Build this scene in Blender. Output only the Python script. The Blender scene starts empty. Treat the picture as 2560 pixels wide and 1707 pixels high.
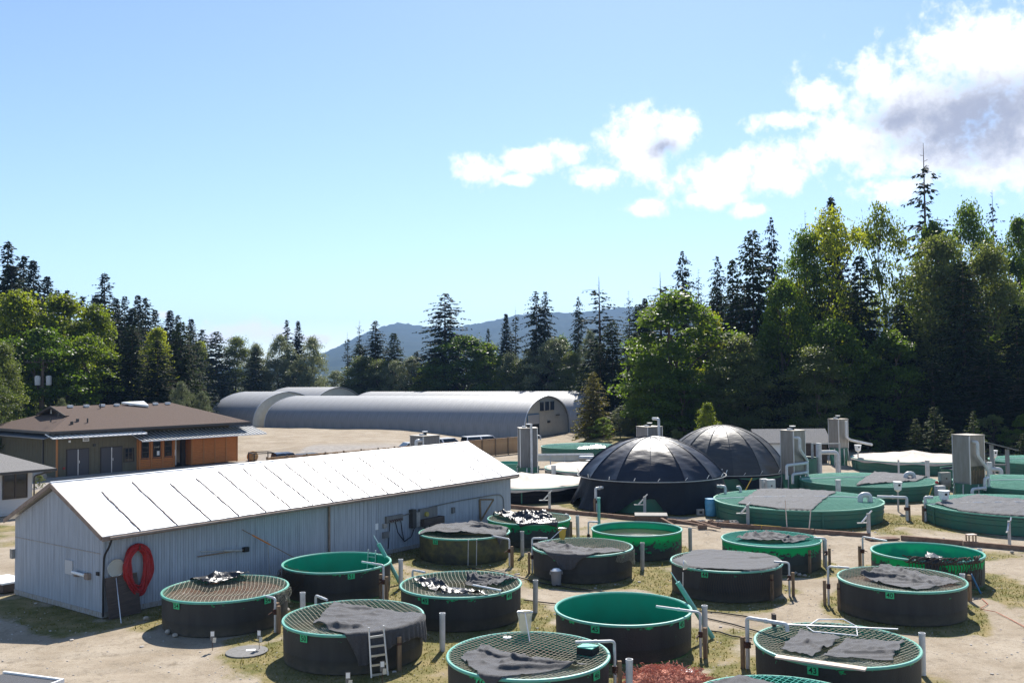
import bpy, math, random
import numpy as np
from mathutils import Vector, Matrix
PI = math.pi
rad = math.radians
SC = bpy.context.scene
COL = SC.collection
random.seed(7)

# ------------------------------------------------------------------ camera
FPX, PITCH, ROLL, CZ = 2343.6, rad(2.0778), rad(-0.6053), 7.26
FW = Vector((0, math.cos(PITCH), math.sin(PITCH)))
_r0 = Vector((1, 0, 0)); _u0 = Vector((0, -math.sin(PITCH), math.cos(PITCH)))
RT = math.cos(ROLL) * _r0 + math.sin(ROLL) * _u0
UP = -math.sin(ROLL) * _r0 + math.cos(ROLL) * _u0
CAMP = Vector((0, 0, CZ))
cam_data = bpy.data.cameras.new('camera')
cam = bpy.data.objects.new('camera', cam_data); COL.objects.link(cam)
cam_data.sensor_width = 36.0
cam_data.lens = FPX / 2560 * 36.0
cam_data.clip_start = 0.1; cam_data.clip_end = 20000
M = Matrix.Identity(4)
for i in range(3):
    M[i][0] = RT[i]; M[i][1] = UP[i]; M[i][2] = -FW[i]; M[i][3] = CAMP[i]
cam.matrix_world = M
SC.camera = cam

# ------------------------------------------------------------------ world, sun, exposure
SUN_EL, SUN_AZ = rad(46), rad(10)          # azimuth to the right of +Y
world = bpy.data.worlds.new('World'); SC.world = world
world.use_nodes = True
SUNL = bpy.data.lights.new('sun', 'SUN'); SUNL.energy = 4.7; SUNL.angle = rad(0.53); SUNL.color = (1.0, 0.95, 0.87)
sun = bpy.data.objects.new('sun', SUNL); COL.objects.link(sun)
SDIR = Vector((math.sin(SUN_AZ) * math.cos(SUN_EL), math.cos(SUN_AZ) * math.cos(SUN_EL), math.sin(SUN_EL)))
sun.rotation_euler = SDIR.to_track_quat('Z', 'Y').to_euler()
SC.view_settings.view_transform = 'Standard'
SC.view_settings.look = 'None'
SC.view_settings.gamma = 1.0
SC.view_settings.use_curve_mapping = False
SC.view_settings.exposure = 0.9
SC.render.engine = 'CYCLES'
SC.cycles.max_bounces = 6; SC.cycles.diffuse_bounces = 3; SC.cycles.glossy_bounces = 3
SC.cycles.transmission_bounces = 4; SC.cycles.transparent_max_bounces = 8; SC.cycles.volume_bounces = 0
SC.cycles.use_denoising = True
SC.cycles.sample_clamp_indirect = 6.0

def build_world():
    nt = world.node_tree; N = nt.nodes; L = nt.links
    N.clear()
    out = N.new('ShaderNodeOutputWorld'); bg = N.new('ShaderNodeBackground')
    bg.inputs['Strength'].default_value = 0.098
    L.new(bg.outputs[0], out.inputs[0])
    sky = N.new('ShaderNodeTexSky'); sky.sky_type = 'NISHITA'; sky.sun_disc = False
    sky.sun_elevation = SUN_EL; sky.sun_rotation = SUN_AZ
    sky.altitude = 100; sky.air_density = 0.85; sky.dust_density = 0.22; sky.ozone_density = 2.2
    tc = N.new('ShaderNodeTexCoord')
    def vmath(op, a, b=None):
        n = N.new('ShaderNodeVectorMath'); n.operation = op
        for i, v in enumerate((a, b)):
            if v is None: continue
            if isinstance(v, (tuple, list, Vector)): n.inputs[i].default_value = tuple(v)
            else: L.new(v, n.inputs[i])
        return n
    def m(op, a, b=None, c=None, clamp=False):
        n = N.new('ShaderNodeMath'); n.operation = op; n.use_clamp = clamp
        for i, v in enumerate((a, b, c)):
            if v is None: continue
            if isinstance(v, (int, float)): n.inputs[i].default_value = v
            else: L.new(v, n.inputs[i])
        return n.outputs[0]
    d = vmath('NORMALIZE', tc.outputs['Generated']).outputs[0]
    def noise(scale, detail, rough, off=(0, 0, 0)):
        n = N.new('ShaderNodeTexNoise'); n.inputs['Scale'].default_value = scale
        n.inputs['Detail'].default_value = detail; n.inputs['Roughness'].default_value = rough
        L.new(vmath('ADD', d, off).outputs[0], n.inputs['Vector'])
        return n.outputs['Fac']
    nz = noise(24, 9, 0.6)
    nz2 = noise(85, 6, 0.62, (3.1, 0, 1.7))
    wob = m('ADD', m('MULTIPLY', m('SUBTRACT', nz, 0.5), 2.5), m('MULTIPLY', m('SUBTRACT', nz2, 0.5), 1.3))
    def dirpx(x, y):
        return (FW + RT * ((x - 1280) / FPX) - UP * ((y - 853.5) / FPX)).normalized()
    def blob(v, rx, ry):
        # elliptical patch of cloud about the direction v (angular radii)
        e1 = Vector((v.y, -v.x, 0)).normalized(); e2 = e1.cross(v).normalized()
        a = m('DIVIDE', vmath('DOT_PRODUCT', d, e1).outputs['Value'], rx)
        b = m('DIVIDE', vmath('DOT_PRODUCT', d, e2).outputs['Value'], ry)
        q = m('SQRT', m('ADD', m('MULTIPLY', a, a), m('MULTIPLY', b, b)))
        front = m('GREATER_THAN', vmath('DOT_PRODUCT', d, tuple(v)).outputs['Value'], 0.2)
        return m('SUBTRACT', m('MULTIPLY', m('SUBTRACT', 2.0, q), front), 1.0)
    blobs = [(1195, 425, 66, 40), (1330, 395, 80, 32), (1420, 378, 55, 30), (1285, 450, 40, 14), (1600, 370, 105, 75),
             (1690, 330, 62, 50), (1500, 440, 75, 28), (1790, 440, 125, 60), (1930, 440, 75, 48), (1760, 500, 60, 28),
             (1880, 525, 45, 18), (1615, 518, 48, 22), (2040, 240, 52, 42), (1950, 300, 82, 24), (1975, 305, 45, 20),
             (2330, 270, 215, 150), (2480, 150, 190, 110), (2130, 355, 150, 62), (2300, 395, 180, 60), (2190, 200, 60, 50),
             (2560, 330, 190, 130), (2470, 430, 150, 32), (2240, 470, 100, 34), (2760, 220, 260, 190),
             (600, 822, 90, 30), (690, 832, 80, 26), (545, 845, 60, 22), (780, 845, 70, 14), (410, 787, 22, 10)]
    cur = None
    for (x, y, rx, ry) in blobs:
        b = blob(dirpx(x, y), rx * 1.14 / FPX, ry * 1.14 / FPX)
        cur = b if cur is None else m('MAXIMUM', cur, b)
    rr = random.Random(3)                 # the same broken cumulus goes on round the rest of the sky
    for k in range(9):
        az = rad(55 + k * 29 + rr.uniform(-8, 8)); el = rad(rr.uniform(9, 28))
        v = Vector((math.sin(az) * math.cos(el), math.cos(az) * math.cos(el), math.sin(el)))
        cur = m('MAXIMUM', cur, blob(v, rr.uniform(.07, .16), rr.uniform(.03, .06)))
    dens = m('ADD', cur, wob)
    mr = N.new('ShaderNodeMapRange'); mr.interpolation_type = 'SMOOTHSTEP'
    L.new(dens, mr.inputs['Value']); mr.inputs['From Min'].default_value = -0.12; mr.inputs['From Max'].default_value = 0.75
    mask = mr.outputs['Result']
    # thick cloud is greyer underneath
    g1 = blob(dirpx(2440, 300), 250 / FPX, 130 / FPX)
    g2 = blob(dirpx(1655, 370), 70 / FPX, 42 / FPX)
    g3 = blob(dirpx(2250, 300), 110 / FPX, 60 / FPX)
    gs = m('MAXIMUM', m('MAXIMUM', g1, m('SUBTRACT', g2, 0.25)), m('SUBTRACT', g3, 0.15))
    mg = N.new('ShaderNodeMapRange'); mg.interpolation_type = 'SMOOTHSTEP'
    L.new(m('ADD', gs, m('MULTIPLY', wob, 0.55)), mg.inputs['Value'])
    mg.inputs['From Min'].default_value = -0.35; mg.inputs['From Max'].default_value = 0.95
    cc = N.new('ShaderNodeMix'); cc.data_type = 'RGBA'
    L.new(mg.outputs['Result'], cc.inputs[0])
    cc.inputs[6].default_value = (8.2, 8.2, 8.3, 1); cc.inputs[7].default_value = (2.7, 2.85, 3.5, 1)
    mx = N.new('ShaderNodeMix'); mx.data_type = 'RGBA'
    L.new(mask, mx.inputs[0]); L.new(sky.outputs[0], mx.inputs[6]); L.new(cc.outputs[2], mx.inputs[7])
    L.new(mx.outputs[2], bg.inputs['Color'])
build_world()
world.cycles.sampling_method = 'MANUAL'; world.cycles.sample_map_resolution = 512

# ------------------------------------------------------------------ helpers
def ray(x, y): return FW + RT * ((x - 1280) / FPX) - UP * ((y - 853.5) / FPX)
def P(x, y, z=0.0):
    d = ray(x, y); return CAMP + d * ((z - CZ) / d.z)
def D(x, y, Y):
    d = ray(x, y); return CAMP + d * (Y / d.y)
def plane_hit(x, y, o, n):
    d = ray(x, y); return CAMP + d * ((o - CAMP).dot(n) / d.dot(n))

class MB:
    def __init__(s): s.v = []; s.f = []
    def add(s, vs, fs):
        k = len(s.v); s.v += [tuple(v) for v in vs]; s.f += [tuple(i + k for i in f) for f in fs]; return s
    def box(s, x0, x1, y0, y1, z0, z1):
        return s.add([(x0, y0, z0), (x1, y0, z0), (x1, y1, z0), (x0, y1, z0), (x0, y0, z1), (x1, y0, z1), (x1, y1, z1), (x0, y1, z1)],
                     [(3, 2, 1, 0), (4, 5, 6, 7), (0, 1, 5, 4), (1, 2, 6, 5), (2, 3, 7, 6), (3, 0, 4, 7)])
    def beam(s, a, b, w, h, upv=(0, 0, 1)):
        a = Vector(a); b = Vector(b); d = (b - a).normalized(); u = Vector(upv)
        if abs(d.dot(u)) > .98: u = Vector((0, 1, 0))
        x = d.cross(u).normalized() * (w / 2); y = x.cross(d).normalized() * (h / 2)
        vs = [p + sx * x + sy * y for p in (a, b) for sx, sy in ((-1, -1), (1, -1), (1, 1), (-1, 1))]
        return s.add(vs, [(0, 1, 2, 3), (7, 6, 5, 4), (0, 4, 5, 1), (1, 5, 6, 2), (2, 6, 7, 3), (3, 7, 4, 0)])
    def tube(s, path, r, n=8, cap=True, r1=None):
        path = [Vector(p) for p in path]; k = len(s.v); m = len(path); pu = None
        for i, p in enumerate(path):
            t = (path[min(i + 1, m - 1)] - path[max(i - 1, 0)]).normalized()
            if pu is None: pu = Vector((0, 0, 1)) if abs(t.z) < .9 else Vector((1, 0, 0))
            x = t.cross(pu)
            if x.length < 1e-5: x = t.cross(Vector((1, .3, 0)))
            x.normalize(); y = x.cross(t).normalized(); pu = y
            rr = r if r1 is None else r + (r1 - r) * i / (m - 1)
            for j in range(n):
                a = 2 * PI * j / n; s.v.append(tuple(p + rr * (math.cos(a) * x + math.sin(a) * y)))
        for i in range(m - 1):
            for j in range(n):
                a = k + i * n + j; b = k + i * n + (j + 1) % n; s.f.append((a, a + n, b + n, b))
        if cap:
            s.f.append(tuple(k + j for j in range(n))); s.f.append(tuple(k + (m - 1) * n + j for j in range(n - 1, -1, -1)))
        return s
    def lathe(s, prof, n=48, c=(0, 0, 0), closed=False):
        k = len(s.v); m = len(prof)
        for (r, z) in prof:
            for j in range(n):
                a = 2 * PI * j / n; s.v.append((c[0] + r * math.cos(a), c[1] + r * math.sin(a), c[2] + z))
        for i in range(m if closed else m - 1):
            for j in range(n):
                a = k + i * n + j; b = k + i * n + (j + 1) % n; c2 = k + ((i + 1) % m) * n
                s.f.append((a, b, c2 + (j + 1) % n, c2 + j))
        return s
    def prism(s, poly, a, b):
        # poly: 2D points mapped to 3D by function a (front) and b (back)
        k = len(s.v); n = len(poly)
        s.v += [tuple(a(*p)) for p in poly] + [tuple(b(*p)) for p in poly]
        s.f.append(tuple(k + i for i in range(n))); s.f.append(tuple(k + n + i for i in range(n - 1, -1, -1)))
        for i in range(n):
            j = (i + 1) % n; s.f.append((k + i, k + n + i, k + n + j, k + j))
        return s
    def mesh(s, name, mat, smooth=False):
        me = bpy.data.meshes.new(name); me.from_pydata(s.v, [], s.f); me.update()
        if mat: me.materials.append(mat)
        if smooth:
            me.polygons.foreach_set('use_smooth', [True] * len(me.polygons))
            me.set_sharp_from_angle(angle=rad(40))
        return me
    def build(s, name, mat, parent=None, smooth=False):
        return link(name, s.mesh(name, mat, smooth), parent)

def link(name, me, parent=None):
    o = bpy.data.objects.new(name, me); COL.objects.link(o); o.parent = parent; return o
def tag(o, label, cat, group=None):
    o['label'] = label; o['category'] = cat
    if group: o['group'] = group
    return o
def thing(name, label, cat, loc=(0, 0, 0), rz=0.0, group=None):
    o = bpy.data.objects.new(name, None); COL.objects.link(o)
    o.empty_display_size = .2; o.location = loc; o.rotation_euler = (0, 0, rz)
    return tag(o, label, cat, group)
def struct(o): o['kind'] = 'structure'; return o
def np_mesh(name, V, F, mat, smooth=False):
    V = np.asarray(V, np.float32); F = np.asarray(F, np.int32); me = bpy.data.meshes.new(name)
    n = F.shape[1]
    me.vertices.add(len(V)); me.vertices.foreach_set('co', V.ravel())
    me.loops.add(F.size); me.loops.foreach_set('vertex_index', F.ravel())
    me.polygons.add(len(F)); me.polygons.foreach_set('loop_start', np.arange(0, F.size, n, dtype=np.int32))
    if smooth: me.polygons.foreach_set('use_smooth', np.ones(len(F), bool))
    me.update(calc_edges=True); me.validate()
    if mat: me.materials.append(mat)
    return me
def vnoise(x, y, seed=0):
    x = np.asarray(x, float); y = np.asarray(y, float)
    xi = np.floor(x); yi = np.floor(y); xf = x - xi; yf = y - yi
    def h(a, b):
        t = np.sin(a * 127.1 + b * 311.7 + seed * 74.7) * 43758.5453; return t - np.floor(t)
    u = xf * xf * (3 - 2 * xf); v = yf * yf * (3 - 2 * yf)
    return (h(xi, yi) * (1 - u) + h(xi + 1, yi) * u) * (1 - v) + (h(xi, yi + 1) * (1 - u) + h(xi + 1, yi + 1) * u) * v
def fbm(x, y, seed=0, o=4):
    s = 0; a = .5
    for i in range(o): s = s + a * vnoise(x * 2 ** i, y * 2 ** i, seed + i); a *= .5
    return s / (1 - .5 ** o)
def smooth_arc(pts, r, n=5):
    """round the corners of a pipe route"""
    pts = [Vector(p) for p in pts]; out = [pts[0]]
    for i in range(1, len(pts) - 1):
        a, b, c = pts[i - 1], pts[i], pts[i + 1]
        d1 = (a - b); d2 = (c - b); k = min(r, d1.length * .45, d2.length * .45)
        p0 = b + d1.normalized() * k; p1 = b + d2.normalized() * k
        for j in range(n + 1):
            t = j / n; out.append(p0 * (1 - t) ** 2 + b * 2 * t * (1 - t) + p1 * t * t)
    return out + [pts[-1]]

# ------------------------------------------------------------------ materials
def mat(name, col, rough=.7, spec=.3, metal=0, col2=None, nscale=4, ndetail=6, nlo=.35, nhi=.68, bump=0, bscale=40,
        trans=0, alpha=None, stretch=None, coat=0, sheen=0):
    mt = bpy.data.materials.new(name); mt.use_nodes = True
    nt = mt.node_tree; N = nt.nodes; L = nt.links; b = N['Principled BSDF']
    b.inputs['Base Color'].default_value = (*col, 1); b.inputs['Roughness'].default_value = rough
    b.inputs['Specular IOR Level'].default_value = spec; b.inputs['Metallic'].default_value = metal
    if coat: b.inputs['Coat Weight'].default_value = coat; b.inputs['Coat Roughness'].default_value = .1
    if sheen: b.inputs['Sheen Weight'].default_value = sheen; b.inputs['Sheen Roughness'].default_value = .4
    tc = N.new('ShaderNodeTexCoord'); vec = tc.outputs['Object']
    if stretch:
        mp = N.new('ShaderNodeMapping'); mp.inputs['Scale'].default_value = stretch; L.new(vec, mp.inputs[0]); vec = mp.outputs[0]
    if col2:
        nz = N.new('ShaderNodeTexNoise'); nz.inputs['Scale'].default_value = nscale; nz.inputs['Detail'].default_value = ndetail
        nz.inputs['Roughness'].default_value = .65; L.new(vec, nz.inputs['Vector'])
        r = N.new('ShaderNodeMapRange'); r.inputs['From Min'].default_value = nlo; r.inputs['From Max'].default_value = nhi
        L.new(nz.outputs['Fac'], r.inputs['Value'])
        mx = N.new('ShaderNodeMix'); mx.data_type = 'RGBA'
        mx.inputs[6].default_value = (*col, 1); mx.inputs[7].default_value = (*col2, 1)
        L.new(r.outputs[0], mx.inputs[0]); L.new(mx.outputs[2], b.inputs['Base Color'])
    if bump:
        nb = N.new('ShaderNodeTexNoise'); nb.inputs['Scale'].default_value = bscale; nb.inputs['Detail'].default_value = 5
        L.new(vec, nb.inputs['Vector']); bp = N.new('ShaderNodeBump'); bp.inputs['Strength'].default_value = bump
        bp.inputs['Distance'].default_value = .05; L.new(nb.outputs['Fac'], bp.inputs['Height']); L.new(bp.outputs[0], b.inputs['Normal'])
    if trans:
        out = N['Material Output']; tr = N.new('ShaderNodeBsdfTranslucent'); ms = N.new('ShaderNodeMixShader')
        ms.inputs[0].default_value = trans
        if col2: L.new(mx.outputs[2], tr.inputs[0])
        else: tr.inputs[0].default_value = (*col, 1)
        L.new(b.outputs[0], ms.inputs[1]); L.new(tr.outputs[0], ms.inputs[2]); L.new(ms.outputs[0], out.inputs[0])
    return mt

def leafmat(name, c1, c2, trans=.4, rough=.5, spec=.35, tcol=None):
    """foliage: colour drifts from clump to clump and from tree to tree"""
    mt = bpy.data.materials.new(name); mt.use_nodes = True
    nt = mt.node_tree; N = nt.nodes; L = nt.links; b = N['Principled BSDF']; out = N['Material Output']
    geo = N.new('ShaderNodeNewGeometry'); oi = N.new('ShaderNodeObjectInfo'); tc = N.new('ShaderNodeTexCoord')
    nz = N.new('ShaderNodeTexNoise'); nz.inputs['Scale'].default_value = .55; nz.inputs['Detail'].default_value = 3
    L.new(tc.outputs['Object'], nz.inputs['Vector'])
    def m(op, a, c):
        n = N.new('ShaderNodeMath'); n.operation = op; n.use_clamp = True
        for i, v in enumerate((a, c)):
            if isinstance(v, (int, float)): n.inputs[i].default_value = v
            else: L.new(v, n.inputs[i])
        return n.outputs[0]
    f = m('ADD', m('MULTIPLY', geo.outputs['Random Per Island'], .45), m('MULTIPLY', nz.outputs['Fac'], .55))
    mx = N.new('ShaderNodeMix'); mx.data_type = 'RGBA'; L.new(f, mx.inputs[0])
    mx.inputs[6].default_value = (*c1, 1); mx.inputs[7].default_value = (*c2, 1)
    hs = N.new('ShaderNodeHueSaturation'); L.new(mx.outputs[2], hs.inputs['Color'])
    hs.inputs['Value'].default_value = 1
    mr = N.new('ShaderNodeMapRange'); L.new(oi.outputs['Random'], mr.inputs[0]); mr.inputs[3].default_value = .72; mr.inputs[4].default_value = 1.25
    L.new(mr.outputs[0], hs.inputs['Value'])
    mh = N.new('ShaderNodeMapRange'); L.new(oi.outputs['Random'], mh.inputs[0]); mh.inputs[3].default_value = .515; mh.inputs[4].default_value = .485
    L.new(mh.outputs[0], hs.inputs['Hue'])
    L.new(hs.outputs[0], b.inputs['Base Color']); b.inputs['Roughness'].default_value = rough
    b.inputs['Specular IOR Level'].default_value = spec
    tr = N.new('ShaderNodeBsdfTranslucent'); ms = N.new('ShaderNodeMixShader'); ms.inputs[0].default_value = trans
    tm = N.new('ShaderNodeMix'); tm.data_type = 'RGBA'; tm.blend_type = 'MULTIPLY'; tm.inputs[0].default_value = 1
    L.new(hs.outputs[0], tm.inputs[6]); tm.inputs[7].default_value = (*(tcol or (1.5, 1.6, .7)), 1)
    L.new(tm.outputs[2], tr.inputs[0])
    L.new(b.outputs[0], ms.inputs[1]); L.new(tr.outputs[0], ms.inputs[2]); L.new(ms.outputs[0], out.inputs[0])
    return mt

def shellmat(name, dark, green, lo, hi, amount):
    """tank outside: dark coating with bare green showing where it has flaked, most of all near the top"""
    mt = mat(name, dark, .62, .35, bump=.25, bscale=28); nt = mt.node_tree; N = nt.nodes; L = nt.links; b = N['Principled BSDF']
    tc = N.new('ShaderNodeTexCoord'); sx = N.new('ShaderNodeSeparateXYZ'); L.new(tc.outputs['Object'], sx.inputs[0])
    nz = N.new('ShaderNodeTexNoise'); nz.inputs['Scale'].default_value = 3.2; nz.inputs['Detail'].default_value = 9; nz.inputs['Roughness'].default_value = .72
    mp = N.new('ShaderNodeMapping'); mp.inputs['Scale'].default_value = (1, 1, 1.5); L.new(tc.outputs['Object'], mp.inputs[0]); L.new(mp.outputs[0], nz.inputs['Vector'])
    oi = N.new('ShaderNodeObjectInfo'); va = N.new('ShaderNodeVectorMath'); va.operation = 'ADD'
    L.new(mp.outputs[0], va.inputs[0]); L.new(oi.outputs['Location'], va.inputs[1]); L.new(va.outputs[0], nz.inputs['Vector'])
    mr = N.new('ShaderNodeMapRange'); L.new(sx.outputs['Z'], mr.inputs[0]); mr.inputs[1].default_value = lo; mr.inputs[2].default_value = hi
    a = N.new('ShaderNodeMath'); a.operation = 'MULTIPLY_ADD'; L.new(mr.outputs[0], a.inputs[0]); a.inputs[1].default_value = amount; L.new(nz.outputs['Fac'], a.inputs[2])
    r2 = N.new('ShaderNodeMapRange'); L.new(a.outputs[0], r2.inputs[0]); r2.inputs[1].default_value = .69; r2.inputs[2].default_value = .725
    n2 = N.new('ShaderNodeTexNoise'); n2.inputs['Scale'].default_value = 1.6; n2.inputs['Detail'].default_value = 6
    mp2 = N.new('ShaderNodeMapping'); mp2.inputs['Scale'].default_value = (3, 3, .6); L.new(tc.outputs['Object'], mp2.inputs[0]); L.new(mp2.outputs[0], n2.inputs['Vector'])
    dk = N.new('ShaderNodeMix'); dk.data_type = 'RGBA'; L.new(n2.outputs['Fac'], dk.inputs[0])
    dk.inputs[6].default_value = (dark[0] * .55, dark[1] * .6, dark[2] * .6, 1); dk.inputs[7].default_value = (dark[0] * 1.9, dark[1] * 1.95, dark[2] * 1.75, 1)
    dz = N.new('ShaderNodeMapRange'); L.new(sx.outputs['Z'], dz.inputs[0]); dz.inputs[1].default_value = .34; dz.inputs[2].default_value = .0
    n4 = N.new('ShaderNodeTexNoise'); n4.inputs['Scale'].default_value = 5; n4.inputs['Detail'].default_value = 7; L.new(va.outputs[0], n4.inputs['Vector'])
    dm = N.new('ShaderNodeMath'); dm.operation = 'MULTIPLY'; L.new(dz.outputs[0], dm.inputs[0]); L.new(n4.outputs['Fac'], dm.inputs[1])
    du = N.new('ShaderNodeMix'); du.data_type = 'RGBA'; L.new(dm.outputs[0], du.inputs[0]); L.new(dk.outputs[2], du.inputs[6]); du.inputs[7].default_value = (.14, .12, .085, 1)
    mx = N.new('ShaderNodeMix'); mx.data_type = 'RGBA'; L.new(r2.outputs[0], mx.inputs[0])
    L.new(du.outputs[2], mx.inputs[6]); mx.inputs[7].default_value = (*green, 1); L.new(mx.outputs[2], b.inputs['Base Color'])
    tl = N.new('ShaderNodeBsdfTranslucent'); tl.inputs[0].default_value = (green[0], min(1, green[1] * 2.0), green[2] * 1.8, 1)
    fm = N.new('ShaderNodeMath'); fm.operation = 'MULTIPLY'; L.new(r2.outputs[0], fm.inputs[0]); fm.inputs[1].default_value = .55
    ms = N.new('ShaderNodeMixShader'); L.new(fm.outputs[0], ms.inputs[0]); L.new(b.outputs[0], ms.inputs[1]); L.new(tl.outputs[0], ms.inputs[2]); L.new(ms.outputs[0], N['Material Output'].inputs[0])
    return mt

MT = {}
MT['white_roof'] = mat('white_roof_metal', (.71, .715, .73), .42, .5, col2=(.58, .575, .57), nscale=1.1, bump=.04, bscale=3)
MT['tar'] = mat('tar_seam', (.13, .10, .085), .8, .2, col2=(.30, .23, .20), nscale=6)
MT['shed_wall'] = mat('shed_siding', (.38, .42, .475), .72, .25, col2=(.25, .275, .31), nscale=1.6, nlo=.42, nhi=.75, stretch=(5, 5, .3), bump=.1, bscale=20)
MT['shed_trim'] = mat('weathered_trim', (.20, .15, .12), .8, .2, col2=(.30, .24, .20), nscale=5)
MT['shed_base'] = mat('stained_base_board', (.26, .22, .18), .9, .15, col2=(.40, .41, .42), nscale=7, stretch=(4, 4, .8))
MT['dark_wood'] = mat('dark_plywood', (.07, .055, .048), .85, .2, col2=(.11, .085, .07), nscale=3, stretch=(1, 6, 6))
MT['wood'] = mat('weathered_wood', (.30, .21, .13), .85, .15, col2=(.17, .115, .075), nscale=5, stretch=(4, 4, .6))
MT['fence_wood'] = mat('cedar_fence_board', (.48, .32, .18), .85, .15, col2=(.33, .20, .11), nscale=3, stretch=(4, 4, .5))
MT['timber'] = mat('old_landscape_timber', (.16, .10, .075), .9, .1, col2=(.26, .18, .13), nscale=5)
MT['pale_wood'] = mat('pale_lumber', (.74, .60, .50), .7, .2, col2=(.60, .46, .37), nscale=4)
MT['pvc'] = mat('white_pvc', (.62, .62, .62), .4, .4, col2=(.44, .44, .43), nscale=3)
MT['pvc_grey'] = mat('grey_weathered_pvc', (.43, .43, .42), .5, .35, col2=(.31, .30, .28), nscale=4)
MT['teal_pipe'] = mat('teal_pipe', (.10, .36, .29), .45, .4, col2=(.20, .43, .37), nscale=4)
MT['valve'] = mat('rusty_valve', (.05, .03, .025), .7, .3, col2=(.13, .05, .03), nscale=15)
MT['green_rim'] = mat('green_tank_rim', (.10, .42, .31), .38, .5, col2=(.20, .42, .34), nscale=6)
MT['liner'] = mat('green_tank_liner', (.02, .40, .25), .4, .4, col2=(.03, .34, .21), nscale=1.5, trans=.27)
MT['big_green'] = mat('green_fibreglass', (.055, .21, .145), .5, .4, col2=(.075, .17, .125), nscale=2.5, stretch=(1, 1, .5), trans=.25)
MT['big_rim'] = mat('green_fibreglass_rim', (.10, .33, .24), .45, .4)
MT['shell'] = shellmat('black_coated_tank', (.024, .024, .0255), (.02, .36, .16), .70, .95, .17)
MT['shell_green'] = shellmat('flaking_green_tank', (.022, .03, .03), (.015, .40, .15), -.1, .9, .36)
MT['shell_half'] = shellmat('half_flaked_tank', (.024, .034, .034), (.015, .37, .15), .42, .88, .36)
MT['shell_olive'] = mat('algae_stained_tank', (.055, .055, .04), .7, .3, col2=(.12, .115, .045), nscale=1.4, nlo=.42, nhi=.6)
MT['water'] = mat('murky_water', (.030, .036, .018), .12, .4, col2=(.060, .038, .022), nscale=1.2)
MT['net'] = mat('bird_net_cord', (.36, .34, .26), .8, .2)
MT['net_green'] = mat('teal_net_cord', (.05, .38, .30), .7, .2)
MT['net_dark'] = mat('dark_net_cord', (.09, .065, .05), .85, .2)
MT['net_big'] = mat('fine_green_net', (.15, .42, .31), .7, .25)
MT['cloth'] = mat('black_shade_cloth', (.052, .050, .052), .75, .25, col2=(.075, .072, .074), nscale=25, bump=.3, bscale=180, sheen=.25)
MT['plastic'] = mat('black_plastic_sheet', (.020, .020, .022), .36, .5, bump=.5, bscale=9)
MT['tarp'] = mat('black_dome_tarp', (.010, .011, .019), .40, .5, bump=.4, bscale=1.6, stretch=(1, 1, 4.5))
MT['tarp_grey'] = mat('faded_grey_tarp', (.035, .034, .034), .5, .5, col2=(.055, .052, .05), nscale=1.2, bump=.5, bscale=1.8, stretch=(1, 1, 4.5))
MT['tarp_skirt'] = mat('black_skirt_tarp', (.008, .009, .012), .6, .25, bump=.5, bscale=4)
MT['beige_cover'] = mat('beige_cover_sheet', (.58, .51, .44), .75, .2, col2=(.46, .40, .34), nscale=1.5, bump=.3, bscale=3)
MT['plate'] = mat('green_number_plate', (.03, .46, .19), .5, .4)
MT['ink'] = mat('black_ink', (.02, .02, .02), .6, .2)
MT['alu'] = mat('aluminium', (.62, .62, .63), .35, .5, metal=.7)
MT['steel'] = mat('stainless_sheet', (.31, .29, .26), .45, .5, metal=.5, col2=(.23, .205, .175), nscale=2, stretch=(2, 2, .4))
MT['concrete'] = mat('concrete', (.36, .34, .31), .85, .2, col2=(.27, .255, .235), nscale=5, bump=.2)
MT['conc_dark'] = mat('grey_tower_panel', (.20, .195, .19), .75, .25, col2=(.145, .14, .132), nscale=2.5, stretch=(3, 3, .4))
MT['quonset'] = mat('galvanised_arch', (.25, .255, .265), .58, .45, metal=.15, col2=(.19, .193, .20), nscale=1.2, stretch=(4, .4, .4))
MT['quonset_edge'] = mat('galvanised_arch_end', (.55, .56, .58), .45, .5, metal=.2)
MT['quonset_wall'] = mat('cream_end_wall', (.60, .58, .51), .75, .25, col2=(.52, .50, .44), nscale=2)
MT['glass'] = mat('dark_window_glass', (.015, .018, .020), .05, .6)
MT['shingle'] = mat('brown_shingles', (.082, .056, .044), .9, .15, col2=(.155, .112, .09), nscale=26, ndetail=3, bump=.5, bscale=40)
MT['shingle_grey'] = mat('grey_shingles', (.20, .19, .18), .9, .15, col2=(.30, .285, .27), nscale=20, ndetail=3, bump=.5, bscale=40)
MT['olive'] = mat('olive_siding', (.155, .14, .095), .8, .2, col2=(.135, .12, .082), nscale=2)
MT['cedar'] = mat('stained_cedar', (.60, .215, .06), .6, .3, col2=(.49, .165, .045), nscale=3, stretch=(1, 1, 5))
MT['cedar_post'] = mat('cedar_post', (.46, .19, .065), .6, .3)
MT['door'] = mat('charcoal_door', (.085, .08, .083), .6, .3)
MT['door_frame'] = mat('brown_door_frame', (.06, .048, .04), .7, .3)
MT['gutter'] = mat('dark_gutter', (.05, .047, .045), .5, .4)
MT['awning'] = mat('white_ribbed_metal', (.62, .64, .66), .4, .5, metal=.3)
MT['awning_dark'] = mat('grey_ribbed_metal', (.10, .105, .11), .5, .4, metal=.2)
MT['house_wall'] = mat('pale_lap_siding', (.50, .50, .50), .75, .25)
MT['white'] = mat('white_paint', (.78, .78, .77), .5, .4)
MT['red'] = mat('red_plastic', (.42, .03, .03), .5, .4)
MT['red_hose'] = mat('red_hose', (.36, .018, .02), .5, .4, col2=(.25, .012, .015), nscale=9)
MT['blue'] = mat('blue_plastic', (.04, .16, .32), .5, .4)
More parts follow.
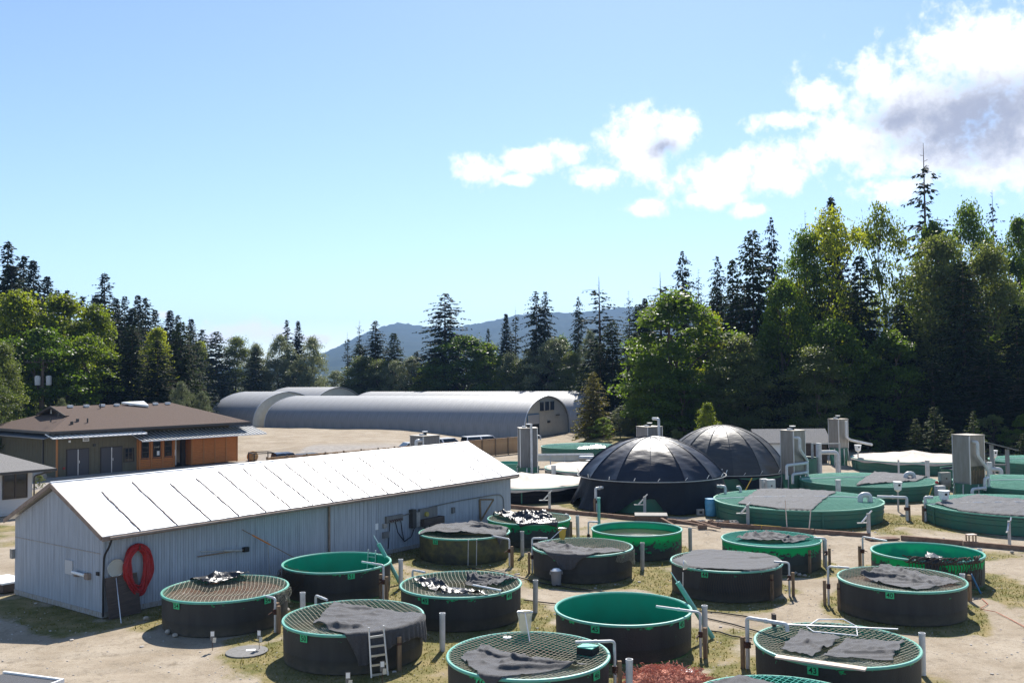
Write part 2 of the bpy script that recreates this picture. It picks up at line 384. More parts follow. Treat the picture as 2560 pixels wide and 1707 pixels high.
MT['blue_drum'] = mat('blue_drum', (.09, .30, .47), .5, .4)
MT['grey_plastic'] = mat('grey_plastic', (.20, .20, .205), .5, .4)
MT['box_grey'] = mat('grey_enclosure', (.50, .50, .50), .5, .4)
MT['black'] = mat('black_rubber', (.02, .02, .02), .6, .3)
MT['yellow'] = mat('yellow_net', (.60, .42, .08), .7, .2)
MT['white_net'] = mat('white_net', (.66, .64, .54), .8, .2)
for _k, _a in (('white_net', .55), ('yellow', .8)):
    MT[_k].node_tree.nodes['Principled BSDF'].inputs['Alpha'].default_value = _a
MT['rock'] = mat('rock', (.42, .38, .33), .9, .2, col2=(.30, .27, .23), nscale=5, bump=.4, bscale=8)
MT['tan_rock'] = mat('tan_boulder', (.42, .24, .09), .9, .2, col2=(.22, .14, .07), nscale=2, bump=.5, bscale=5)
MT['bark'] = mat('bark', (.085, .065, .05), .95, .1, col2=(.14, .11, .09), nscale=6, stretch=(4, 4, .6))
MT['pole'] = mat('utility_pole_wood', (.13, .10, .08), .9, .1)
MT['leaf_maple'] = leafmat('maple_leaves', (.042, .086, .012), (.10, .145, .022), .55, .45, .3, (2.2, 2.1, .7))
MT['leaf_alder'] = leafmat('alder_leaves', (.062, .090, .030), (.130, .155, .056), .52, .45, .4, (2.0, 1.9, .8))
MT['leaf_willow'] = leafmat('willow_leaves', (.11, .135, .065), (.23, .25, .14), .45, .42, .45, (1.2, 1.2, .9))
MT['leaf_bright'] = leafmat('young_maple_leaves', (.085, .125, .015), (.19, .21, .035), .58, .45, .35, (2.2, 2.1, .7))
MT['needle'] = leafmat('fir_needles', (.012, .024, .013), (.030, .048, .022), .18, .7, .15, (1.2, 1.3, .8))
MT['needle_cedar'] = leafmat('cedar_sprays', (.014, .028, .010), (.036, .054, .017), .28, .7, .15)
MT['needle_gold'] = leafmat('golden_cypress_sprays', (.085, .085, .022), (.17, .14, .04), .4, .6, .2)
MT['needle_young'] = leafmat('young_fir_needles', (.05, .075, .022), (.10, .115, .036), .3, .7, .12)
MT['grass'] = leafmat('short_grass', (.11, .12, .03), (.24, .195, .08), .35, .7, .15, (1.1, 1.1, .7))
MT['hill'] = mat('forested_hill', (.018, .032, .018), .95, .05, col2=(.035, .05, .026), nscale=.012, ndetail=10, bump=1, bscale=.05)
MT['carpaint_blue'] = mat('blue_car_paint', (.02, .035, .10), .3, .5, coat=.6)
MT['carpaint_dark'] = mat('dark_car_paint', (.02, .022, .026), .3, .5, coat=.6)
MT['carpaint_silver'] = mat('silver_car_paint', (.50, .51, .51), .35, .5, metal=.3, coat=.5)
MT['carpaint_white'] = mat('white_car_paint', (.74, .75, .76), .3, .5, coat=.5)
MT['packing'] = mat('wet_dark_packing', (.03, .028, .02), .5, .4, col2=(.10, .085, .04), nscale=4, stretch=(5, 5, .5))
MT['red_net'] = mat('rust_red_netting', (.60, .27, .19), .85, .15, col2=(.42, .165, .11), nscale=5)
MT['rope'] = mat('black_hose', (.035, .033, .03), .7, .2)

# ------------------------------------------------------------------ layout shared by ground and objects
RIM = .97; TR = 1.83
TANKS = {54: (-8.69, 28.47), 51: (-6.06, 32.27), 50: (-4.25, 24.97), 49: (-1.63, 28.74), 52: (-2.01, 38.23), 53: (.67, 41.70),
         48: (2.51, 34.70), 47: (5.01, 38.56), 45: (2.92, 25.58), 44: (7.12, 31.79), 42: (9.77, 35.93), 46: (.29, 21.46),
         43: (7.45, 22.02), 40: (11.77, 28.79), 39: (14.42, 33.02), 41: (5.05, 17.95)}
BIG = {'T1': (14.35, 47.76, 4.10), 'T2': (21.1, 56.2, 3.85), 'T3': (29.8, 70.1, 4.35), 'T4': (23.95, 44.9, 4.05), 'T5': (29.6, 54.0, 4.0),
       'T6': (38.2, 67.0, 3.9), 'L1': (.5, 57.3, 4.0), 'L2': (6.2, 65.0, 4.0), 'L3': (5.9, 83.1, 3.4), 'D1': (7.75, 53.0, 4.1), 'D2': (13.75, 62.0, 4.1)}
SHED_O = Vector((-12.6, 28.92, 0)); SHED_A = rad(53); SHED_L = 20.7; SHED_W = 5.6
def ss(a, b, x): t = np.clip((x - a) / (b - a), 0, 1); return t * t * (3 - 2 * t)
def grass_amount(x, y):
    g = fbm(x / 3.1, y / 3.1, 5, 4) * 1.0 + fbm(x / .7, y / .7, 9, 3) * .35
    near = np.zeros_like(x)
    for (cx, cy) in TANKS.values():
        r = np.hypot(x - cx, y - cy); near = np.maximum(near, 1 - np.abs(r - TR - .35) / .95)
    for (cx, cy, R) in BIG.values():
        r = np.hypot(x - cx, y - cy); near = np.maximum(near, .8 * (1 - np.abs(r - R - .3) / .9))
    # along the foot of the long shed
    u = (x - SHED_O.x) * math.cos(SHED_A) + (y - SHED_O.y) * math.sin(SHED_A); v = -(x - SHED_O.x) * math.sin(SHED_A) + (y - SHED_O.y) * math.cos(SHED_A)
    near = np.maximum(near, np.where((u > -2) & (u < SHED_L) & (v < .2), 1 - np.abs(v + .7) / 1.5, 0))
    near = np.maximum(near, np.where((v > -.5) & (v < SHED_W) & (u < .2), 1 - np.abs(u + 1.0) / 1.6, 0))
    g = g + .42 * np.clip(near, 0, 1) - .755
    # bare wheel tracks and the drive
    tr = np.abs(x - (13.2 + .06 * (y - 22) + 1.0 * np.sin(y / 4))); g -= .35 * np.clip(1 - tr / .8, 0, 1)
    g -= .35 * ss(-8.2, -10.5, x) * ss(30, 24, y)
    g -= .5 * ss(60, 72, y)
    g += .22 * ss(15.0, 16.5, x) * ss(36, 30, y)
    g += .12 * ss(-4, -6, x) * ss(27, 24.5, y) * ss(-10, -8, x)
    return np.clip(g * 3.2 + .18, 0, 1)
def ground_z(x, y):
    z = (fbm(x / 2.2, y / 2.2, 2, 3) - .5) * .06
    for (cx, cy) in list(TANKS.values()): z *= ss(TR - .1, TR + .8, np.hypot(x - cx, y - cy))
    for o in (-.72, .72):       # wheel ruts
        d = np.abs(x - (13.2 + .06 * (y - 22) + 1.0 * np.sin(y / 4) + o)); w = ss(17, 20, y) * ss(46, 40, y)
        z = z - w * (.045 * np.exp(-(d / .13) ** 2) - .02 * np.exp(-((d - .26) / .1) ** 2)) - w * .012 * np.sin(y * 26) * np.exp(-(d / .12) ** 2)
        d = np.abs((y - (23.6 + .28 * (x + 16) - .9 * np.sin((x + 16) / 5))) * .95 + o); w = ss(-17, -15, x) * ss(-7.4, -9, x)
        z = z - w * .035 * np.exp(-(d / .14) ** 2)
    z = z + .75 * ss(-52, -44, x) * ss(-3, -14, x) * ss(88, 94, y + x * .35 + 12) * ss(150, 118, y + .5 * x) * (.9 + .3 * fbm(x / 6, y / 6, 4, 3))
    z = z + .8 * ss(6, 9, x) * ss(22, 15, x) * ss(88, 92, y) * ss(108, 100, y)
    return z - .03
def gz1(x, y): return float(ground_z(np.array([x], float), np.array([y], float))[0])

def make_ground():
    def axis(a, b, step, far):
        m = list(np.arange(a, b + step / 2, step)); s = step; lo = [a]; hi = [b]
        while lo[-1] > -far: s *= 1.25; lo.append(lo[-1] - s)
        s = step
        while hi[-1] < far: s *= 1.25; hi.append(hi[-1] + s)
        return np.array(lo[:0:-1] + m + hi[1:])
    xs = axis(-20, 26, .17, 6000); ys = axis(15, 62, .19, 7000)
    ys = ys[ys > -400]
    X, Y = np.meshgrid(xs, ys); nx, ny = len(xs), len(ys)
    x, y = X.ravel(), Y.ravel()
    z = ground_z(x, y)
    V = np.stack([x, y, z], 1)
    i = np.arange(nx * ny).reshape(ny, nx)
    F = np.stack([i[:-1, :-1], i[:-1, 1:], i[1:, 1:], i[1:, :-1]], -1).reshape(-1, 4)
    mt = bpy.data.materials.new('yard_dirt'); mt.use_nodes = True
    nt = mt.node_tree; N = nt.nodes; L = nt.links; b = N['Principled BSDF']; b.inputs['Roughness'].default_value = .95; b.inputs['Specular IOR Level'].default_value = .1
    tc = N.new('ShaderNodeTexCoord')
    def noise(s, d, r=.6):
        n = N.new('ShaderNodeTexNoise'); n.inputs['Scale'].default_value = s; n.inputs['Detail'].default_value = d; n.inputs['Roughness'].default_value = r
        L.new(tc.outputs['Object'], n.inputs['Vector']); return n.outputs['Fac']
    def mixc(f, a, c, lo=None, hi=None):
        if lo is not None:
            r = N.new('ShaderNodeMapRange'); L.new(f, r.inputs[0]); r.inputs[1].default_value = lo; r.inputs[2].default_value = hi; f = r.outputs[0]
        n = N.new('ShaderNodeMix'); n.data_type = 'RGBA'; L.new(f, n.inputs[0])
        for k, v in ((6, a), (7, c)):
            if isinstance(v, tuple): n.inputs[k].default_value = (*v, 1)
            else: L.new(v, n.inputs[k])
        return n.outputs[2]
    dirt = mixc(noise(.5, 8), (.275, .22, .155), (.385, .325, .25), .35, .65)
    dirt = mixc(noise(2.2, 8, .7), dirt, (.215, .175, .125), .52, .70)
    dirt = mixc(noise(9, 6, .7), dirt, (.19, .155, .12), .54, .72)
    dirt = mixc(noise(38, 3, .7), dirt, (.52, .48, .43), .60, .70)
    gr = mixc(noise(1.3, 6), (.115, .115, .035), (.25, .20, .095), .38, .62)
    gr = mixc(noise(26, 4, .7), gr, (.36, .29, .16), .56, .68)
    at = N.new('ShaderNodeAttribute'); at.attribute_name = 'grass'
    n3 = noise(14, 5, .7)
    ad = N.new('ShaderNodeMath'); ad.operation = 'MULTIPLY_ADD'; L.new(n3, ad.inputs[0]); ad.inputs[1].default_value = 1.2; L.new(at.outputs['Fac'], ad.inputs[2])
    c = mixc(ad.outputs[0], dirt, gr, .82, 1.25)
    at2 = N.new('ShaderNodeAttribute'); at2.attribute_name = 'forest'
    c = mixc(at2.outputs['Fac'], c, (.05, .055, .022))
    at3 = N.new('ShaderNodeAttribute'); at3.attribute_name = 'road'
    c = mixc(at3.outputs['Fac'], c, mixc(noise(3, 7), (.27, .245, .22), (.35, .32, .285), .4, .6))
    L.new(c, b.inputs['Base Color'])
    bp = N.new('ShaderNodeBump'); bp.inputs['Strength'].default_value = .55; bp.inputs['Distance'].default_value = .04
    L.new(noise(16, 8, .75), bp.inputs['Height']); L.new(bp.outputs[0], b.inputs['Normal'])
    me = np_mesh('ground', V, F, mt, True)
    def attr(name, val):
        a = me.attributes.new(name, 'FLOAT', 'POINT'); a.data.foreach_set('value', val.astype(np.float32))
    attr('grass', grass_amount(x, y) + .8 * ss(6, 8.5, x) * ss(20, 14, x) * ss(87, 90, y) * ss(108, 100, y))
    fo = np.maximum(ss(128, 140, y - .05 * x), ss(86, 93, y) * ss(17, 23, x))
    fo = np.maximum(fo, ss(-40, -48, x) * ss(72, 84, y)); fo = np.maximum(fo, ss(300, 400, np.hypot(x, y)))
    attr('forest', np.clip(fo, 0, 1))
    # drive that runs between the long shed and the brown building
    ca, sa = math.cos(rad(50)), math.sin(rad(50)); vv = -(x + 34.2) * sa + (y - 70.5) * ca
    attr('road', ss(.2, -.2, vv) * ss(-7.5, -6.2, vv) * ss(96, 88, y) * ss(40, 55, y))
    return struct(link('ground', me))
make_ground()

def make_grass():
    rng = np.random.default_rng(4)
    n = 130000
    x = rng.uniform(-16, 20, n); y = rng.uniform(17, 52, n)
    keep = rng.random(n) < (grass_amount(x, y) - .42) * 1.6
    for (cx, cy) in TANKS.values(): keep &= np.hypot(x - cx, y - cy) > TR + .03
    u = (x - SHED_O.x) * math.cos(SHED_A) + (y - SHED_O.y) * math.sin(SHED_A); v = -(x - SHED_O.x) * math.sin(SHED_A) + (y - SHED_O.y) * math.cos(SHED_A)
    keep &= ~((u > -.02) & (u < SHED_L) & (v > -.02) & (v < SHED_W))
    x, y = x[keep][:62000], y[keep][:62000]; z = ground_z(x, y); n = len(x)
    h = rng.uniform(.02, .065, n) * (1 + (rng.random(n) < .02) * 1.6); a = rng.uniform(0, 2 * PI, n); w = rng.uniform(.012, .03, n)
    lx, ly = rng.normal(0, .03, n), rng.normal(0, .03, n)
    V = np.empty((n, 3, 3)); V[:, 0] = np.stack([x - w * np.cos(a), y - w * np.sin(a), z - .005], 1)
    V[:, 1] = np.stack([x + w * np.cos(a), y + w * np.sin(a), z - .005], 1); V[:, 2] = np.stack([x + lx, y + ly, z + h], 1)
    o = link('grass', np_mesh('grass', V.reshape(-1, 3), np.arange(3 * n).reshape(-1, 3), MT['grass']))
    tag(o, 'short patchy yellow green grass growing around the tanks', 'grass'); o['kind'] = 'stuff'
make_grass()

def rock_mb(rx, ry, rz, seed, sub=2):
    import bmesh
    bm = bmesh.new(); bmesh.ops.create_icosphere(bm, subdivisions=sub, radius=1)
    r = random.Random(seed); ax = [Vector((r.gauss(0, 1), r.gauss(0, 1), r.gauss(0, 1))).normalized() for _ in range(9)]; cut = [r.uniform(.62, .95) for _ in ax]
    vs = []
    for v in bm.verts:
        p = v.co.copy()
        for a, c in zip(ax, cut):
            t = p.dot(a)
            if t > c: p -= a * (t - c)
        vs.append((p.x * rx, p.y * ry, p.z * rz))
    m = MB(); m.add(vs, [tuple(v.index for v in f.verts) for f in bm.faces]); bm.free(); return m
def make_gravel():
    rng = random.Random(11); m = MB(); base = [rock_mb(1, 1, .7, s, 1) for s in range(5)]
    for k in range(3200):
        x = rng.uniform(-16, 19); y = rng.uniform(17.5, 47)
        if any(math.hypot(x - c[0], y - c[1]) < TR + .1 for c in TANKS.values()): continue
        s = rng.uniform(.012, .035) * (1 + 1.2 * (rng.random() < .05)); b = base[k % 5]; z = gz1(x, y); a = rng.uniform(0, 6.3); c, q = math.cos(a) * s, math.sin(a) * s
        m.add([(x + v[0] * c - v[1] * q, y + v[0] * q + v[1] * c, z + v[2] * s * .7 + s * .2) for v in b.v], b.f)
    o = m.build('gravel', mat('pale_gravel', (.55, .50, .45), .9, .2, col2=(.38, .34, .30), nscale=1.5))
    tag(o, 'pale loose stones scattered over the yard dirt', 'gravel'); o['kind'] = 'stuff'
make_gravel()

def make_hills():
    pr = [(300, 925), (560, 922), (700, 914), (770, 900), (820, 882), (870, 858), (910, 836), (947, 822), (996, 806), (1040, 814), (1075, 820), (1120, 822), (1170, 815), (1220, 806),
          (1260, 797), (1300, 789), (1350, 785), (1400, 783), (1430, 785), (1460, 781), (1520, 775), (1600, 768), (1700, 765), (1850, 770), (2100, 780), (2500, 800), (2900, 850)]
    Yr = 3600.0; px = np.array([a for a, b in pr], float); py = np.array([b for a, b in pr], float)
    xs = np.linspace(200, 3000, 420); hp = np.interp(xs, px, py); k = np.ones(9) / 9; hp = np.convolve(np.pad(hp, 4, 'edge'), k, 'valid')
    top = np.array([list(D(a, b, Yr)) for a, b in zip(xs, hp)])
    rows = 46; V = []
    for j in range(rows):
        t = j / (rows - 1); yy = 1500 + (Yr - 1500) * t
        h = top[:, 2] * np.clip(t * 1.02, 0, 1) ** 1.35
        xw = top[:, 0] * (yy / Yr) ** .5
        nz = fbm(xw / 260, np.full_like(xw, yy / 260), 3, 4) - .5
        z = h * (1 + .5 * nz * (1 - t) * 1.6) - 3 + (vnoise(xw / 14, np.full_like(xw, yy / 14.), 8) * 9 if t > .3 else 0)
        V.append(np.stack([xw, np.full_like(xw, yy), z], 1))
    for j in range(1, 6):   # the far side falls away again
        V.append(np.stack([top[:, 0], np.full_like(xs, Yr + 250 * j), top[:, 2] * (1 - j / 5) - 3], 1))
    V = np.concatenate(V); n = len(xs); r = rows + 5; i = np.arange(n * r).reshape(r, n)
    F = np.stack([i[:-1, :-1], i[:-1, 1:], i[1:, 1:], i[1:, :-1]], -1).reshape(-1, 4)
    struct(link('hills', np_mesh('hills', V, F, MT['hill'], True)))
make_hills()

# ------------------------------------------------------------------ long shed
def shed():
    u = Vector((math.cos(SHED_A), math.sin(SHED_A), 0)); nrm = Vector((math.sin(SHED_A), -math.cos(SHED_A), 0))
    t = thing('long_shed', 'long low storage shed with pale blue grey walls and bright white metal roof', 'shed', SHED_O, SHED_A)
    EZ, RZ = 2.58, 3.86; L, W = SHED_L, SHED_W
    def groove_wall(n_len, top_fn, plane, name, z0=.12):
        # boarded siding: shallow vertical grooves as real relief
        m = MB(); step = .1; x = 0.0; pts = []
        while x < n_len - 1e-6:
            e = min(x + step, n_len); pts += [(x, 0), (e - .014, 0), (e - .012, -.012), (e - .003, -.012)]; x = e
        pts.append((n_len, 0))
        k = len(m.v)
        for (s, d) in pts:
            m.v.append(plane(s, d, z0)); m.v.append(plane(s, d, top_fn(s)))
        for i in range(len(pts) - 1):
            a = 2 * i; m.f.append((a, a + 2, a + 3, a + 1))
        return m.build(name, MT['shed_wall'], t)
    groove_wall(L, lambda s: EZ, lambda s, d, z: (s, -d, z), 'wall')
    gt = lambda s: EZ + (RZ - .08 - EZ) * (1 - abs(s - W / 2) / (W / 2))
    groove_wall(W, gt, lambda s, d, z: (-d, s, z), 'wall')
    groove_wall(W, gt, lambda s, d, z: (L + d, s, z), 'wall')
    MB().box(.02, L - .02, W - .06, W, .1, EZ).build('wall', MT['shed_wall'], t)
    sk = MB(); sk.box(-.025, L + .025, -.025, .02, 0, .16); sk.box(-.025, .02, .03, W, 0, .16); sk.box(L - .02, L + .025, .03, W, 0, .16); sk.build('base_board', MT['shed_base'], t)
    MB().beam((-.006, .02, 1.93), (-.006, W - .02, 1.93), .012, .03).build('wall_joint', MT['shed_base'], t)
    # roof sheets between the tarred seams
    ov, og = .34, .22; sl = (RZ - EZ) / (W / 2); ze = EZ + .07 - ov * sl
    seams = [1.05, 2.35, 3.6, 4.75, 5.9, 7.0, 8.05, 9.05, 10.05, 11.0, 12.0, 13.0, 14.05, 15.1, 16.2, 17.35, 18.5, 19.6]
    edges = [-og] + seams + [L + og]
    rr = random.Random(5)
    for side in (0, 1):
        for a, b in zip(edges[:-1], edges[1:]):
            m = MB(); th = .03; dz = rr.uniform(0, .006); nx = 5; ny = 9
            g = []
            for j in range(ny + 1):
                f = j / ny; y = -ov + (W / 2 + ov) * f; z = ze + (y + ov) * sl
                for i in range(nx + 1):
                    x = a + .006 + (b - a - .012) * i / nx
                    yy = y if side == 0 else W - y
                    g.append((x, yy, z + dz + .006 * math.sin(x * 9 + j * 1.7) + th))
            m.v = list(g) + [(p[0], p[1], p[2] - th) for p in g]; q = (nx + 1) * (ny + 1)
            for j in range(ny):
                for i in range(nx):
                    k = j * (nx + 1) + i; f = (k, k + 1, k + nx + 2, k + nx + 1)
                    m.f.append(f if side == 0 else f[::-1]); m.f.append(tuple(q + c for c in (f[::-1] if side == 0 else f)))
            for i in range(nx): m.f.append((i, q + i, q + i + 1, i + 1))
            for j in range(ny):
                k = j * (nx + 1); m.f.append((k, k + nx + 1, q + k + nx + 1, q + k)); k += nx; m.f.append((k, q + k, q + k + nx + 1, k + nx + 1))
            m.build('roof_panel', MT['white_roof'], t, True)
    for i, s in enumerate(seams):
        m = MB(); n = 26; top = .93 - .16 * (i < 4) * rr.uniform(.4, 1.2) - .05 * rr.random() - (.12 if i > 12 else 0)
        path = []
        for k in range(n + 1):
            f = k / n * top; y = -ov + (W / 2 + ov) * f
            path.append((s + rr.gauss(0, .005) + .008 * math.sin(k * .8 + i), y - .01, ze + (y + ov) * sl + .050))
        for k in range(n):
            w = rr.uniform(.010, .021) * (1.0 if i < 13 else .6); a, b = Vector(path[k]), Vector(path[k + 1])
            m.beam(a, b + (b - a) * .15, w * 2, .016)
        m.build('tar_seam', MT['tar'], t)
    MB().tube([(-og, W / 2, RZ + .085), (L + og, W / 2, RZ + .085)], .05, 8).build('ridge_cap', MT['white_roof'], t)
    f = MB(); f.beam((-og, -ov - .012, ze - .055), (L + og, -ov - .012, ze - .055), .03, .13); f.build('fascia', MT['shed_trim'], t)
    for y0, y1 in ((-ov, W / 2), (W + ov, W / 2)):
        MB().beam((-og - .012, y0, ze - .03), (-og - .012, y1, RZ + .03), .028, .13).build('verge_board', MT['shed_trim'], t)
    g = MB(); g.tube([(0, -ov - .07, ze - .05), (L, -ov - .07, ze - .09)], .05, 8); g.build('gutter', MT['shed_trim'], t, True)
    d = MB(); d.tube(smooth_arc([(.05, -ov - .07, ze - .08), (.02, -ov + .02, ze - .32), (.0, -.08, ze - .6), (-.03, -.08, 1.0), (-.03, -.08, .05)], .15), .032, 8)
    d.build('downpipe', MT['black'], t, True)
    MB().box(-.03, .06, -.04, .035, .16, EZ - .02).build('corner_board', MT['shed_wall'], t)
    # sliding door and its track
    wx = lambda px, py: (lambda h: ((h - SHED_O).dot(u), h.z))(plane_hit(px, py, SHED_O, nrm))
    x0, _ = wx(822, 1330); x1, _ = wx(935, 1330)
    m = MB(); k = 0
    dn = 11
    for k in range(dn):
        a = x0 + (x1 - x0) * k / dn; m.box(a + .006, a + (x1 - x0) / dn - .006, -.085, -.045, .12, EZ - .18)
    dr = m.build('sliding_door', MT['shed_wall'], t); MB().box(x0 - .07, x0 - .005, -.1, -.03, .12, EZ - .17).build('door_edge', MT['shed_trim'], dr)
    xa, _ = wx(670, 1300); xb, _ = wx(955, 1240)
    MB().box(xa, xb, -.1, -.02, EZ - .17, EZ - .07).build('door_track', MT['shed_trim'], t)
    # fittings screwed to the long wall
    def wb(name, px0, py0, px1, py1, d, mt, par=t):
        a = wx(px0, py0); b = wx(px1, py1); return MB().box(min(a[0], b[0]), max(a[0], b[0]), -d, -.002, min(a[1], b[1]), max(a[1], b[1])).build(name, mt, par)
    wb('notice_sheet', 936, 1309, 945, 1323, .02, MT['white'])
    wb('outlet_box', 956, 1309, 964, 1318, .09, MT['concrete']); wb('outlet_box', 955, 1330, 970, 1342, .09, MT['conc_dark'])
    hr = wb('tool_rack', 962, 1291, 1003, 1300, .12, MT['conc_dark'])
    a = wx(965, 1290); b = wx(1001, 1299)
    for k in range(6): xx = a[0] + .1 + (b[0] - a[0] - .2) * k / 5; MB().tube([(xx, -.12, b[1] + .1), (xx, -.2, b[1] + .02), (xx, -.21, b[1] + .1)], .016, 6).build('hook', MT['valve'], hr)
    wb('breaker_box', 1022, 1273, 1032, 1317, .22, MT['gutter']); wb('breaker_box', 1033, 1280, 1043, 1314, .18, MT['concrete'])
    pb = wb('meter_panel', 1045, 1272, 1089, 1296, .12, MT['conc_dark'])
    a = wx(1060, 1284); c = MB(); c.lathe([(0, .09), (.1, .09), (.11, 0)], 14)
    dv = [(x, -.12 - z, y) for x, y, z in c.v]; c.v = [(a[0] + p[0], p[1], a[1] + p[2]) for p in dv]; c.build('meter', mat('meter_yellow', (.36, .30, .08), .5), pb)
    sh = wb('shelf', 1046, 1297, 1097, 1304, .34, MT['dark_wood'])
    for px in (1052, 1065, 1077, 1086):
        a = wx(px, 1303); b2 = wx(px, 1335); MB().tube([(a[0], -.16, a[1]), (a[0] + .05, -.2, (a[1] + b2[1]) / 2), (a[0] + .02, -.15, b2[1])], .028, 6).build('hanging_cord', MT['black'], sh)
    pts = [wx(*p) for p in ((1000, 1290), (1022, 1283), (1050, 1273), (1080, 1265), (1150, 1250), (1235, 1236), (1250, 1236), (1257, 1246), (1258, 1285))]
    MB().tube(smooth_arc([(p[0], -.05, p[1]) for p in pts], .12), .022, 6).build('conduit', MT['conc_dark'], t, True)
    for q in (((985, 1298), (992, 1330), (1008, 1352)), ((999, 1298), (1003, 1330), (1008, 1352)), ((1034, 1317), (1026, 1340), (1009, 1352)), ((972, 1300), (970, 1340), (968, 1370))):
        MB().tube([(wx(*p)[0], -.06, wx(*p)[1]) for p in q], .02, 6).build('cable', MT['black'], t)
    a, b, c = wx(1197, 1248), wx(1213, 1246), wx(1199, 1300)
    br = MB(); br.beam((a[0], -.06, a[1]), (c[0], -.06, c[1]), .07, .07); br.beam((a[0], -.06, a[1]), (b[0], -.5, b[1]), .07, .07); br.beam((b[0], -.5, b[1]), (c[0], -.08, c[1]), .07, .07)
    br.build('bracket', MT['wood'], t)
    wb('junction_box', 1128, 1268, 1134, 1281, .1, MT['conc_dark'])
    # fittings on the near gable
    gy = lambda px, py: (lambda h: ((h - SHED_O).dot(Vector((-u.y, u.x, 0))), h.z))(plane_hit(px, py, SHED_O, u))
    def gb(name, px0, py0, px1, py1, d, mt):
        a = gy(px0, py0); b = gy(px1, py1); return MB().box(-d, -.002, min(a[0], b[0]), max(a[0], b[0]), min(a[1], b[1]), max(a[1], b[1])).build(name, mt, t)
    gb('notice_board', 165, 1397, 183, 1436, .04, MT['house_wall'])
    a = gy(190, 1428); b = gy(220, 1436)
    tl = MB(); tl.tube([(-.12, a[0], a[1]), (-.12, b[0], b[1])], .05, 10); tl.build('tube_lamp', MT['white'], t, True)
    gb('lamp_mount', 219, 1430, 228, 1448, .12, MT['shed_trim']); gb('lamp_mount', 193, 1428, 198, 1440, .12, MT['shed_trim'])
    a = gy(50, 1386); MB().box(-.1, .1, W - .02, W + .16, a[1] - .16, a[1] + .16).build('meter_box', MT['concrete'], t)
    gb('socket', 243, 1428, 249, 1438, .05, MT['black'])
    return u, nrm, wx
su, sn, swx = shed()
def shed_pt(px, py, out=.05):      # a point just off the shed's long wall, in world space
    h = plane_hit(px, py, SHED_O, sn); return h + sn * out

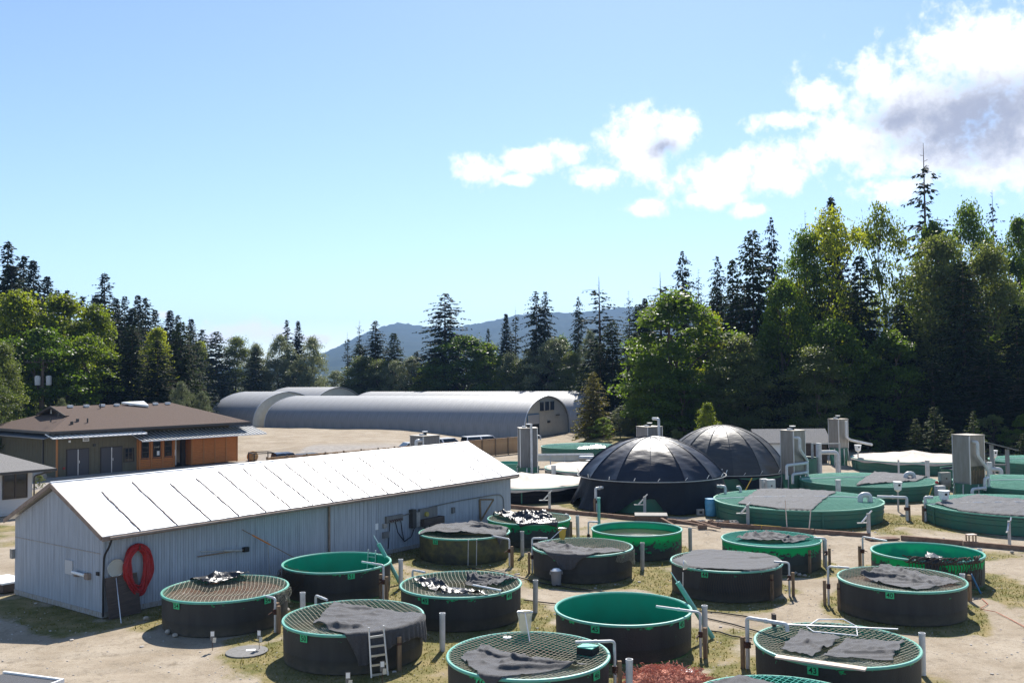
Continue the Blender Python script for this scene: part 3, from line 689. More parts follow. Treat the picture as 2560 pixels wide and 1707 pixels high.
# ------------------------------------------------------------------ brown building
BO = Vector((-34.21, 70.54, 0)); BA = rad(49); BL = 15.3; BD = 11.0
def brown():
    t = thing('brown_building', 'olive walled building with brown shingle hip roof and cedar clad entrance', 'building', BO, BA)
    u = Vector((math.cos(BA), math.sin(BA), 0)); nr = Vector((math.sin(BA), -math.cos(BA), 0)); WH = 3.42
    fx = lambda px, py, off=0: (lambda h: ((h - BO).dot(u), h.z))(plane_hit(px, py, BO + nr * off, nr))
    xc = fx(342, 1150)[0]
    # olive board and batten walls
    m = MB(); m.box(0, xc, 0, .2, 0, WH); m.box(0, .2, .2, BD, 0, WH); m.box(xc, BL - .1, .9, 1.1, 0, WH); m.box(BL - .3, BL - .1, 1.1, BD, 0, WH); m.box(.2, BL - .3, BD - .2, BD, 0, WH)
    w = m.build('wall', MT['olive'], t)
    bt = MB()
    for k in range(int(xc / .3)): bt.box(.15 + k * .3, .19 + k * .3, -.022, 0, .05, WH - .02)
    for k in range(int(BD / .3)): bt.box(-.022, 0, .15 + k * .3, .19 + k * .3, .05, WH - .02)
    bt.build('batten', MT['olive'], w)
    MB().box(-.07, .05, -.06, .04, 0, WH).build('corner_post', MT['cedar_post'], t)
    MB().box(xc - .02, xc + .1, -.08, .02, 0, WH).build('corner_post', MT['cedar_post'], t)
    MB().tube([(-.06, 2.3, .02), (-.06, 2.3, WH)], .06, 8).build('downpipe', MT['gutter'], t)
    # roof: hip with a gablet at the left end
    ov = .85; ze = WH + .06; ra, rb, rc, zr = 2.15, 12.3, BD / 2, 5.16
    e = [(-ov, -ov, ze), (BL + ov, -ov, ze), (BL + ov, BD + ov, ze), (-ov, BD + ov, ze)]
    r0, r1 = (ra, rc, zr), (rb, rc, zr)
    gl = .42        # how far down the gablet base lies
    def lerp(a, b, f): return tuple(a[i] + (b[i] - a[i]) * f for i in range(3))
    # front slope plane reaches the ridge; the gablet base is where the left hip stops
    gf = (ra + .0, rc - (rc + ov) * gl, zr - (zr - ze) * gl); gb_ = (ra, rc + (BD + ov - rc) * gl, zr - (zr - ze) * gl)
    m = MB()
    m.add([e[0], e[1], r1, r0, gf], [(0, 1, 2, 3, 4)])
    m.add([e[1], e[2], r1], [(0, 1, 2)])
    m.add([e[2], e[3], gb_, r0, r1], [(0, 1, 2, 3, 4)])
    m.add([e[3], e[0], gf, gb_], [(0, 1, 2, 3)])
    rf = m.build('roof', MT['shingle'], t)
    gm = MB(); gm.add([(ra + .35, gf[1], gf[2] - .02), (ra + .35, gb_[1], gb_[2] - .02), (ra + .35, rc, zr - .03)], [(0, 1, 2)]); gm.build('gablet_wall', MT['door_frame'], rf)
    for q in (gf, gb_): MB().beam((ra - .35, q[1], q[2] - .02), (ra - .35, rc, zr - .02), .06, .16).build('barge_board', MT['door_frame'], rf)
    m = MB(); m.add([(ra - .38, gf[1], gf[2] + .03), (ra + .02, gf[1], gf[2] + .03), (ra + .02, rc, zr + .03), (ra - .38, rc, zr + .03)], [(0, 1, 2, 3)])
    m.add([(ra - .38, gb_[1], gb_[2] + .03), (ra - .38, rc, zr + .03), (ra + .02, rc, zr + .03), (ra + .02, gb_[1], gb_[2] + .03)], [(0, 1, 2, 3)]); m.build('gablet_roof', MT['shingle'], rf)
    MB().tube([(ra + .1, rc + .9, gf[2] + .1), (ra + .1, rc + .9, gf[2] + .62)], .05, 8).build('vent_pipe', MT['white'], rf)
    for k in range(4):
        a, b = e[k], e[(k + 1) % 4]; MB().beam((a[0], a[1], ze - .10), (b[0], b[1], ze - .10), .12, .18).build('gutter', MT['gutter'], t)
    MB().box(-ov + .1, BL + ov - .1, -ov + .1, BD + ov - .1, ze - .22, ze - .16).build('soffit', MT['door_frame'], t)
    for px in (168, 206, 244, 280, 316, 380, 413):
        f = (px - 137) / (430 - 137); x = ra + (rb - ra) * f
        v = MB(); v.box(x - .17, x + .17, rc - .55, rc - .2, zr - .11, zr + .08); v.build('roof_vent', MT['white'], rf)
    MB().tube([(5.4, rc - 1.0, zr - .35), (5.4, rc - 1.0, zr + .12)], .05, 8).build('vent_pipe', MT['gutter'], rf)
    for (x, y, h) in ((.2, 1.6, .3), (1.2, 2.6, .3), (1.4, .7, .22), (2.1, 1.3, .22), (2.7, .9, .35)):
        zz = ze + (y + ov) * (zr - ze) / (rc + ov); MB().tube([(x, y, zz - .05), (x, y, zz + h)], .06 if h > .25 else .12, 8).build('vent_pipe', MT['gutter'], rf)
    # triangular skylight hood on the ridge
    m = MB(); x0 = 7.6; m.add([(x0, rc - .2, zr + .2), (x0 + 1.9, rc - 1.2, zr - .1), (x0 + 2.3, rc + .4, zr + .22), (x0, rc - .2, zr + .06), (x0 + 1.9, rc - 1.2, zr - .26), (x0 + 2.3, rc + .4, zr + .0)],
                            [(0, 1, 2), (0, 3, 4, 1), (1, 4, 5, 2), (2, 5, 3, 0)]); sk = m.build('skylight', MT['awning'], rf)
    # metal awnings with ribs
    def awning(x0, x1, y0, y1, z0, z1, mt_, name, ribm):
        m = MB(); m.prism([(x0, 0), (x1, 0), (x1, 1), (x0, 1)], lambda x, f: (x, y0 + (y1 - y0) * f, z0 + (z1 - z0) * f), lambda x, f: (x, y0 + (y1 - y0) * f, z0 + (z1 - z0) * f - .05))
        o = m.build(name, mt_, t); r = MB(); n = int((x1 - x0) / .38)
        for k in range(n + 1):
            x = x0 + .02 + (x1 - x0 - .04) * k / n; r.beam((x, y0, z0 + .025), (x, y1, z1 + .025), .04, .05)
        r.build('standing_seam', ribm, o); return o
    awning(-.9, fx(366, 1075, 1.2)[0], -.0, -1.35, WH - .14, WH - .44, MT['awning'], 'awning', MT['white'])
    m = MB(); m.prism([(-.9, 0), (BD, 0), (BD, 1), (-.9, 1)], lambda y, f: (-1.35 * f, y, WH - .14 - .3 * f), lambda y, f: (-1.35 * f, y, WH - .19 - .3 * f)); m.build('awning', MT['awning_dark'], t)
    xa = fx(353, 1100, 1.6)[0]; awning(xa, BL + 1.9, .55, -1.75, 2.98, 2.42, MT['awning_dark'], 'awning', MT['white'])
    MB().beam((xa, -1.76, 2.40), (BL + 1.9, -1.76, 2.40), .05, .07).build('awning_edge', MT['white'], t)
    # doors
    def dbl(px0, px1, py):
        a, b = fx(px0, 1200)[0], fx(px1, 1200)[0]; h = fx((px0 + px1) / 2, py)[1]
        fr = MB().box(a - .07, b + .07, -.04, -.005, 0, h + .07).build('door', MT['door_frame'], t)
        c = (a + b) / 2
        for q, (s0, s1) in enumerate(((a, c - .03), (c + .03, b))):
            lf = MB().box(s0, s1, -.075, -.042, .03, h).build('leaf', MT['door'], fr)
        MB().box(c - .03, c + .03, -.085, -.042, .03, h).build('astragal', MT['alu'], fr)
        MB().box(c + .06, c + .1, -.14, -.078, .95, 1.15).build('handle', MT['alu'], fr)
    dbl(167, 220, 1123); dbl(252, 303, 1118)
    def window(a, b, z0, z1, y, bars):
        f = MB(); d = .07
        f.box(a - d, a, y - .05, y - .004, z0 - d, z1 + d); f.box(b, b + d, y - .05, y - .004, z0 - d, z1 + d); f.box(a, b, y - .05, y - .004, z0 - d, z0); f.box(a, b, y - .05, y - .004, z1, z1 + d)
        w = f.build('window', MT['door_frame'], t); k = bars + 1
        for i in range(k):
            za = z0 + (z1 - z0) * i / k + (.025 if i else 0); zb = z0 + (z1 - z0) * (i + 1) / k - (.025 if i < k - 1 else 0)
            MB().box(a + .002, b - .002, y - .02, y - .006, za, zb).build('pane', MT['glass'], w)
        for i in range(1, k): zc = z0 + (z1 - z0) * i / k; MB().box(a, b, y - .045, y - .006, zc - .025, zc + .025).build('glazing_bar', MT['door_frame'], w)
        return w
    a, b = fx(311, 1150)[0], fx(333, 1150)[0]; window(a, b, fx(322, 1152)[1], fx(322, 1121)[1], 0, 2)
    for px, py, s, mt_ in ((173, 1094, .18, 'red'), (173, 1103, .16, 'white'), (159, 1170, .14, 'red'), (235, 1112, .2, 'gutter')):
        a = fx(px, py); MB().box(a[0] - s / 2, a[0] + s / 2, -.1, -.024, a[1] - s / 2, a[1] + s / 2).build('wall_fixture', MT[mt_], t)
    a = fx(214, 1095); vf = MB().box(a[0] - .24, a[0] + .24, -.08, -.024, a[1] - .24, a[1] + .24).build('vent_grille', MT['white'], t)
    for k in range(4): MB().box(a[0] - .17, a[0] + .17, -.095, -.081, a[1] - .17 + k * .095, a[1] - .12 + k * .095).build('louvre', MT['conc_dark'], vf)
    # cedar clad entrance: window bay, recessed doorway, slatted bay
    yb = -.12; b0, b1 = xc + .14, fx(434, 1140, .12)[0]; H = 2.78
    MB().box(b0, b1, yb + .03, .9, 0, H).build('bay_wall', MT['door_frame'], t)
    def slats(x0, x1, z0, z1, name, y=yb):
        m = MB(); z = z0
        while z < z1 - .02: m.box(x0, x1, y - .03, y + .03, z, min(z + .115, z1)); z += .135
        return m.build(name, MT['cedar'], t)
    n = 3; pw = (b1 - b0) / n
    for k in range(n):
        x0 = b0 + k * pw; x1 = x0 + pw
        MB().box(x0 - .06, x0 + .06, yb - .09, yb + .02, 0, H).build('cedar_post', MT['cedar_post'], t)
        slats(x0 + .06, x1 - .06, .05, .88, 'cedar_panel'); slats(x0 + .06, x1 - .06, 2.35, H, 'cedar_panel')
        MB().box(x0 + .06, x1 - .06, yb, yb + .03, .9, 2.34).build('cedar_back', MT['cedar'], t)
        window(x0 + .24, x1 - .24, 1.02, 2.2, yb, (2, 0, 2)[k])
        if k == 1: MB().box(x0 + .5, x0 + .72, yb - .035, yb - .022, 1.1, 1.45).build('posted_notice', MT['white'], t)
    MB().box(b1 - .06, b1 + .06, yb - .09, yb + .02, 0, H).build('cedar_post', MT['cedar_post'], t)
    s0 = fx(479, 1140, .2)[0]; s1 = fx(592, 1120, .2)[0]
    MB().box(b1, s0, .75, .9, 0, H).build('doorway_back', MT['door_frame'], t)
    gd = MB().box(b1 + .1, b1 + 1.15, .66, .74, 0, 2.3).build('glass_door', MT['glass'], t)
    MB().box(b1 + .58, b1 + .65, .62, .655, .1, 2.25).build('door_stile', MT['alu'], gd); MB().box(b1 + .5, b1 + .54, .58, .615, .9, 1.4).build('handle', MT['alu'], gd)
    MB().box(s0, s1, -.17, 1.0, .1, H).build('bay_wall', MT['cedar'], t); n = 4; pw = (s1 - s0) / n
    for k in range(n):
        x0 = s0 + k * pw; slats(x0 + .06, x0 + pw - .06, .12, 1.2, 'cedar_panel', -.2); slats(x0 + .06, x0 + pw - .06, 1.26, H, 'cedar_panel', -.2)
        MB().box(x0 - .06, x0 + .06, -.27, -.17, .08, H).build('cedar_post', MT['cedar_post'], t)
    MB().box(s1 - .06, s1 + .06, -.27, -.15, .08, H).build('cedar_post', MT['cedar_post'], t)
    m = MB(); z = .12
    while z < H: m.box(s1, s1 + .05, -.14, 1.0, z, z + .115); z += .135
    m.build('cedar_panel', MT['cedar'], t)
    p = MB(); p.box(-1.4, s1 + .4, -1.5, -.28, -.02, .05); o = p.build('concrete_apron', MT['concrete'], t)
brown()

# ------------------------------------------------------------------ small grey house at the frame edge
def grey_house():
    o = P(80, 1282); A = rad(49)
    t = thing('grey_house', 'small pale lap sided house with grey shingle roof at the drive', 'house', o, A)
    L, W, H = 9.0, 7.0, 2.38
    w = MB(); w.box(-L, 0, .0, .2, 0, H); w.box(-.2, 0, .2, W, 0, H); w.box(-L, -.2, W - .2, W, 0, H); w.box(-L, -L + .2, .2, W - .2, 0, H); wo = w.build('wall', MT['house_wall'], t)
    lp = MB()
    for k in range(13): z = .12 + k * .175; lp.prism([(0, z), (.03, z), (.008, z + .17), (0, z + .17)], lambda d, zz: (-L, -d, zz), lambda d, zz: (-.0, -d, zz))
    lp.build('lap_board', MT['house_wall'], wo)
    ov = .9; ze = H + .05; zr = H + 1.75
    e = [(-L - ov, -ov, ze), (ov, -ov, ze), (ov, W + ov, ze), (-L - ov, W + ov, ze)]; r0, r1 = (-L + 3, W / 2, zr), (-3.2, W / 2, zr)
    m = MB(); m.add(e + [r0, r1], [(0, 1, 5, 4), (1, 2, 5), (2, 3, 4, 5), (3, 0, 4)]); m.build('roof', MT['shingle_grey'], t)
    for k in range(4): a, b = e[k], e[(k + 1) % 4]; MB().beam((a[0], a[1], ze - .07), (b[0], b[1], ze - .07), .09, .13).build('gutter', MT['gutter'], t)
    MB().box(-L - ov + .06, ov - .06, -ov + .06, W + ov - .06, ze - .15, ze - .11).build('soffit', MT['house_wall'], t)
    MB().tube(smooth_arc([(ov - .1, -ov, ze - .1), (.06, -.1, ze - .4), (.06, -.1, .05)], .15), .045, 8).build('downpipe', MT['gutter'], t)
    u = Vector((math.cos(A), math.sin(A), 0)); nr = Vector((math.sin(A), -math.cos(A), 0))
    fx = lambda px, py: (lambda h: ((h - o).dot(u), h.z))(plane_hit(px, py, o, nr))
    a, b = fx(8, 1234), fx(65, 1180); x0, x1, z0, z1 = a[0], b[0], .95, 2.2
    f = MB(); d = .06
    for (p, q, r, s) in ((x0 - d, x0, z0 - d, z1 + d), (x1, x1 + d, z0 - d, z1 + d), (x0, x1, z0 - d, z0), (x0, x1, z1, z1 + d), ((x0 + x1) / 2 - .04, (x0 + x1) / 2 + .04, z0, z1)): f.box(p, q, -.09, -.032, r, s)
    w = f.build('window', MT['door_frame'], t)
    for (p, q) in ((x0, (x0 + x1) / 2 - .04), ((x0 + x1) / 2 + .04, x1)): MB().box(p, q, -.06, -.034, z0, z1).build('pane', MT['glass'], w)
grey_house()

# ------------------------------------------------------------------ arched metal huts
QA = rad(153)       # direction of the long axis, seen from the gabled end
def arch_profile(w, h, n=18):
    pts = []
    for i in range(n + 1):
        f = -1 + 2 * i / n
        s = abs(f); y = (w / 2) * (1 - (1 - s) ** 1.0) if False else None
        a = PI * i / n
        x = -math.cos(a) * w / 2; z = (math.sin(a) ** .62) * h * .93 + h * .07 * (1 - abs(math.cos(a))) ** 1.0
        pts.append((x, z))
    pts[0] = (-w / 2, 0); pts[-1] = (w / 2, 0)
    return pts
def hut(name, label, o, ln, w, h, npan, front=False, grp=None):
    # local: +x runs away along the hut, y across; the near corner of the gable is the origin
    t = thing(name, label, 'hut', o, QA, grp)
    pr = [(x - w / 2, z) for x, z in arch_profile(w, h)]      # y from -w to 0 ; near side is y = -w..0 mirrored below
    pr = [(-(y), z) for y, z in pr]; pl = ln / npan
    m = MB(); n = len(pr)
    rings = [(0, 0), (.12, .035), (.24, 0)]; k = 0; xs = []
    seg = 4; prof = []
    for q in range(seg): prof += [(q / seg * pl, 0.0), ((q + .5) / seg * pl, .018)]
    prof.append((pl, 0.0))
    for (x, d) in prof:
        for i, (y, z) in enumerate(pr):
            c = (y - w / 2, z); l = math.hypot(*c) or 1
            m.v.append((x, -(y + c[0] / l * d), z + c[1] / l * d))
    for r in range(len(prof) - 1):
        for i in range(n - 1):
            a = r * n + i; m.f.append((a, a + 1, a + n + 1, a + n))
    me = m.mesh('arch_panel', MT['quonset'], True)
    for k in range(npan):
        p = link('arch_panel', me, t); p.location.x = k * pl
    e = MB()
    for x in (-.04, ln - .02):
        for i in range(n - 1):
            a, b = pr[i], pr[i + 1]; e.beam((x, -a[0], a[1]), (x, -b[0], b[1]), .1, .08)
    e.build('end_flange', MT['quonset_edge'], t)
    for x in (.12, ln - .12): MB().add([(x, -y * .985 - w * .0075, z * .985) for y, z in pr], [tuple(range(n))]).build('gable_wall', MT['quonset_wall'], t)
    if front:
        wm = MB()
        for k in range(3):
            y = -w * .5 + (k - 1) * 1.5 + .1
            f = MB().box(.02, .1, y - .66, y + .66, 2.95, 4.15).build('window', MT['quonset_wall'], t); MB().box(-.01, .018, y - .56, y + .56, 3.02, 4.08).build('pane', MT['glass'], f)
        d = MB().box(.03, .1, -4.2, -1.0, 0, 2.75).build('door_frame', MT['blue'], t)
        MB().box(-.01, .028, -4.05, -1.1, 1.55, 2.65).build('roller_door', MT['quonset_edge'], d); MB().box(-.005, .028, -4.05, -1.1, .02, 1.53).build('doorway', MT['black'], d)
        MB().box(0, .1, -w * .56, -w * .51, 1.5, 1.75).build('vent_grille', MT['gutter'], t); MB().box(0, .1, -w * .78, -w * .70, 2.3, 2.4).build('vent_grille', MT['gutter'], t)
    return t
qo = P(1310, 1097); qu = Vector((math.cos(QA), math.sin(QA), 0)); qv = Vector((math.sin(QA), -math.cos(QA), 0))   # qv points across, away to the right
HW = 13.0
hut('arched_hut', 'long arched metal hut with cream end wall and three dark windows', qo, 38.6, HW, 4.75, 26, True)
hut('arched_hut', 'short taller arched metal hut joined beyond the end of the long one', qo + qu * 39.8 - qv * .9, 7.8, HW + 1.2, 5.35, 5)
hut('arched_hut', 'rear arched metal hut whose ridge shows above the long one', qo + qv * 14.2 - qu * 8, 44, HW, 5.05, 30)
hut('arched_hut', 'rear short arched metal hut seen between two nearer ridges', qo + qv * 14.2 + qu * 42.5, 10, HW + 1, 5.75, 7)
def gable_shed():
    o = qo + qu * 51.5 - qv * 1
    t = thing('cedar_lean_to', 'orange timber lean-to against the far end of the short hut', 'shed', o, QA)
    m = MB(); m.prism([(0, 0), (8, 0), (8, 1.6), (0, 3.6)], lambda y, z: (-3.2, -y, z), lambda y, z: (0, -y, z)); m.build('wall', MT['cedar'], t)
    MB().beam((-3.5, .2, 3.72), (-3.5, -8.3, 1.62), .2, .12).build('roof_edge', MT['gutter'], t)
    m = MB(); m.prism([(-.3, 3.70), (8.4, 1.52), (8.4, 1.64), (-.3, 3.82)], lambda y, z: (-3.4, -y, z), lambda y, z: (.2, -y, z)); m.build('roof', MT['shingle'], t)
gable_shed()

# ------------------------------------------------------------------ small shingled hut behind the domes
def pump_house():
    o = D(1898, 1150, 76.0); o.z = 0
    t = thing('pump_house', 'low dark timber hut with grey shingle gable roof behind the dome', 'shed', o, rad(-3))
    L, W, H = 5.4, 3.0, 1.75
    MB().box(0, L, 0, .12, 0, H).build('wall', MT['dark_wood'], t); MB().box(0, .12, .12, W, 0, H).build('wall', MT['dark_wood'], t); MB().box(L - .12, L, .12, W, 0, H).build('wall', MT['dark_wood'], t)
    m = MB(); m.add([(L - .05, 0, H), (L - .05, W, H), (L - .05, W / 2, H + .85)], [(0, 1, 2)]); m.build('gable', MT['fence_wood'], t)
    for s in (0, 1):
        m = MB(); y0 = -.4 if s == 0 else W + .4
        m.prism([(0, 0), (1, 0), (1, 1), (0, 1)], lambda a, f: (-.3 + (L + .6) * a, y0 + (W / 2 - y0) * f, H - .12 + 1.02 * f), lambda a, f: (-.3 + (L + .6) * a, y0 + (W / 2 - y0) * f, H - .2 + 1.02 * f)); m.build('roof_slope', MT['shingle_grey'], t)
    MB().box(.5, 1.7, -.03, 0, .2, 1.6).build('doorway', MT['white'], t); MB().box(1.72, 1.86, -.04, 0, 0, H).build('door_post', MT['cedar'], t)
pump_house()

# ------------------------------------------------------------------ board fence
def fence():
    a = P(666, 1145, 1.5); b = P(1300, 1092, 1.5); a.z = b.z = 0
    d = (b - a); ln = d.length; ang = math.atan2(d.y, d.x)
    t = thing('board_fence', 'weathered cedar board fence running behind the long shed', 'fence', a, ang)
    n = 150; w = ln / n; r = random.Random(2); mes = []
    for k in range(4):
        h = 1.46 + .012 * k; mes.append(MB().box(.006, w - .006, -.012, .012, .03, h).mesh('plank', MT['fence_wood']))
    for k in range(n):
        p = link('plank', mes[r.randrange(4)], t); p.location = (k * w, r.uniform(-.006, .006), 0)
    np_ = 16; pm = MB().box(-.055, .055, .016, .12, 0, 1.62).mesh('post', MT['fence_wood']); 
    pf = MB().box(-.05, .05, -.11, -.02, 0, 1.60).mesh('post', MT['wood'])
    for k in range(np_ + 1): p = link('post', pf, t); p.location.x = ln * k / np_
    for z in (.35, 1.2): MB().box(0, ln, .022, .06, z, z + .09).build('rail', MT['wood'], t)
    MB().box(-.02, ln + .02, -.06, .06, 1.505, 1.54).build('top_rail', MT['fence_wood'], t)
    return a, ang, ln
FA, FANG, FLEN = fence()

# ------------------------------------------------------------------ fish tanks
def net_mesh(name, R, z, sag, step, r, mt, seed=0, wob=1.0):
    rng = np.random.default_rng(seed); V = []; F = []; 
    ph = rng.uniform(0, 6, 6)
    def height(x, y):
        q = np.clip(1 - (x * x + y * y) / (R * R), 0, 1)
        return z - sag * q + q * wob * (.018 * np.sin(x * 4 + ph[0]) + .018 * np.sin(y * 5 + ph[1]))
    def warp(x, y):
        q = np.clip(1 - (x * x + y * y) / (R * R), 0, 1)
        return x + q * wob * .06 * np.sin(2.1 * y + ph[2]), y + q * wob * .06 * np.sin(2.6 * x + ph[3])
    k = 0
    n = int(2 * R / step)
    for ax in (0, 1):
        for i in range(1, n):
            c = -R + 2 * R * i / n + rng.normal(0, .006); h = math.sqrt(max(R * R - c * c, 0)); m = max(4, int(h * 2 / .16))
            s = np.linspace(-h, h, m + 1); x = np.full_like(s, c) if ax == 0 else s; y = s if ax == 0 else np.full_like(s, c)
            x, y = warp(x, y); zz = height(x, y)
            off = np.array([[r, 0, r * .6], [-r, 0, r * .6], [0, 0, -r]]) if ax == 0 else np.array([[0, r, r * .6], [0, -r, r * .6], [0, 0, -r]])
            pts = np.stack([x, y, zz], 1); V.append((pts[:, None, :] + off[None]).reshape(-1, 3))
            b = k + 3 * np.arange(m)[:, None]
            for j in range(3):
                jn = (j + 1) % 3; F.append(np.concatenate([b + j, b + jn, b + 3 + jn, b + 3 + j], 1))
            k += 3 * (m + 1)
    return np_mesh(name, np.concatenate(V), np.concatenate(F), mt)

def tank_meshes(R, rim, key, shell):
    sh = MB().lathe([(R - .035, .0), (R - .03, .03), (R - .02, rim * .33), (R - .018, rim * .34), (R - .02, rim * .35), (R - .017, rim * .62), (R - .012, rim - .03)], 72).mesh('shell', shell, True)
    ln = MB().lathe([(R - .05, rim - .02), (R - .055, .1), (0.02, .06)], 72).mesh('liner', MT['liner'], True)
    rm = MB().lathe([(R - .05 + .0, rim - .045), (R - .055, rim - .01), (R - .03, rim + .012), (R + .015, rim + .008), (R + .03, rim - .02), (R + .012, rim - .055), (R - .012, rim - .05)], 72, closed=True).mesh('rim', MT['green_rim'], True)
    return sh, ln, rm
TM = {k: tank_meshes(TR, RIM, k, MT[k]) for k in ('shell', 'shell_green', 'shell_half', 'shell_olive')}
NETS = [net_mesh('net', TR - .03, RIM + .012, .12, .115, .0062, MT['net'], s) for s in (1, 2)]
NET_G = net_mesh('net', TR - .03, RIM + .012, .08, .11, .008, MT['net_green'], 3)
WATER = MB().lathe([(TR - .056, 0), (0, 0.0)], 48).mesh('water', MT['water'])

WATER_RED = MB().lathe([(TR - .056, 0), (0, 0.0)], 48).mesh('water', mat('rust_brown_water', (.11, .055, .035), .25, .4, col2=(.17, .085, .05), nscale=1.6))

def text_mesh(s, size, mt):
    cu = bpy.data.curves.new('digits', 'FONT'); cu.body = s; cu.size = size; cu.align_x = 'CENTER'; cu.align_y = 'CENTER'; cu.extrude = .001
    cu.offset = size * .012
    o = bpy.data.objects.new('digits', cu); COL.objects.link(o); dg = bpy.context.evaluated_depsgraph_get()
    me = bpy.data.meshes.new_from_object(o.evaluated_get(dg)); bpy.data.objects.remove(o); bpy.data.curves.remove(cu)
    me.materials.clear(); me.materials.append(mt); return me
def plate(t, c, px, s, dim=False):
    # number plate on the outside of the tank, at the bearing that shows at this place
    best = min((abs(proj_x(Vector((c[0] + TR * math.sin(a), c[1] - TR * math.cos(a), RIM - .13))) - px), a) for a in [rad(q) for q in range(-85, 86)])[1]
    p = MB().box(-.115, .115, -.006, .006, -.085, .085).build('number_plate', MT['plate'], t)
    p.location = ((TR + .008) * math.sin(best), -(TR + .008) * math.cos(best), RIM - .145); p.rotation_euler = (0, 0, best)
    if s:
        d = link('digits', text_mesh(s, .18, MT['ink']), p); d.location = (0, -.0085, 0); d.rotation_euler = (PI / 2, 0, 0)
def proj_x(v):
    w = v - CAMP; return 1280 + FPX * w.dot(RT) / w.dot(FW)

TINFO = {   # shell, net, plates, water, label
    54: ('shell', 0, [(441, '54'), (669, '54')], .80, 'dark fish tank numbered 54 with fully netted top beside the shed corner'),
    51: ('shell', None, [(878, '51')], None, 'open dark fish tank with bare green inside and hanging brown net'),
    50: ('shell', 1, [(759, '50')], .62, 'dark fish tank numbered 50 with ladder and large shade cloth'),
    49: ('shell', 0, [(1062, '49'), (1272, '49')], .66, 'dark fish tank numbered 49 with crumpled cloth on its net'),
    52: ('shell_olive', 1, [(1088, '52')], .66, 'algae stained fish tank numbered 52 beside the shed wall'),
    53: ('shell_half', 0, [], .66, 'green fish tank at the shed end heaped with shiny black plastic'),
    48: ('shell', 1, [(1392, '48')], .66, 'dark netted fish tank with a grey bin standing against it'),
    47: ('shell_green', None, [], .70, 'open fish tank with bright green flaking outer wall'),
    45: ('shell', None, [(1487, '45'), (1704, '45')], None, 'open dark fish tank numbered 45 with clean green inside'),
    44: ('shell', 0, [(1763, '44')], .66, 'dark fish tank numbered 44 fully covered by shade cloth with draped net'),
    42: ('shell_half', 2, [], .66, 'dark fish tank with teal net top and green band under its rim'),
    46: ('shell', 0, [(1201, '46'), (1490, '46')], .55, 'dark fish tank numbered 46 with feeder box on its net'),
    43: ('shell', 1, [(2034, '43')], .55, 'dark fish tank numbered 43 with plank and net frame across its rim'),
    40: ('shell', 1, [(2224, '40')], .74, 'dark fish tank numbered 40 with cloth bunched over half its net'),
    39: ('shell_half', None, [], None, 'open dark fish tank with rolled net hung over its near rim'),
    41: ('shell', 2, [], .6, 'dark fish tank with teal netted top cut by the picture edge')}
TINFO[41] = TINFO[41][:4] + ('dark fish tank with teal netted top in front of the red net heap',)
TROOT = {}
for k, c in TANKS.items():
    sh, net, pl, wat, lab = TINFO[k]
    t = thing('fish_tank', lab, 'tank', (c[0], c[1], 0), 0, 'small round fish tanks'); TROOT[k] = t
    for nm, me in zip(('shell', 'liner', 'rim'), TM[sh]): link(nm, me, t)
    if net is not None:
        n = link('net', NET_G if net == 2 else NETS[net], t); n.rotation_euler.z = (k * 37 % 90) * PI / 180 * .6
    if wat: w = link('water', WATER_RED if k in (54, 40) else WATER, t); w.location.z = wat
    for px, s in pl: plate(t, c, px, s)

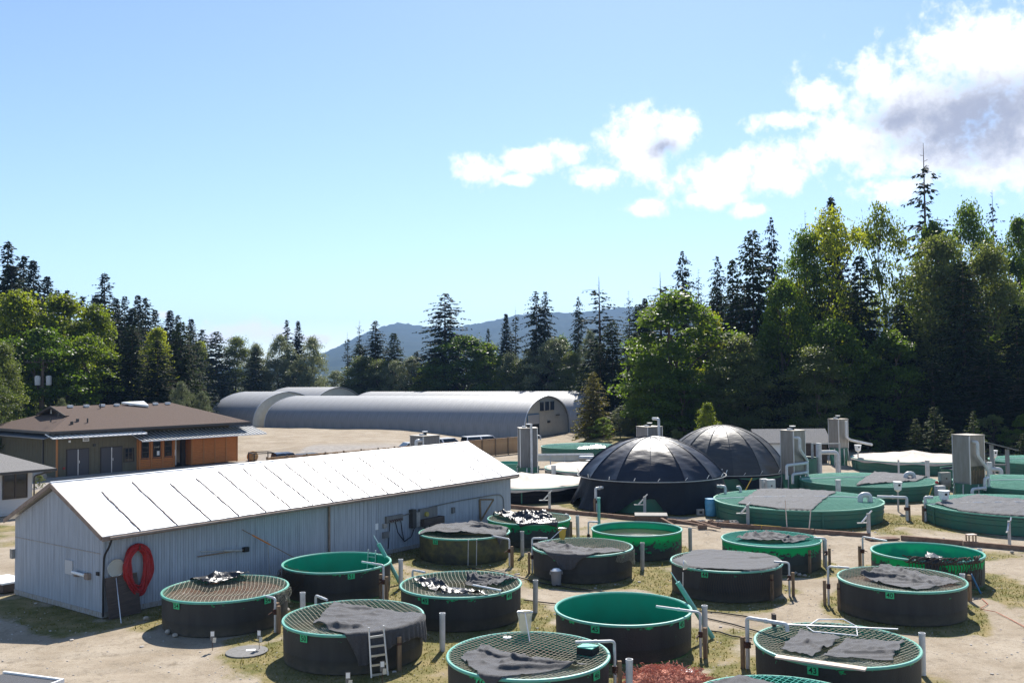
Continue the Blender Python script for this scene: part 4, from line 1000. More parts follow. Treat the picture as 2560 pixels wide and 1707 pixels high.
# ---- cloths that lie on the tanks and fall over their rims
def cloth(name, label, cat, quad, c, R, rim, mt, sag=.1, wr=.05, seed=0, n=44, folds=(), grp=None, lift=.03, maxdrop=.75, edge=.05, puff=0.0, sharp=1.0):
    """quad: four picture points on the rim plane; the sheet sags with the net and hangs where it passes the rim"""
    q = [P(x, y, rim) for x, y in quad]; cx, cy = c[0], c[1]; q = [(p.x - cx, p.y - cy) for p in q]
    u, v = np.meshgrid(np.linspace(0, 1, n), np.linspace(0, 1, n)); 
    X = sum(w * p[0] for w, p in zip(((1 - u) * (1 - v), u * (1 - v), u * v, (1 - u) * v), q))
    Y = sum(w * p[1] for w, p in zip(((1 - u) * (1 - v), u * (1 - v), u * v, (1 - u) * v), q))
    ed = np.minimum(np.minimum(u, 1 - u), np.minimum(v, 1 - v)); em = np.clip(1 - ed / .16, 0, 1)
    X = X + em * edge * 3 * (fbm(X * 2.2 + seed * 3.1, Y * 2.2, seed, 3) - .5); Y = Y + em * edge * 3 * (fbm(X * 2.2, Y * 2.2 + 9 + seed, seed + 5, 3) - .5)
    r = np.hypot(X, Y); over = np.maximum(r - R - .03, 0)
    f = np.where(r > R + .03, (R + .03) / np.maximum(r, 1e-6), 1); f = f + np.clip(over * .06, 0, .03) / R
    ang = np.arctan2(Y, X)
    Xc, Yc = X * f, Y * f
    inside = np.clip(1 - (r / R) ** 2, 0, 1)
    def ridge(a, b, s): return (1 - np.abs(2 * fbm(a, b, s, 3) - 1) * 2.0).clip(0, 1) ** 3
    W = ridge(X * .9 + Y * .5, Y * 1.3 - X * .3, seed + 20) + .7 * ridge(X * 2.3 - Y, Y * 1.6, seed + 31)
    Z = rim + lift - sag * inside + wr * sharp * W * np.clip(inside * 5 + .25, 0, 1) + puff * inside + .012 * (fbm(X * 9, Y * 9, seed, 2) - .5)
    for (ax, ay, bx, by, h, wd) in folds:
        t_ = np.clip(((X - ax) * (bx - ax) + (Y - ay) * (by - ay)) / ((bx - ax) ** 2 + (by - ay) ** 2), 0, 1); dd = np.hypot(X - ax - t_ * (bx - ax), Y - ay - t_ * (by - ay)); Z = Z + h * np.exp(-(dd / wd) ** 2)
    drop = np.minimum(over, maxdrop); Z = np.where(over > 0, rim + lift * .6 - drop, Z)
    wav = .025 * np.sin(ang * 60 + seed) * np.clip(drop * 3, 0, 1); Xc = Xc + np.cos(ang) * (wav + .03 * (over > 0)); Yc = Yc + np.sin(ang) * (wav + .03 * (over > 0))
    V = np.stack([Xc, Yc, Z], -1).reshape(-1, 3); i = np.arange(n * n).reshape(n, n)
    F = np.stack([i[:-1, :-1], i[:-1, 1:], i[1:, 1:], i[1:, :-1]], -1).reshape(-1, 4)
    o = link(name, np_mesh(name, V, F, mt, True)); o.location = (cx, cy, 0)
    so = o.modifiers.new('thickness', 'SOLIDIFY'); so.thickness = .006
    return tag(o, label, cat, grp)
G = 'cloths and sheets lying on the tanks'
T = TANKS
cloth('shade_cloth', 'grey black shade cloth over tank 50, hanging down its side', 'cloth', [(783, 1557), (915, 1612), (1120, 1545), (835, 1505)], T[50], TR, RIM, MT['cloth'], .10, .045, 1, 60, [(-1.0, -1.1, .4, -1.35, .10, .1), (-.9, -.8, -.2, -1.2, .09, .07), (-.4, .9, .6, .8, .05, .06)], G, .05)
cloth('shade_cloth', 'crumpled grey cloth strip at the back of the net on tank 49', 'cloth', [(1160, 1458), (1240, 1470), (1300, 1446), (1176, 1440)], T[49], TR, RIM, MT['cloth'], .09, .09, 3, 40, [(.2, .4, .9, .1, .12, .09), (.0, .2, .4, .8, .2, .09)], G, .05, sharp=1.3)
cloth('plastic_sheet', 'bunched black plastic on the near net of tank 49', 'plastic', [(1030, 1452), (1110, 1488), (1225, 1488), (1060, 1452)], T[49], TR, RIM, MT['plastic'], .06, .09, 4, 44, [(-1.2, .1, .7, -.3, .13, .1)], G, .03, sharp=1.5)
cloth('plastic_sheet', 'folded shiny black plastic on the far rim of tank 54', 'plastic', [(472, 1449), (530, 1462), (628, 1441), (590, 1435)], T[54], TR, RIM, MT['plastic'], .03, .07, 5, 40, [(-.7, 1.1, .5, 1.4, .1, .15)], G, .05, sharp=1.5)
cloth('shade_cloth', 'grey cloth mounded over the top of tank 52', 'cloth', [(1048, 1337), (1262, 1343), (1272, 1318), (1100, 1310)], T[52], TR, RIM, MT['cloth'], -.02, .05, 6, 50, [(.2, .6, 1.4, .2, .1, .08), (.3, -.1, 1.5, -.3, .12, .07), (-.9, -.5, .2, .4, .05, .2)], G, .05, puff=.14)
cloth('plastic_sheet', 'glossy black plastic heaped on the near half of the tank at the shed end', 'plastic', [(1226, 1286), (1300, 1312), (1400, 1308), (1350, 1290)], T[53], TR, RIM, MT['plastic'], .02, .12, 7, 50, [(-1.3, -.1, .9, -.6, .12, .3)], G, .04, sharp=1.6)
cloth('shade_cloth', 'grey cloth over the near half of the tank beside the grey bin', 'cloth', [(1325, 1362), (1400, 1398), (1565, 1378), (1380, 1356)], T[48], TR, RIM, MT['cloth'], .10, .07, 8, 48, [(-1.3, -.2, -.3, -.4, .07, .07), (-.9, -.9, -.5, -.2, .09, .1)], G, .05, maxdrop=.5)
cloth('shade_cloth', 'smooth grey cloth covering all of tank 44', 'cloth', [(1648, 1418), (1925, 1432), (1975, 1392), (1745, 1374)], T[44], TR - .06, RIM, MT['cloth'], .07, .02, 9, 56, [(.9, .3, 1.7, .2, .05, .06)], G, .06, maxdrop=.03)
cloth('shade_cloth', 'small wrinkled cloth piece on the teal net', 'cloth', [(1836, 1352), (1985, 1358), (2030, 1346), (1880, 1332)], T[42], TR, RIM, MT['cloth'], .05, .09, 10, 44, [(-1.0, -.2, .2, .9, .09, .08), (-.3, -.5, .5, -.5, .08, .07)], G, .05, sharp=1.2)
cloth('shade_cloth', 'cloth with long creases over the right half of tank 40', 'cloth', [(2150, 1441), (2290, 1478), (2405, 1458), (2210, 1413)], T[40], TR, RIM, MT['cloth'], .08, .05, 11, 54, [(-1.1, .4, .1, .0, .14, .09), (-.4, 1.3, .0, .2, .08, .07), (.4, 1.3, .5, -.2, .07, .05), (.9, 1.0, 1.4, .0, .06, .05), (-.1, -.1, .5, -.9, .09, .08)], G, .05, sharp=1.2)
cloth('shade_cloth', 'creased cloth with crossing folds over the near half of tank 46', 'cloth', [(1150, 1645), (1215, 1702), (1470, 1662), (1205, 1612)], T[46], TR, RIM, MT['cloth'], .11, .05, 12, 54, [(-1.1, .1, .9, -.9, .07, .045), (-.6, -.6, .3, .5, .06, .05), (-.6, -1.1, 1.0, -1.0, .09, .07)], G, .05)
cloth('shade_cloth', 'pointed cloth piece near the inlet pipe of tank 43', 'cloth', [(1950, 1627), (2030, 1640), (2100, 1592), (1998, 1574)], T[43], TR, RIM, MT['cloth'], .10, .05, 13, 36, [(-.6, .3, -.3, -.8, .06, .06)], G, .05)
cloth('shade_cloth', 'squarish cloth piece lying beside the plank of tank 43', 'cloth', [(2052, 1641), (2225, 1652), (2258, 1604), (2120, 1592)], T[43], TR, RIM, MT['cloth'], .10, .05, 14, 40, [(.0, -.6, 1.0, -.8, .06, .06)], G, .05)
cloth('shade_cloth', 'dark cloth on the teal net in front of the red net heap', 'cloth', [(1770, 1712), (1900, 1740), (2030, 1730), (1850, 1690)], T[41], TR, RIM, MT['cloth'], .06, .05, 15, 36, [], G, .05)

def draped_net(label, c, a0, a1, drop0, drop1, mt, seed, R=TR, rim=RIM, step=.06, lump=.05, cat='net', out=.06):
    """netting hung over the rim: a grid of cords that follows the tank wall"""
    rng = np.random.default_rng(seed); V = []; F = []; k = 0
    arc = R * (a1 - a0); n = max(6, int(arc / step)); rows = 14
    dr = lambda f: drop0 + (drop1 - drop0) * f + .06 * np.sin(f * 9 + seed)
    def pt(f, g):
        a = a0 + (a1 - a0) * f + .02 * np.sin(g * 5 + f * 7); d = dr(f) * g
        rr = R + out + lump * (fbm(f * 8 + seed, g * 4, seed, 3) - .4); 
        top = np.clip(1 - g / .12, 0, 1); rr = rr - top * (out + .16); z = rim + .03 - d + .0 * top
        return np.stack([rr * np.sin(a), -rr * np.cos(a), np.maximum(z, .02)], -1)
    def strand(P_, r):
        nonlocal k
        m = len(P_); off = np.array([[r, 0, 0], [-r * .5, r * .8, 0], [-r * .5, -r * .8, r * .5]]); V.append((P_[:, None] + off[None]).reshape(-1, 3)); b = k + 3 * np.arange(m - 1)[:, None]
        for j in range(3): jn = (j + 1) % 3; F.append(np.concatenate([b + j, b + jn, b + 3 + jn, b + 3 + j], 1))
        k += 3 * m
    for i in range(n + 1): strand(pt(np.full(rows, i / n), np.linspace(0, 1, rows)), .006)
    m2 = int(max(drop0, drop1) / step)
    for j in range(m2 + 1): strand(pt(np.linspace(0, 1, n + 1), np.full(n + 1, j / m2)), .006)
    o = link('draped_net', np_mesh('draped_net', np.concatenate(V), np.concatenate(F), mt)); o.location = (c[0], c[1], 0)
    return tag(o, label, cat, 'nets hung over tank rims')
draped_net('brown net hanging over the left side of the open tank by the shed', T[51], rad(-70), rad(-22), .98, .55, MT['net_dark'], 3, step=.045, lump=.16, out=.1)
draped_net('open mesh net draped down the near side of tank 44', T[44], rad(-38), rad(38), .75, .98, MT['net_dark'], 5, step=.075)
draped_net('frayed net edge hanging off the right rim of tank 54', T[54], rad(62), rad(96), .3, .45, MT['net'], 6, step=.05, lump=.12)
draped_net('thin net fringe on the right rim of the tank with the grey bin', T[48], rad(35), rad(80), .25, .6, MT['net'], 7, step=.06)
def rolled_net(label, c, a0, a1, r, mt, seed):
    m = MB(); rr = random.Random(seed); R = TR + .05
    for s in range(46):
        a = a0 + (a1 - a0) * rr.random(); l = rr.uniform(.12, .4); p = []
        ph = rr.uniform(0, 6)
        for q in range(7):
            aa = a + l * (q / 6 - .5) / R * 2; b = ph + q * .6
            p.append(((R + r * .8 * math.cos(b)) * math.sin(aa), -(R + r * .8 * math.cos(b)) * math.cos(aa), RIM + r * .7 + r * math.sin(b) - .06))
        m.tube(p, .022, 5)
    for s in range(26):
        a = a0 + (a1 - a0) * (s + .5) / 26; dz = rr.uniform(.25, .6) * (1.4 if s > 18 else .8)
        m.tube([((R + .05) * math.sin(a), -(R + .05) * math.cos(a), RIM), ((R + .09) * math.sin(a + .02), -(R + .09) * math.cos(a + .02), RIM - dz * .5), ((R + .06) * math.sin(a), -(R + .06) * math.cos(a), RIM - dz)], .016, 4)
    return tag(m.build('rolled_net', mt), label, 'net', 'nets hung over tank rims')
rn = rolled_net('grey brown net rolled along the near rim of the open tank', T[39], rad(-42), rad(34), .11, MT['net_dark'], 4); rn.location = (T[39][0], T[39][1], 0)
cloth('plastic_sheet', 'black plastic lump on the rolled net of the open tank', 'plastic', [(2308, 1410), (2345, 1424), (2358, 1396), (2318, 1388)], T[39], TR, RIM, MT['plastic'], -.04, .05, 17, 22, [(.2, -1.6, .5, -1.6, .14, .2)], G, .06, maxdrop=.4)

# ---- ladders
def ladder(label, base, top, w, side, group=None, n=4):
    base = Vector(base); top = Vector(top); t = thing('ladder', label, 'ladder', base, 0, 'aluminium tank ladders')
    d = (top - base); s = Vector(side).normalized() * (w / 2)
    for sg in (-1, 1):
        p = [s * sg, d + s * sg * .9, d + s * sg * .9 + Vector((0, 0, .07)) + Vector((-s.y, s.x, 0)).normalized() * .12 * (-1 if d.y > 0 else 1) * 0, ]
        MB().tube([p[0], p[1], p[2]], .022, 8).build('rail', MT['alu'], t, True)
    for k in range(n):
        f = (k + .25) / n; a = d * f; MB().beam(a - s * (1 - .1 * f), a + s * (1 - .1 * f), .03, .05).build('rung', MT['alu'], t)
    return t
c50 = Vector((T[50][0], T[50][1], 0)); lb = P(945, 1686); ld = (lb - c50); ld.z = 0; ld.normalize()
ladder('aluminium ladder leaning against tank 50 over the shade cloth', c50 + ld * (TR + .32), c50 + ld * (TR + .07) + Vector((0, 0, RIM + .1)), .42, (-ld.y, ld.x, 0), n=5)
c51 = Vector((T[51][0], T[51][1], 0)); a = rad(28)
ladder('aluminium ladder hooked inside the open tank by the shed', c51 + Vector((.95, 1.35, .1)), c51 + Vector((.98, 1.44, RIM + .06)), .38, (1, -.6, 0))

# ------------------------------------------------------------------ pipes and posts
def standpipe(px, py, label, h=.97, r=.077, mt='pvc'):
    p = P(px, py); t = thing('standpipe', label, 'pipe', p, random.uniform(0, 6), 'white standpipes among the tanks')
    lean = (random.uniform(-.02, .02), random.uniform(-.02, .02))
    m = MB(); n = 14; 
    m.lathe([(r, -.03), (r, h * .93), (r + .006, h * .935), (r + .006, h), (r - .012, h), (r - .012, h - .25)], n)
    m.v = [(x + lean[0] * z, y + lean[1] * z, z) for x, y, z in m.v]; m.build('pipe', MT[mt], t, True)
    c = MB().lathe([(r - .013, h - .12), (0.001, h - .12)], n); c.v = [(x + lean[0] * z, y + lean[1] * z, z) for x, y, z in c.v]; c.build('pipe_core', MT['black'], t)
    return t
standpipe(757, 1563, 'white standpipe between tanks 50 and 54')
standpipe(1002, 1468, 'white standpipe with dark band beside the leaning teal pipe and ladder tank')
standpipe(1106, 1623, 'tall white standpipe casting its shadow on open grass between two cloth topped tanks')
standpipe(1338, 1529, 'white standpipe with dark foot between tanks 49 and 45', mt='pvc_grey')
standpipe(1306, 1388, 'weathered standpipe between tank 52 and the tank with the grey bin', mt='pvc_grey')
standpipe(1445, 1343, 'white standpipe between the plastic covered tank and the bright green tank')
standpipe(1606, 1421, 'grey standpipe in front of the bright green flaking tank', mt='pvc_grey')
standpipe(1573, 1768, 'white standpipe between tank 46 and the red net heap', 1.05)
standpipe(1726, 1378, 'weathered standpipe behind cloth covered tank 44', mt='pvc_grey')
standpipe(1763, 1603, 'white standpipe beside the inlet of tank 45')
standpipe(2307, 1683, 'white standpipe with stained foot right of tank 43')
standpipe(2408, 1512, 'white standpipe against the right side of tank 40')
standpipe(2452, 1440, 'white standpipe at the right of the open tank with rolled net')
standpipe(2063, 1412, 'white standpipe behind the inlet of the teal netted tank')

def inlet(base, tank, label, h=1.12, reach=.5, wood=True, r=.035, dip=.0, R=TR, mt='pvc', wood_side=-1, valve_z=.62):
    """riser with a lever valve, an elbow and an arm over the rim"""
    b = Vector((base.x, base.y, 0)); c = Vector((tank[0], tank[1], 0)); d = (c - b); dist = d.length; d.normalize(); t = thing('inlet_pipe', label, 'pipe', b, math.atan2(d.y, d.x), 'inlet pipes of the tanks')
    ext = dist - R + reach
    pts = [(0, 0, valve_z), (0, 0, h), (ext, 0, h)] + ([(ext, 0, h - dip)] if dip else [])
    MB().tube(smooth_arc(pts, .09), r, 10).build('arm', MT[mt], t, True)
    MB().tube([(0, 0, -.02), (0, 0, valve_z - .12)], r * 1.05, 10).build('riser', MT[mt], t, True)
    v = MB(); v.tube([(0, 0, valve_z - .13), (0, 0, valve_z + .02)], r * 1.75, 8); v.tube([(-.02, -.1, valve_z - .05), (-.02, .1, valve_z - .05)], r * .9, 8)
    vo = v.build('valve', MT['valve'], t, True)
    MB().beam((0, .1, valve_z - .05), (.03, .22, valve_z - .1), .03, .025).build('lever', MT['valve'], vo)
    if wood: MB().box(-.05 - .11, -.05 - .02, wood_side * .03 - .045, wood_side * .03 + .045, -.03, .74).build('wood_post', MT['wood'], t)
    MB().tube([(ext * .45, 0, h), (ext * .45 + .07, 0, h)], r * 1.25, 10).build('coupling', MT[mt], t, True)
    return t
inlet(P(688, 1578), T[54], 'inlet pipe with rusty valve and wood post right of tank 54', .95, .12)
inlet(P(959, 1497), T[51], 'inlet pipe with wood post right of the open ladder tank', 1.1, .62)
inlet(Vector((-5.62, 26.72, 0)), T[50], 'inlet pipe at the far left of tank 50', 1.12, .3, False)
inlet(Vector((-3.25, 30.15, 0)), T[49], 'inlet pipe at the far left of tank 49', 1.1, .25, False)
inlet(P(1274, 1413), T[52], 'inlet pipe with wood post right of tank 52', 1.0, .1)
inlet(P(1422, 1345), T[53], 'inlet pipe with rusty valve right of the plastic covered tank', 1.05, .2)
inlet(P(1331, 1430), T[48], 'inlet pipe left of the tank with the grey bin', 1.25, .55)
inlet(Vector((3.1, 39.3, 0)), T[47], 'inlet pipe left of the bright green tank', 1.15, .2, False)
inlet(P(1752, 1640), T[45], 'inlet pipe with long white arm right of tank 45', 1.12, .85)
inlet(P(1974, 1487), T[44], 'inlet pipe with wood post at the smooth cloth covered tank', 1.05, .25)
inlet(P(2066, 1420), T[42], 'inlet pipe with rusty valve right of the teal netted tank', 1.1, .25)
inlet(P(1538, 1735), T[46], 'inlet pipe with rusty valve right of tank 46', 1.2, .75)
inlet(P(1870, 1668), T[43], 'inlet pipe with split wood post left of tank 43', 1.22, .65, True, .05, .16)
inlet(P(2072, 1510), T[40], 'inlet pipe left of tank 40', 1.18, .35)
inlet(P(2158, 1415), T[39], 'inlet pipe left of the open tank with rolled net', 1.1, .2)

def leaning_pipe(px0, py0, px1, py1, label, r=.07, mt='teal_pipe', back=0.0):
    a = P(px0, py0); b = D(px1, py1, a.y + back); t = thing('leaning_pipe', label, 'pipe', a, 0, 'teal pipes standing among the tanks')
    MB().tube([(0, 0, 0), b - a], r, 10).build('pipe', MT[mt], t, True); d = (b - a).normalized()
    MB().tube([b - a, b - a + d * .3 + Vector((-.02, 0, .02))], r * .25, 6).build('rod', MT['alu'], t)
leaning_pipe(1001, 1458, 946, 1358, 'teal pipe leaning up to the left behind the ladder tank')
leaning_pipe(1782, 1594, 1694, 1455, 'teal pipe leaning up to the left behind tank 45')
def upright_teal():
    a = P(1498, 1345); t = thing('teal_riser', 'upright teal pipe at the far left of the bright green tank', 'pipe', a)
    MB().tube([(0, 0, 0), (0, 0, 1.75)], .07, 10).build('pipe', MT['teal_pipe'], t, True); MB().tube([(0, 0, 1.74), (0, 0, 1.80)], .085, 10).build('collar', MT['teal_pipe'], t, True)
upright_teal()
def side_post(px, py, label, h=.8, w=.1):
    p = P(px, py); t = thing('support_post', label, 'post', p, random.uniform(0, 1.5), 'wooden posts against the tanks')
    MB().box(-w / 2, w / 2, -w / 2, w / 2, -.03, h).build('post', MT['wood'], t); MB().box(-w / 2 - .004, w / 2 + .004, -w / 2 - .004, w / 2 + .004, h - .2, h - .14).build('strap', MT['valve'], t)
for a in ((693, 1576, 'wood post between inlet and tank 54'), (953, 1496, 'wood post right of the open ladder tank'), (998, 1672, 'wood stake under the cloth at tank 50'), (1930, 1498, 'white topped post against tank 44'), (2024, 1430, 'post against the right of the teal netted tank'),
          (2098, 1522, 'wood post against the left of tank 40'), (2183, 1440, 'wood post against the left of the open netted tank'), (2424, 1500, 'wood post between tank 40 and its standpipe')): side_post(*a)
def slim_rod(px, py, label, h, mt='pvc_grey', r=.02):
    p = P(px, py); t = thing('slim_rod', label, 'rod', p, 0, 'thin rods standing against the tanks'); MB().tube([(0, 0, 0), (.02, .03, h)], r, 6).build('rod', MT[mt], t)
    MB().tube([(.02, .03, h), (.02, .03, h + .02)], r * 1.4, 6).build('cap', MT[mt], t)
for a in ((1170, 1413, 'thin rod standing against tank 52', .95), (1191, 1413, 'pale double rod against the middle of tank 52', .98), (1489, 1454, 'thin rod against the tank with the grey bin', .98), (1379, 1340, 'thin rod against the plastic covered tank', .95)): slim_rod(*a)

def t_handle(px, py, label, rz):
    p = P(px, py); t = thing('valve_stand', label, 'valve stand', p, rz, 'valve stands along the timber edging')
    MB().box(-.07, .07, -.05, .05, 0, 1.0).build('post', MT['pvc_grey'], t)
    MB().beam((0, 0, .95), (-.32, 0, .62), .06, .06).build('arm', MT['alu'], t); MB().beam((-.55, 0, .60), (.02, 0, .60), .05, .04).build('cross_bar', MT['alu'], t); MB().beam((0, -.06, 1.0), (.14, -.06, 1.13), .05, .05).build('arm', MT['alu'], t)
for a in ((1374, 1278, 'grey valve stand with tilted handle near the beige covered tank', 0), (1612, 1290, 'grey valve stand with tilted handle in front of the near dome', .1), (1870, 1314, 'grey valve stand with tilted handle left of the big cloth topped tank', 0),
          (2172, 1340, 'grey valve stand with tilted handle right of the big cloth topped tank', .2), (2524, 1362, 'grey valve stand in front of the far right cloth covered tank', .9)): t_handle(*a)

# ---- timber edging along the terrace
def timbers():
    runs = [((1266, 1268), (1592, 1299), 3), ((1592, 1299), (1905, 1322), 3), ((1905, 1322), (2176, 1342), 2), ((2252, 1347), (2575, 1376), 2)]
    labs = ['long edging timber from the shed end to the plank box', 'edging timber between the plank box and the yellow strip', 'edging timber below the big cloth topped tank', 'edging timber below the far right cloth covered tank']
    for (a, b, n), lab in zip(runs, labs):
        a, b = P(*a), P(*b); d = b - a; t = thing('edging_timber', lab, 'timber', a, math.atan2(d.y, d.x), 'timber edging of the upper terrace')
        for k in range(n):
            l = d.length / n; MB().box(k * l + .02, (k + 1) * l - .02, -.09 + .01 * (k % 2), .09, -.04, .17 - .01 * (k % 2)).build('beam', MT['timber'], t)
    a, b = P(1886, 1320), P(1955, 1325); d = b - a
    MB().box(0, d.length, -.1, -.02, .0, .2); o = MB().box(0, d.length, -.14, -.1, .02, .19).build('yellow_strip', mat('yellow_strip_paint', (.55, .36, .05), .7)); o.location = a; o.rotation_euler.z = math.atan2(d.y, d.x)
    tag(o, 'yellow painted strip fixed to the edging timber', 'strip')
    a = P(2178, 1352); t = thing('plank_step', 'flat plank step in the gap of the edging', 'plank', a, .15); 
    for k in range(2): MB().box(0, 1.35, .03 + k * .26, .27 + k * .26, 0, .07).build('plank', MT['timber'], t)
timbers()

# ------------------------------------------------------------------ big green tanks
def big_tank(key, label, cover=None, rim=.85, skirt=False, band=True):
    cx, cy, R = BIG[key]; t = thing('large_tank', label, 'tank', (cx, cy, 0), 0, 'large round fish tanks')
    MB().lathe([(R - .06, 0), (R - .02, rim * .45), (R + .012, rim * .47), (R - .02, rim * .49), (R, rim * .72), (R + .03, rim * .74), (R, rim * .76), (R + .0, rim - .03)], 96).build('shell', MT['tarp_skirt'] if skirt else MT['big_green'], t, True)
    MB().lathe([(R - .05, rim - .02), (R - .06, .12), (.05, .1)], 96).build('liner', MT['big_green'], t, True)
    MB().lathe([(R - .06, rim - .05), (R - .06, rim + .01), (R + .05, rim + .01), (R + .05, rim - .05)], 96, closed=True).build('rim', MT['big_rim'], t, True)
    for a in np.linspace(.2, 6.2, 5): MB().box(-.04, .04, -.012, .012, .03, rim - .06).build('seam', MT['big_green'], t).matrix_local = Matrix.Translation(((R + .02) * math.cos(a), (R + .02) * math.sin(a), 0)) @ Matrix.Rotation(a + PI / 2, 4, 'Z')
    if cover == 'net':
        n = link('net', net_mesh('net', R - .05, rim + .02, -.10, .085, .0085, MT['net_big'], 3, .25), t)
        w = MB().lathe([(R - .062, 0), (0, 0)], 64).build('water', MT['water'], t); w.location.z = rim - .28
        MB().tube([(-R + .05, .3, rim + .04), (-R * .5, .15, rim + .13), (0, 0, rim + .16), (R * .5, -.1, rim + .13), (R - .05, -.2, rim + .04)], .022, 6).build('cover_rope', MT['white'], t)
    if cover == 'sheet':
        m = MB(); n = 72; rr = [0, .15, .35, .6, .85, .98, 1.012, 1.015]; rg = random.Random(hash(key) % 99 if False else ord(key[1]))
        m.v.append((0, 0, rim + .55))
        for q, f in enumerate(rr[1:]):
            for j in range(n):
                a = 2 * PI * j / n; z = rim + .05 + .5 * (1 - f) ** 2.0 + .02 * math.sin(j * 1.3 + q) + .03 * math.sin(a * 6) * f
                if f > 1: z = rim - .06 - (.1 + .05 * math.sin(a * 11 + 1)) * (f > 1.013)
                m.v.append((R * f * math.cos(a) * (1.006 if f > .99 else 1), R * f * math.sin(a) * (1.006 if f > .99 else 1), z))
        for j in range(n): m.f.append((0, 1 + j, 1 + (j + 1) % n))
        for q in range(len(rr) - 2):
            for j in range(n): a = 1 + q * n + j; b = 1 + q * n + (j + 1) % n; m.f.append((a, a + n, b + n, b))
        m.build('cover_sheet', MT['beige_cover'], t, True)
    return t
big_tank('T1', 'large green tank with netted top half covered by grey cloth', 'net')
big_tank('T2', 'large green tank with netted top behind the cloth topped one', 'net')
big_tank('T3', 'large green tank with beige sheet cover near the forest edge', 'sheet')
big_tank('T4', 'large green tank mostly covered by dark cloth beside the steel tower', 'net')
big_tank('T5', 'large green tank with net and white rope right of the steel tower', 'net')
big_tank('T6', 'large green tank beyond the grey roofed stand', 'net')
big_tank('L1', 'large black skirted tank with beige tent cover beside the shed end', 'sheet', .84, True)
big_tank('L2', 'large tank with beige tent cover left of the near dome', 'sheet', .9, True)
big_tank('L3', 'low green tank with wide rim below the golden cypress', 'net', 1.0)
def BT(k): return BIG[k][:2]
cloth('shade_cloth', 'grey cloth over the left half of the large netted green tank', 'cloth', [(1845, 1262), (2022, 1283), (2092, 1232), (1905, 1222)], BT('T1'), 4.05, .85, MT['cloth'], -.08, .045, 31, 56, [], G, .06, maxdrop=.05)
cloth('shade_cloth', 'pale grey cloth on the second large netted tank', 'cloth', [(2140, 1216), (2290, 1207), (2330, 1190), (2195, 1178)], BT('T2'), 3.8, .85, MT['cloth'], -.08, .06, 32, 44, [], G, .08, maxdrop=.05)
cloth('shade_cloth', 'wide dark cloth over the large tank beside the steel tower', 'cloth', [(2338, 1262), (2545, 1318), (2680, 1270), (2440, 1240)], BT('T4'), 4.0, .85, MT['cloth'], -.08, .05, 33, 60, [], G, .06, maxdrop=.12)
cloth('plastic_sheet', 'silver and black sheets on the low green tank below the cypress', 'plastic', [(1440, 1122), (1480, 1128), (1545, 1124), (1500, 1117)], BT('L3'), 3.4, 1.0, MT['alu'], -.1, .12, 34, 30, [], G, .08, maxdrop=.02)

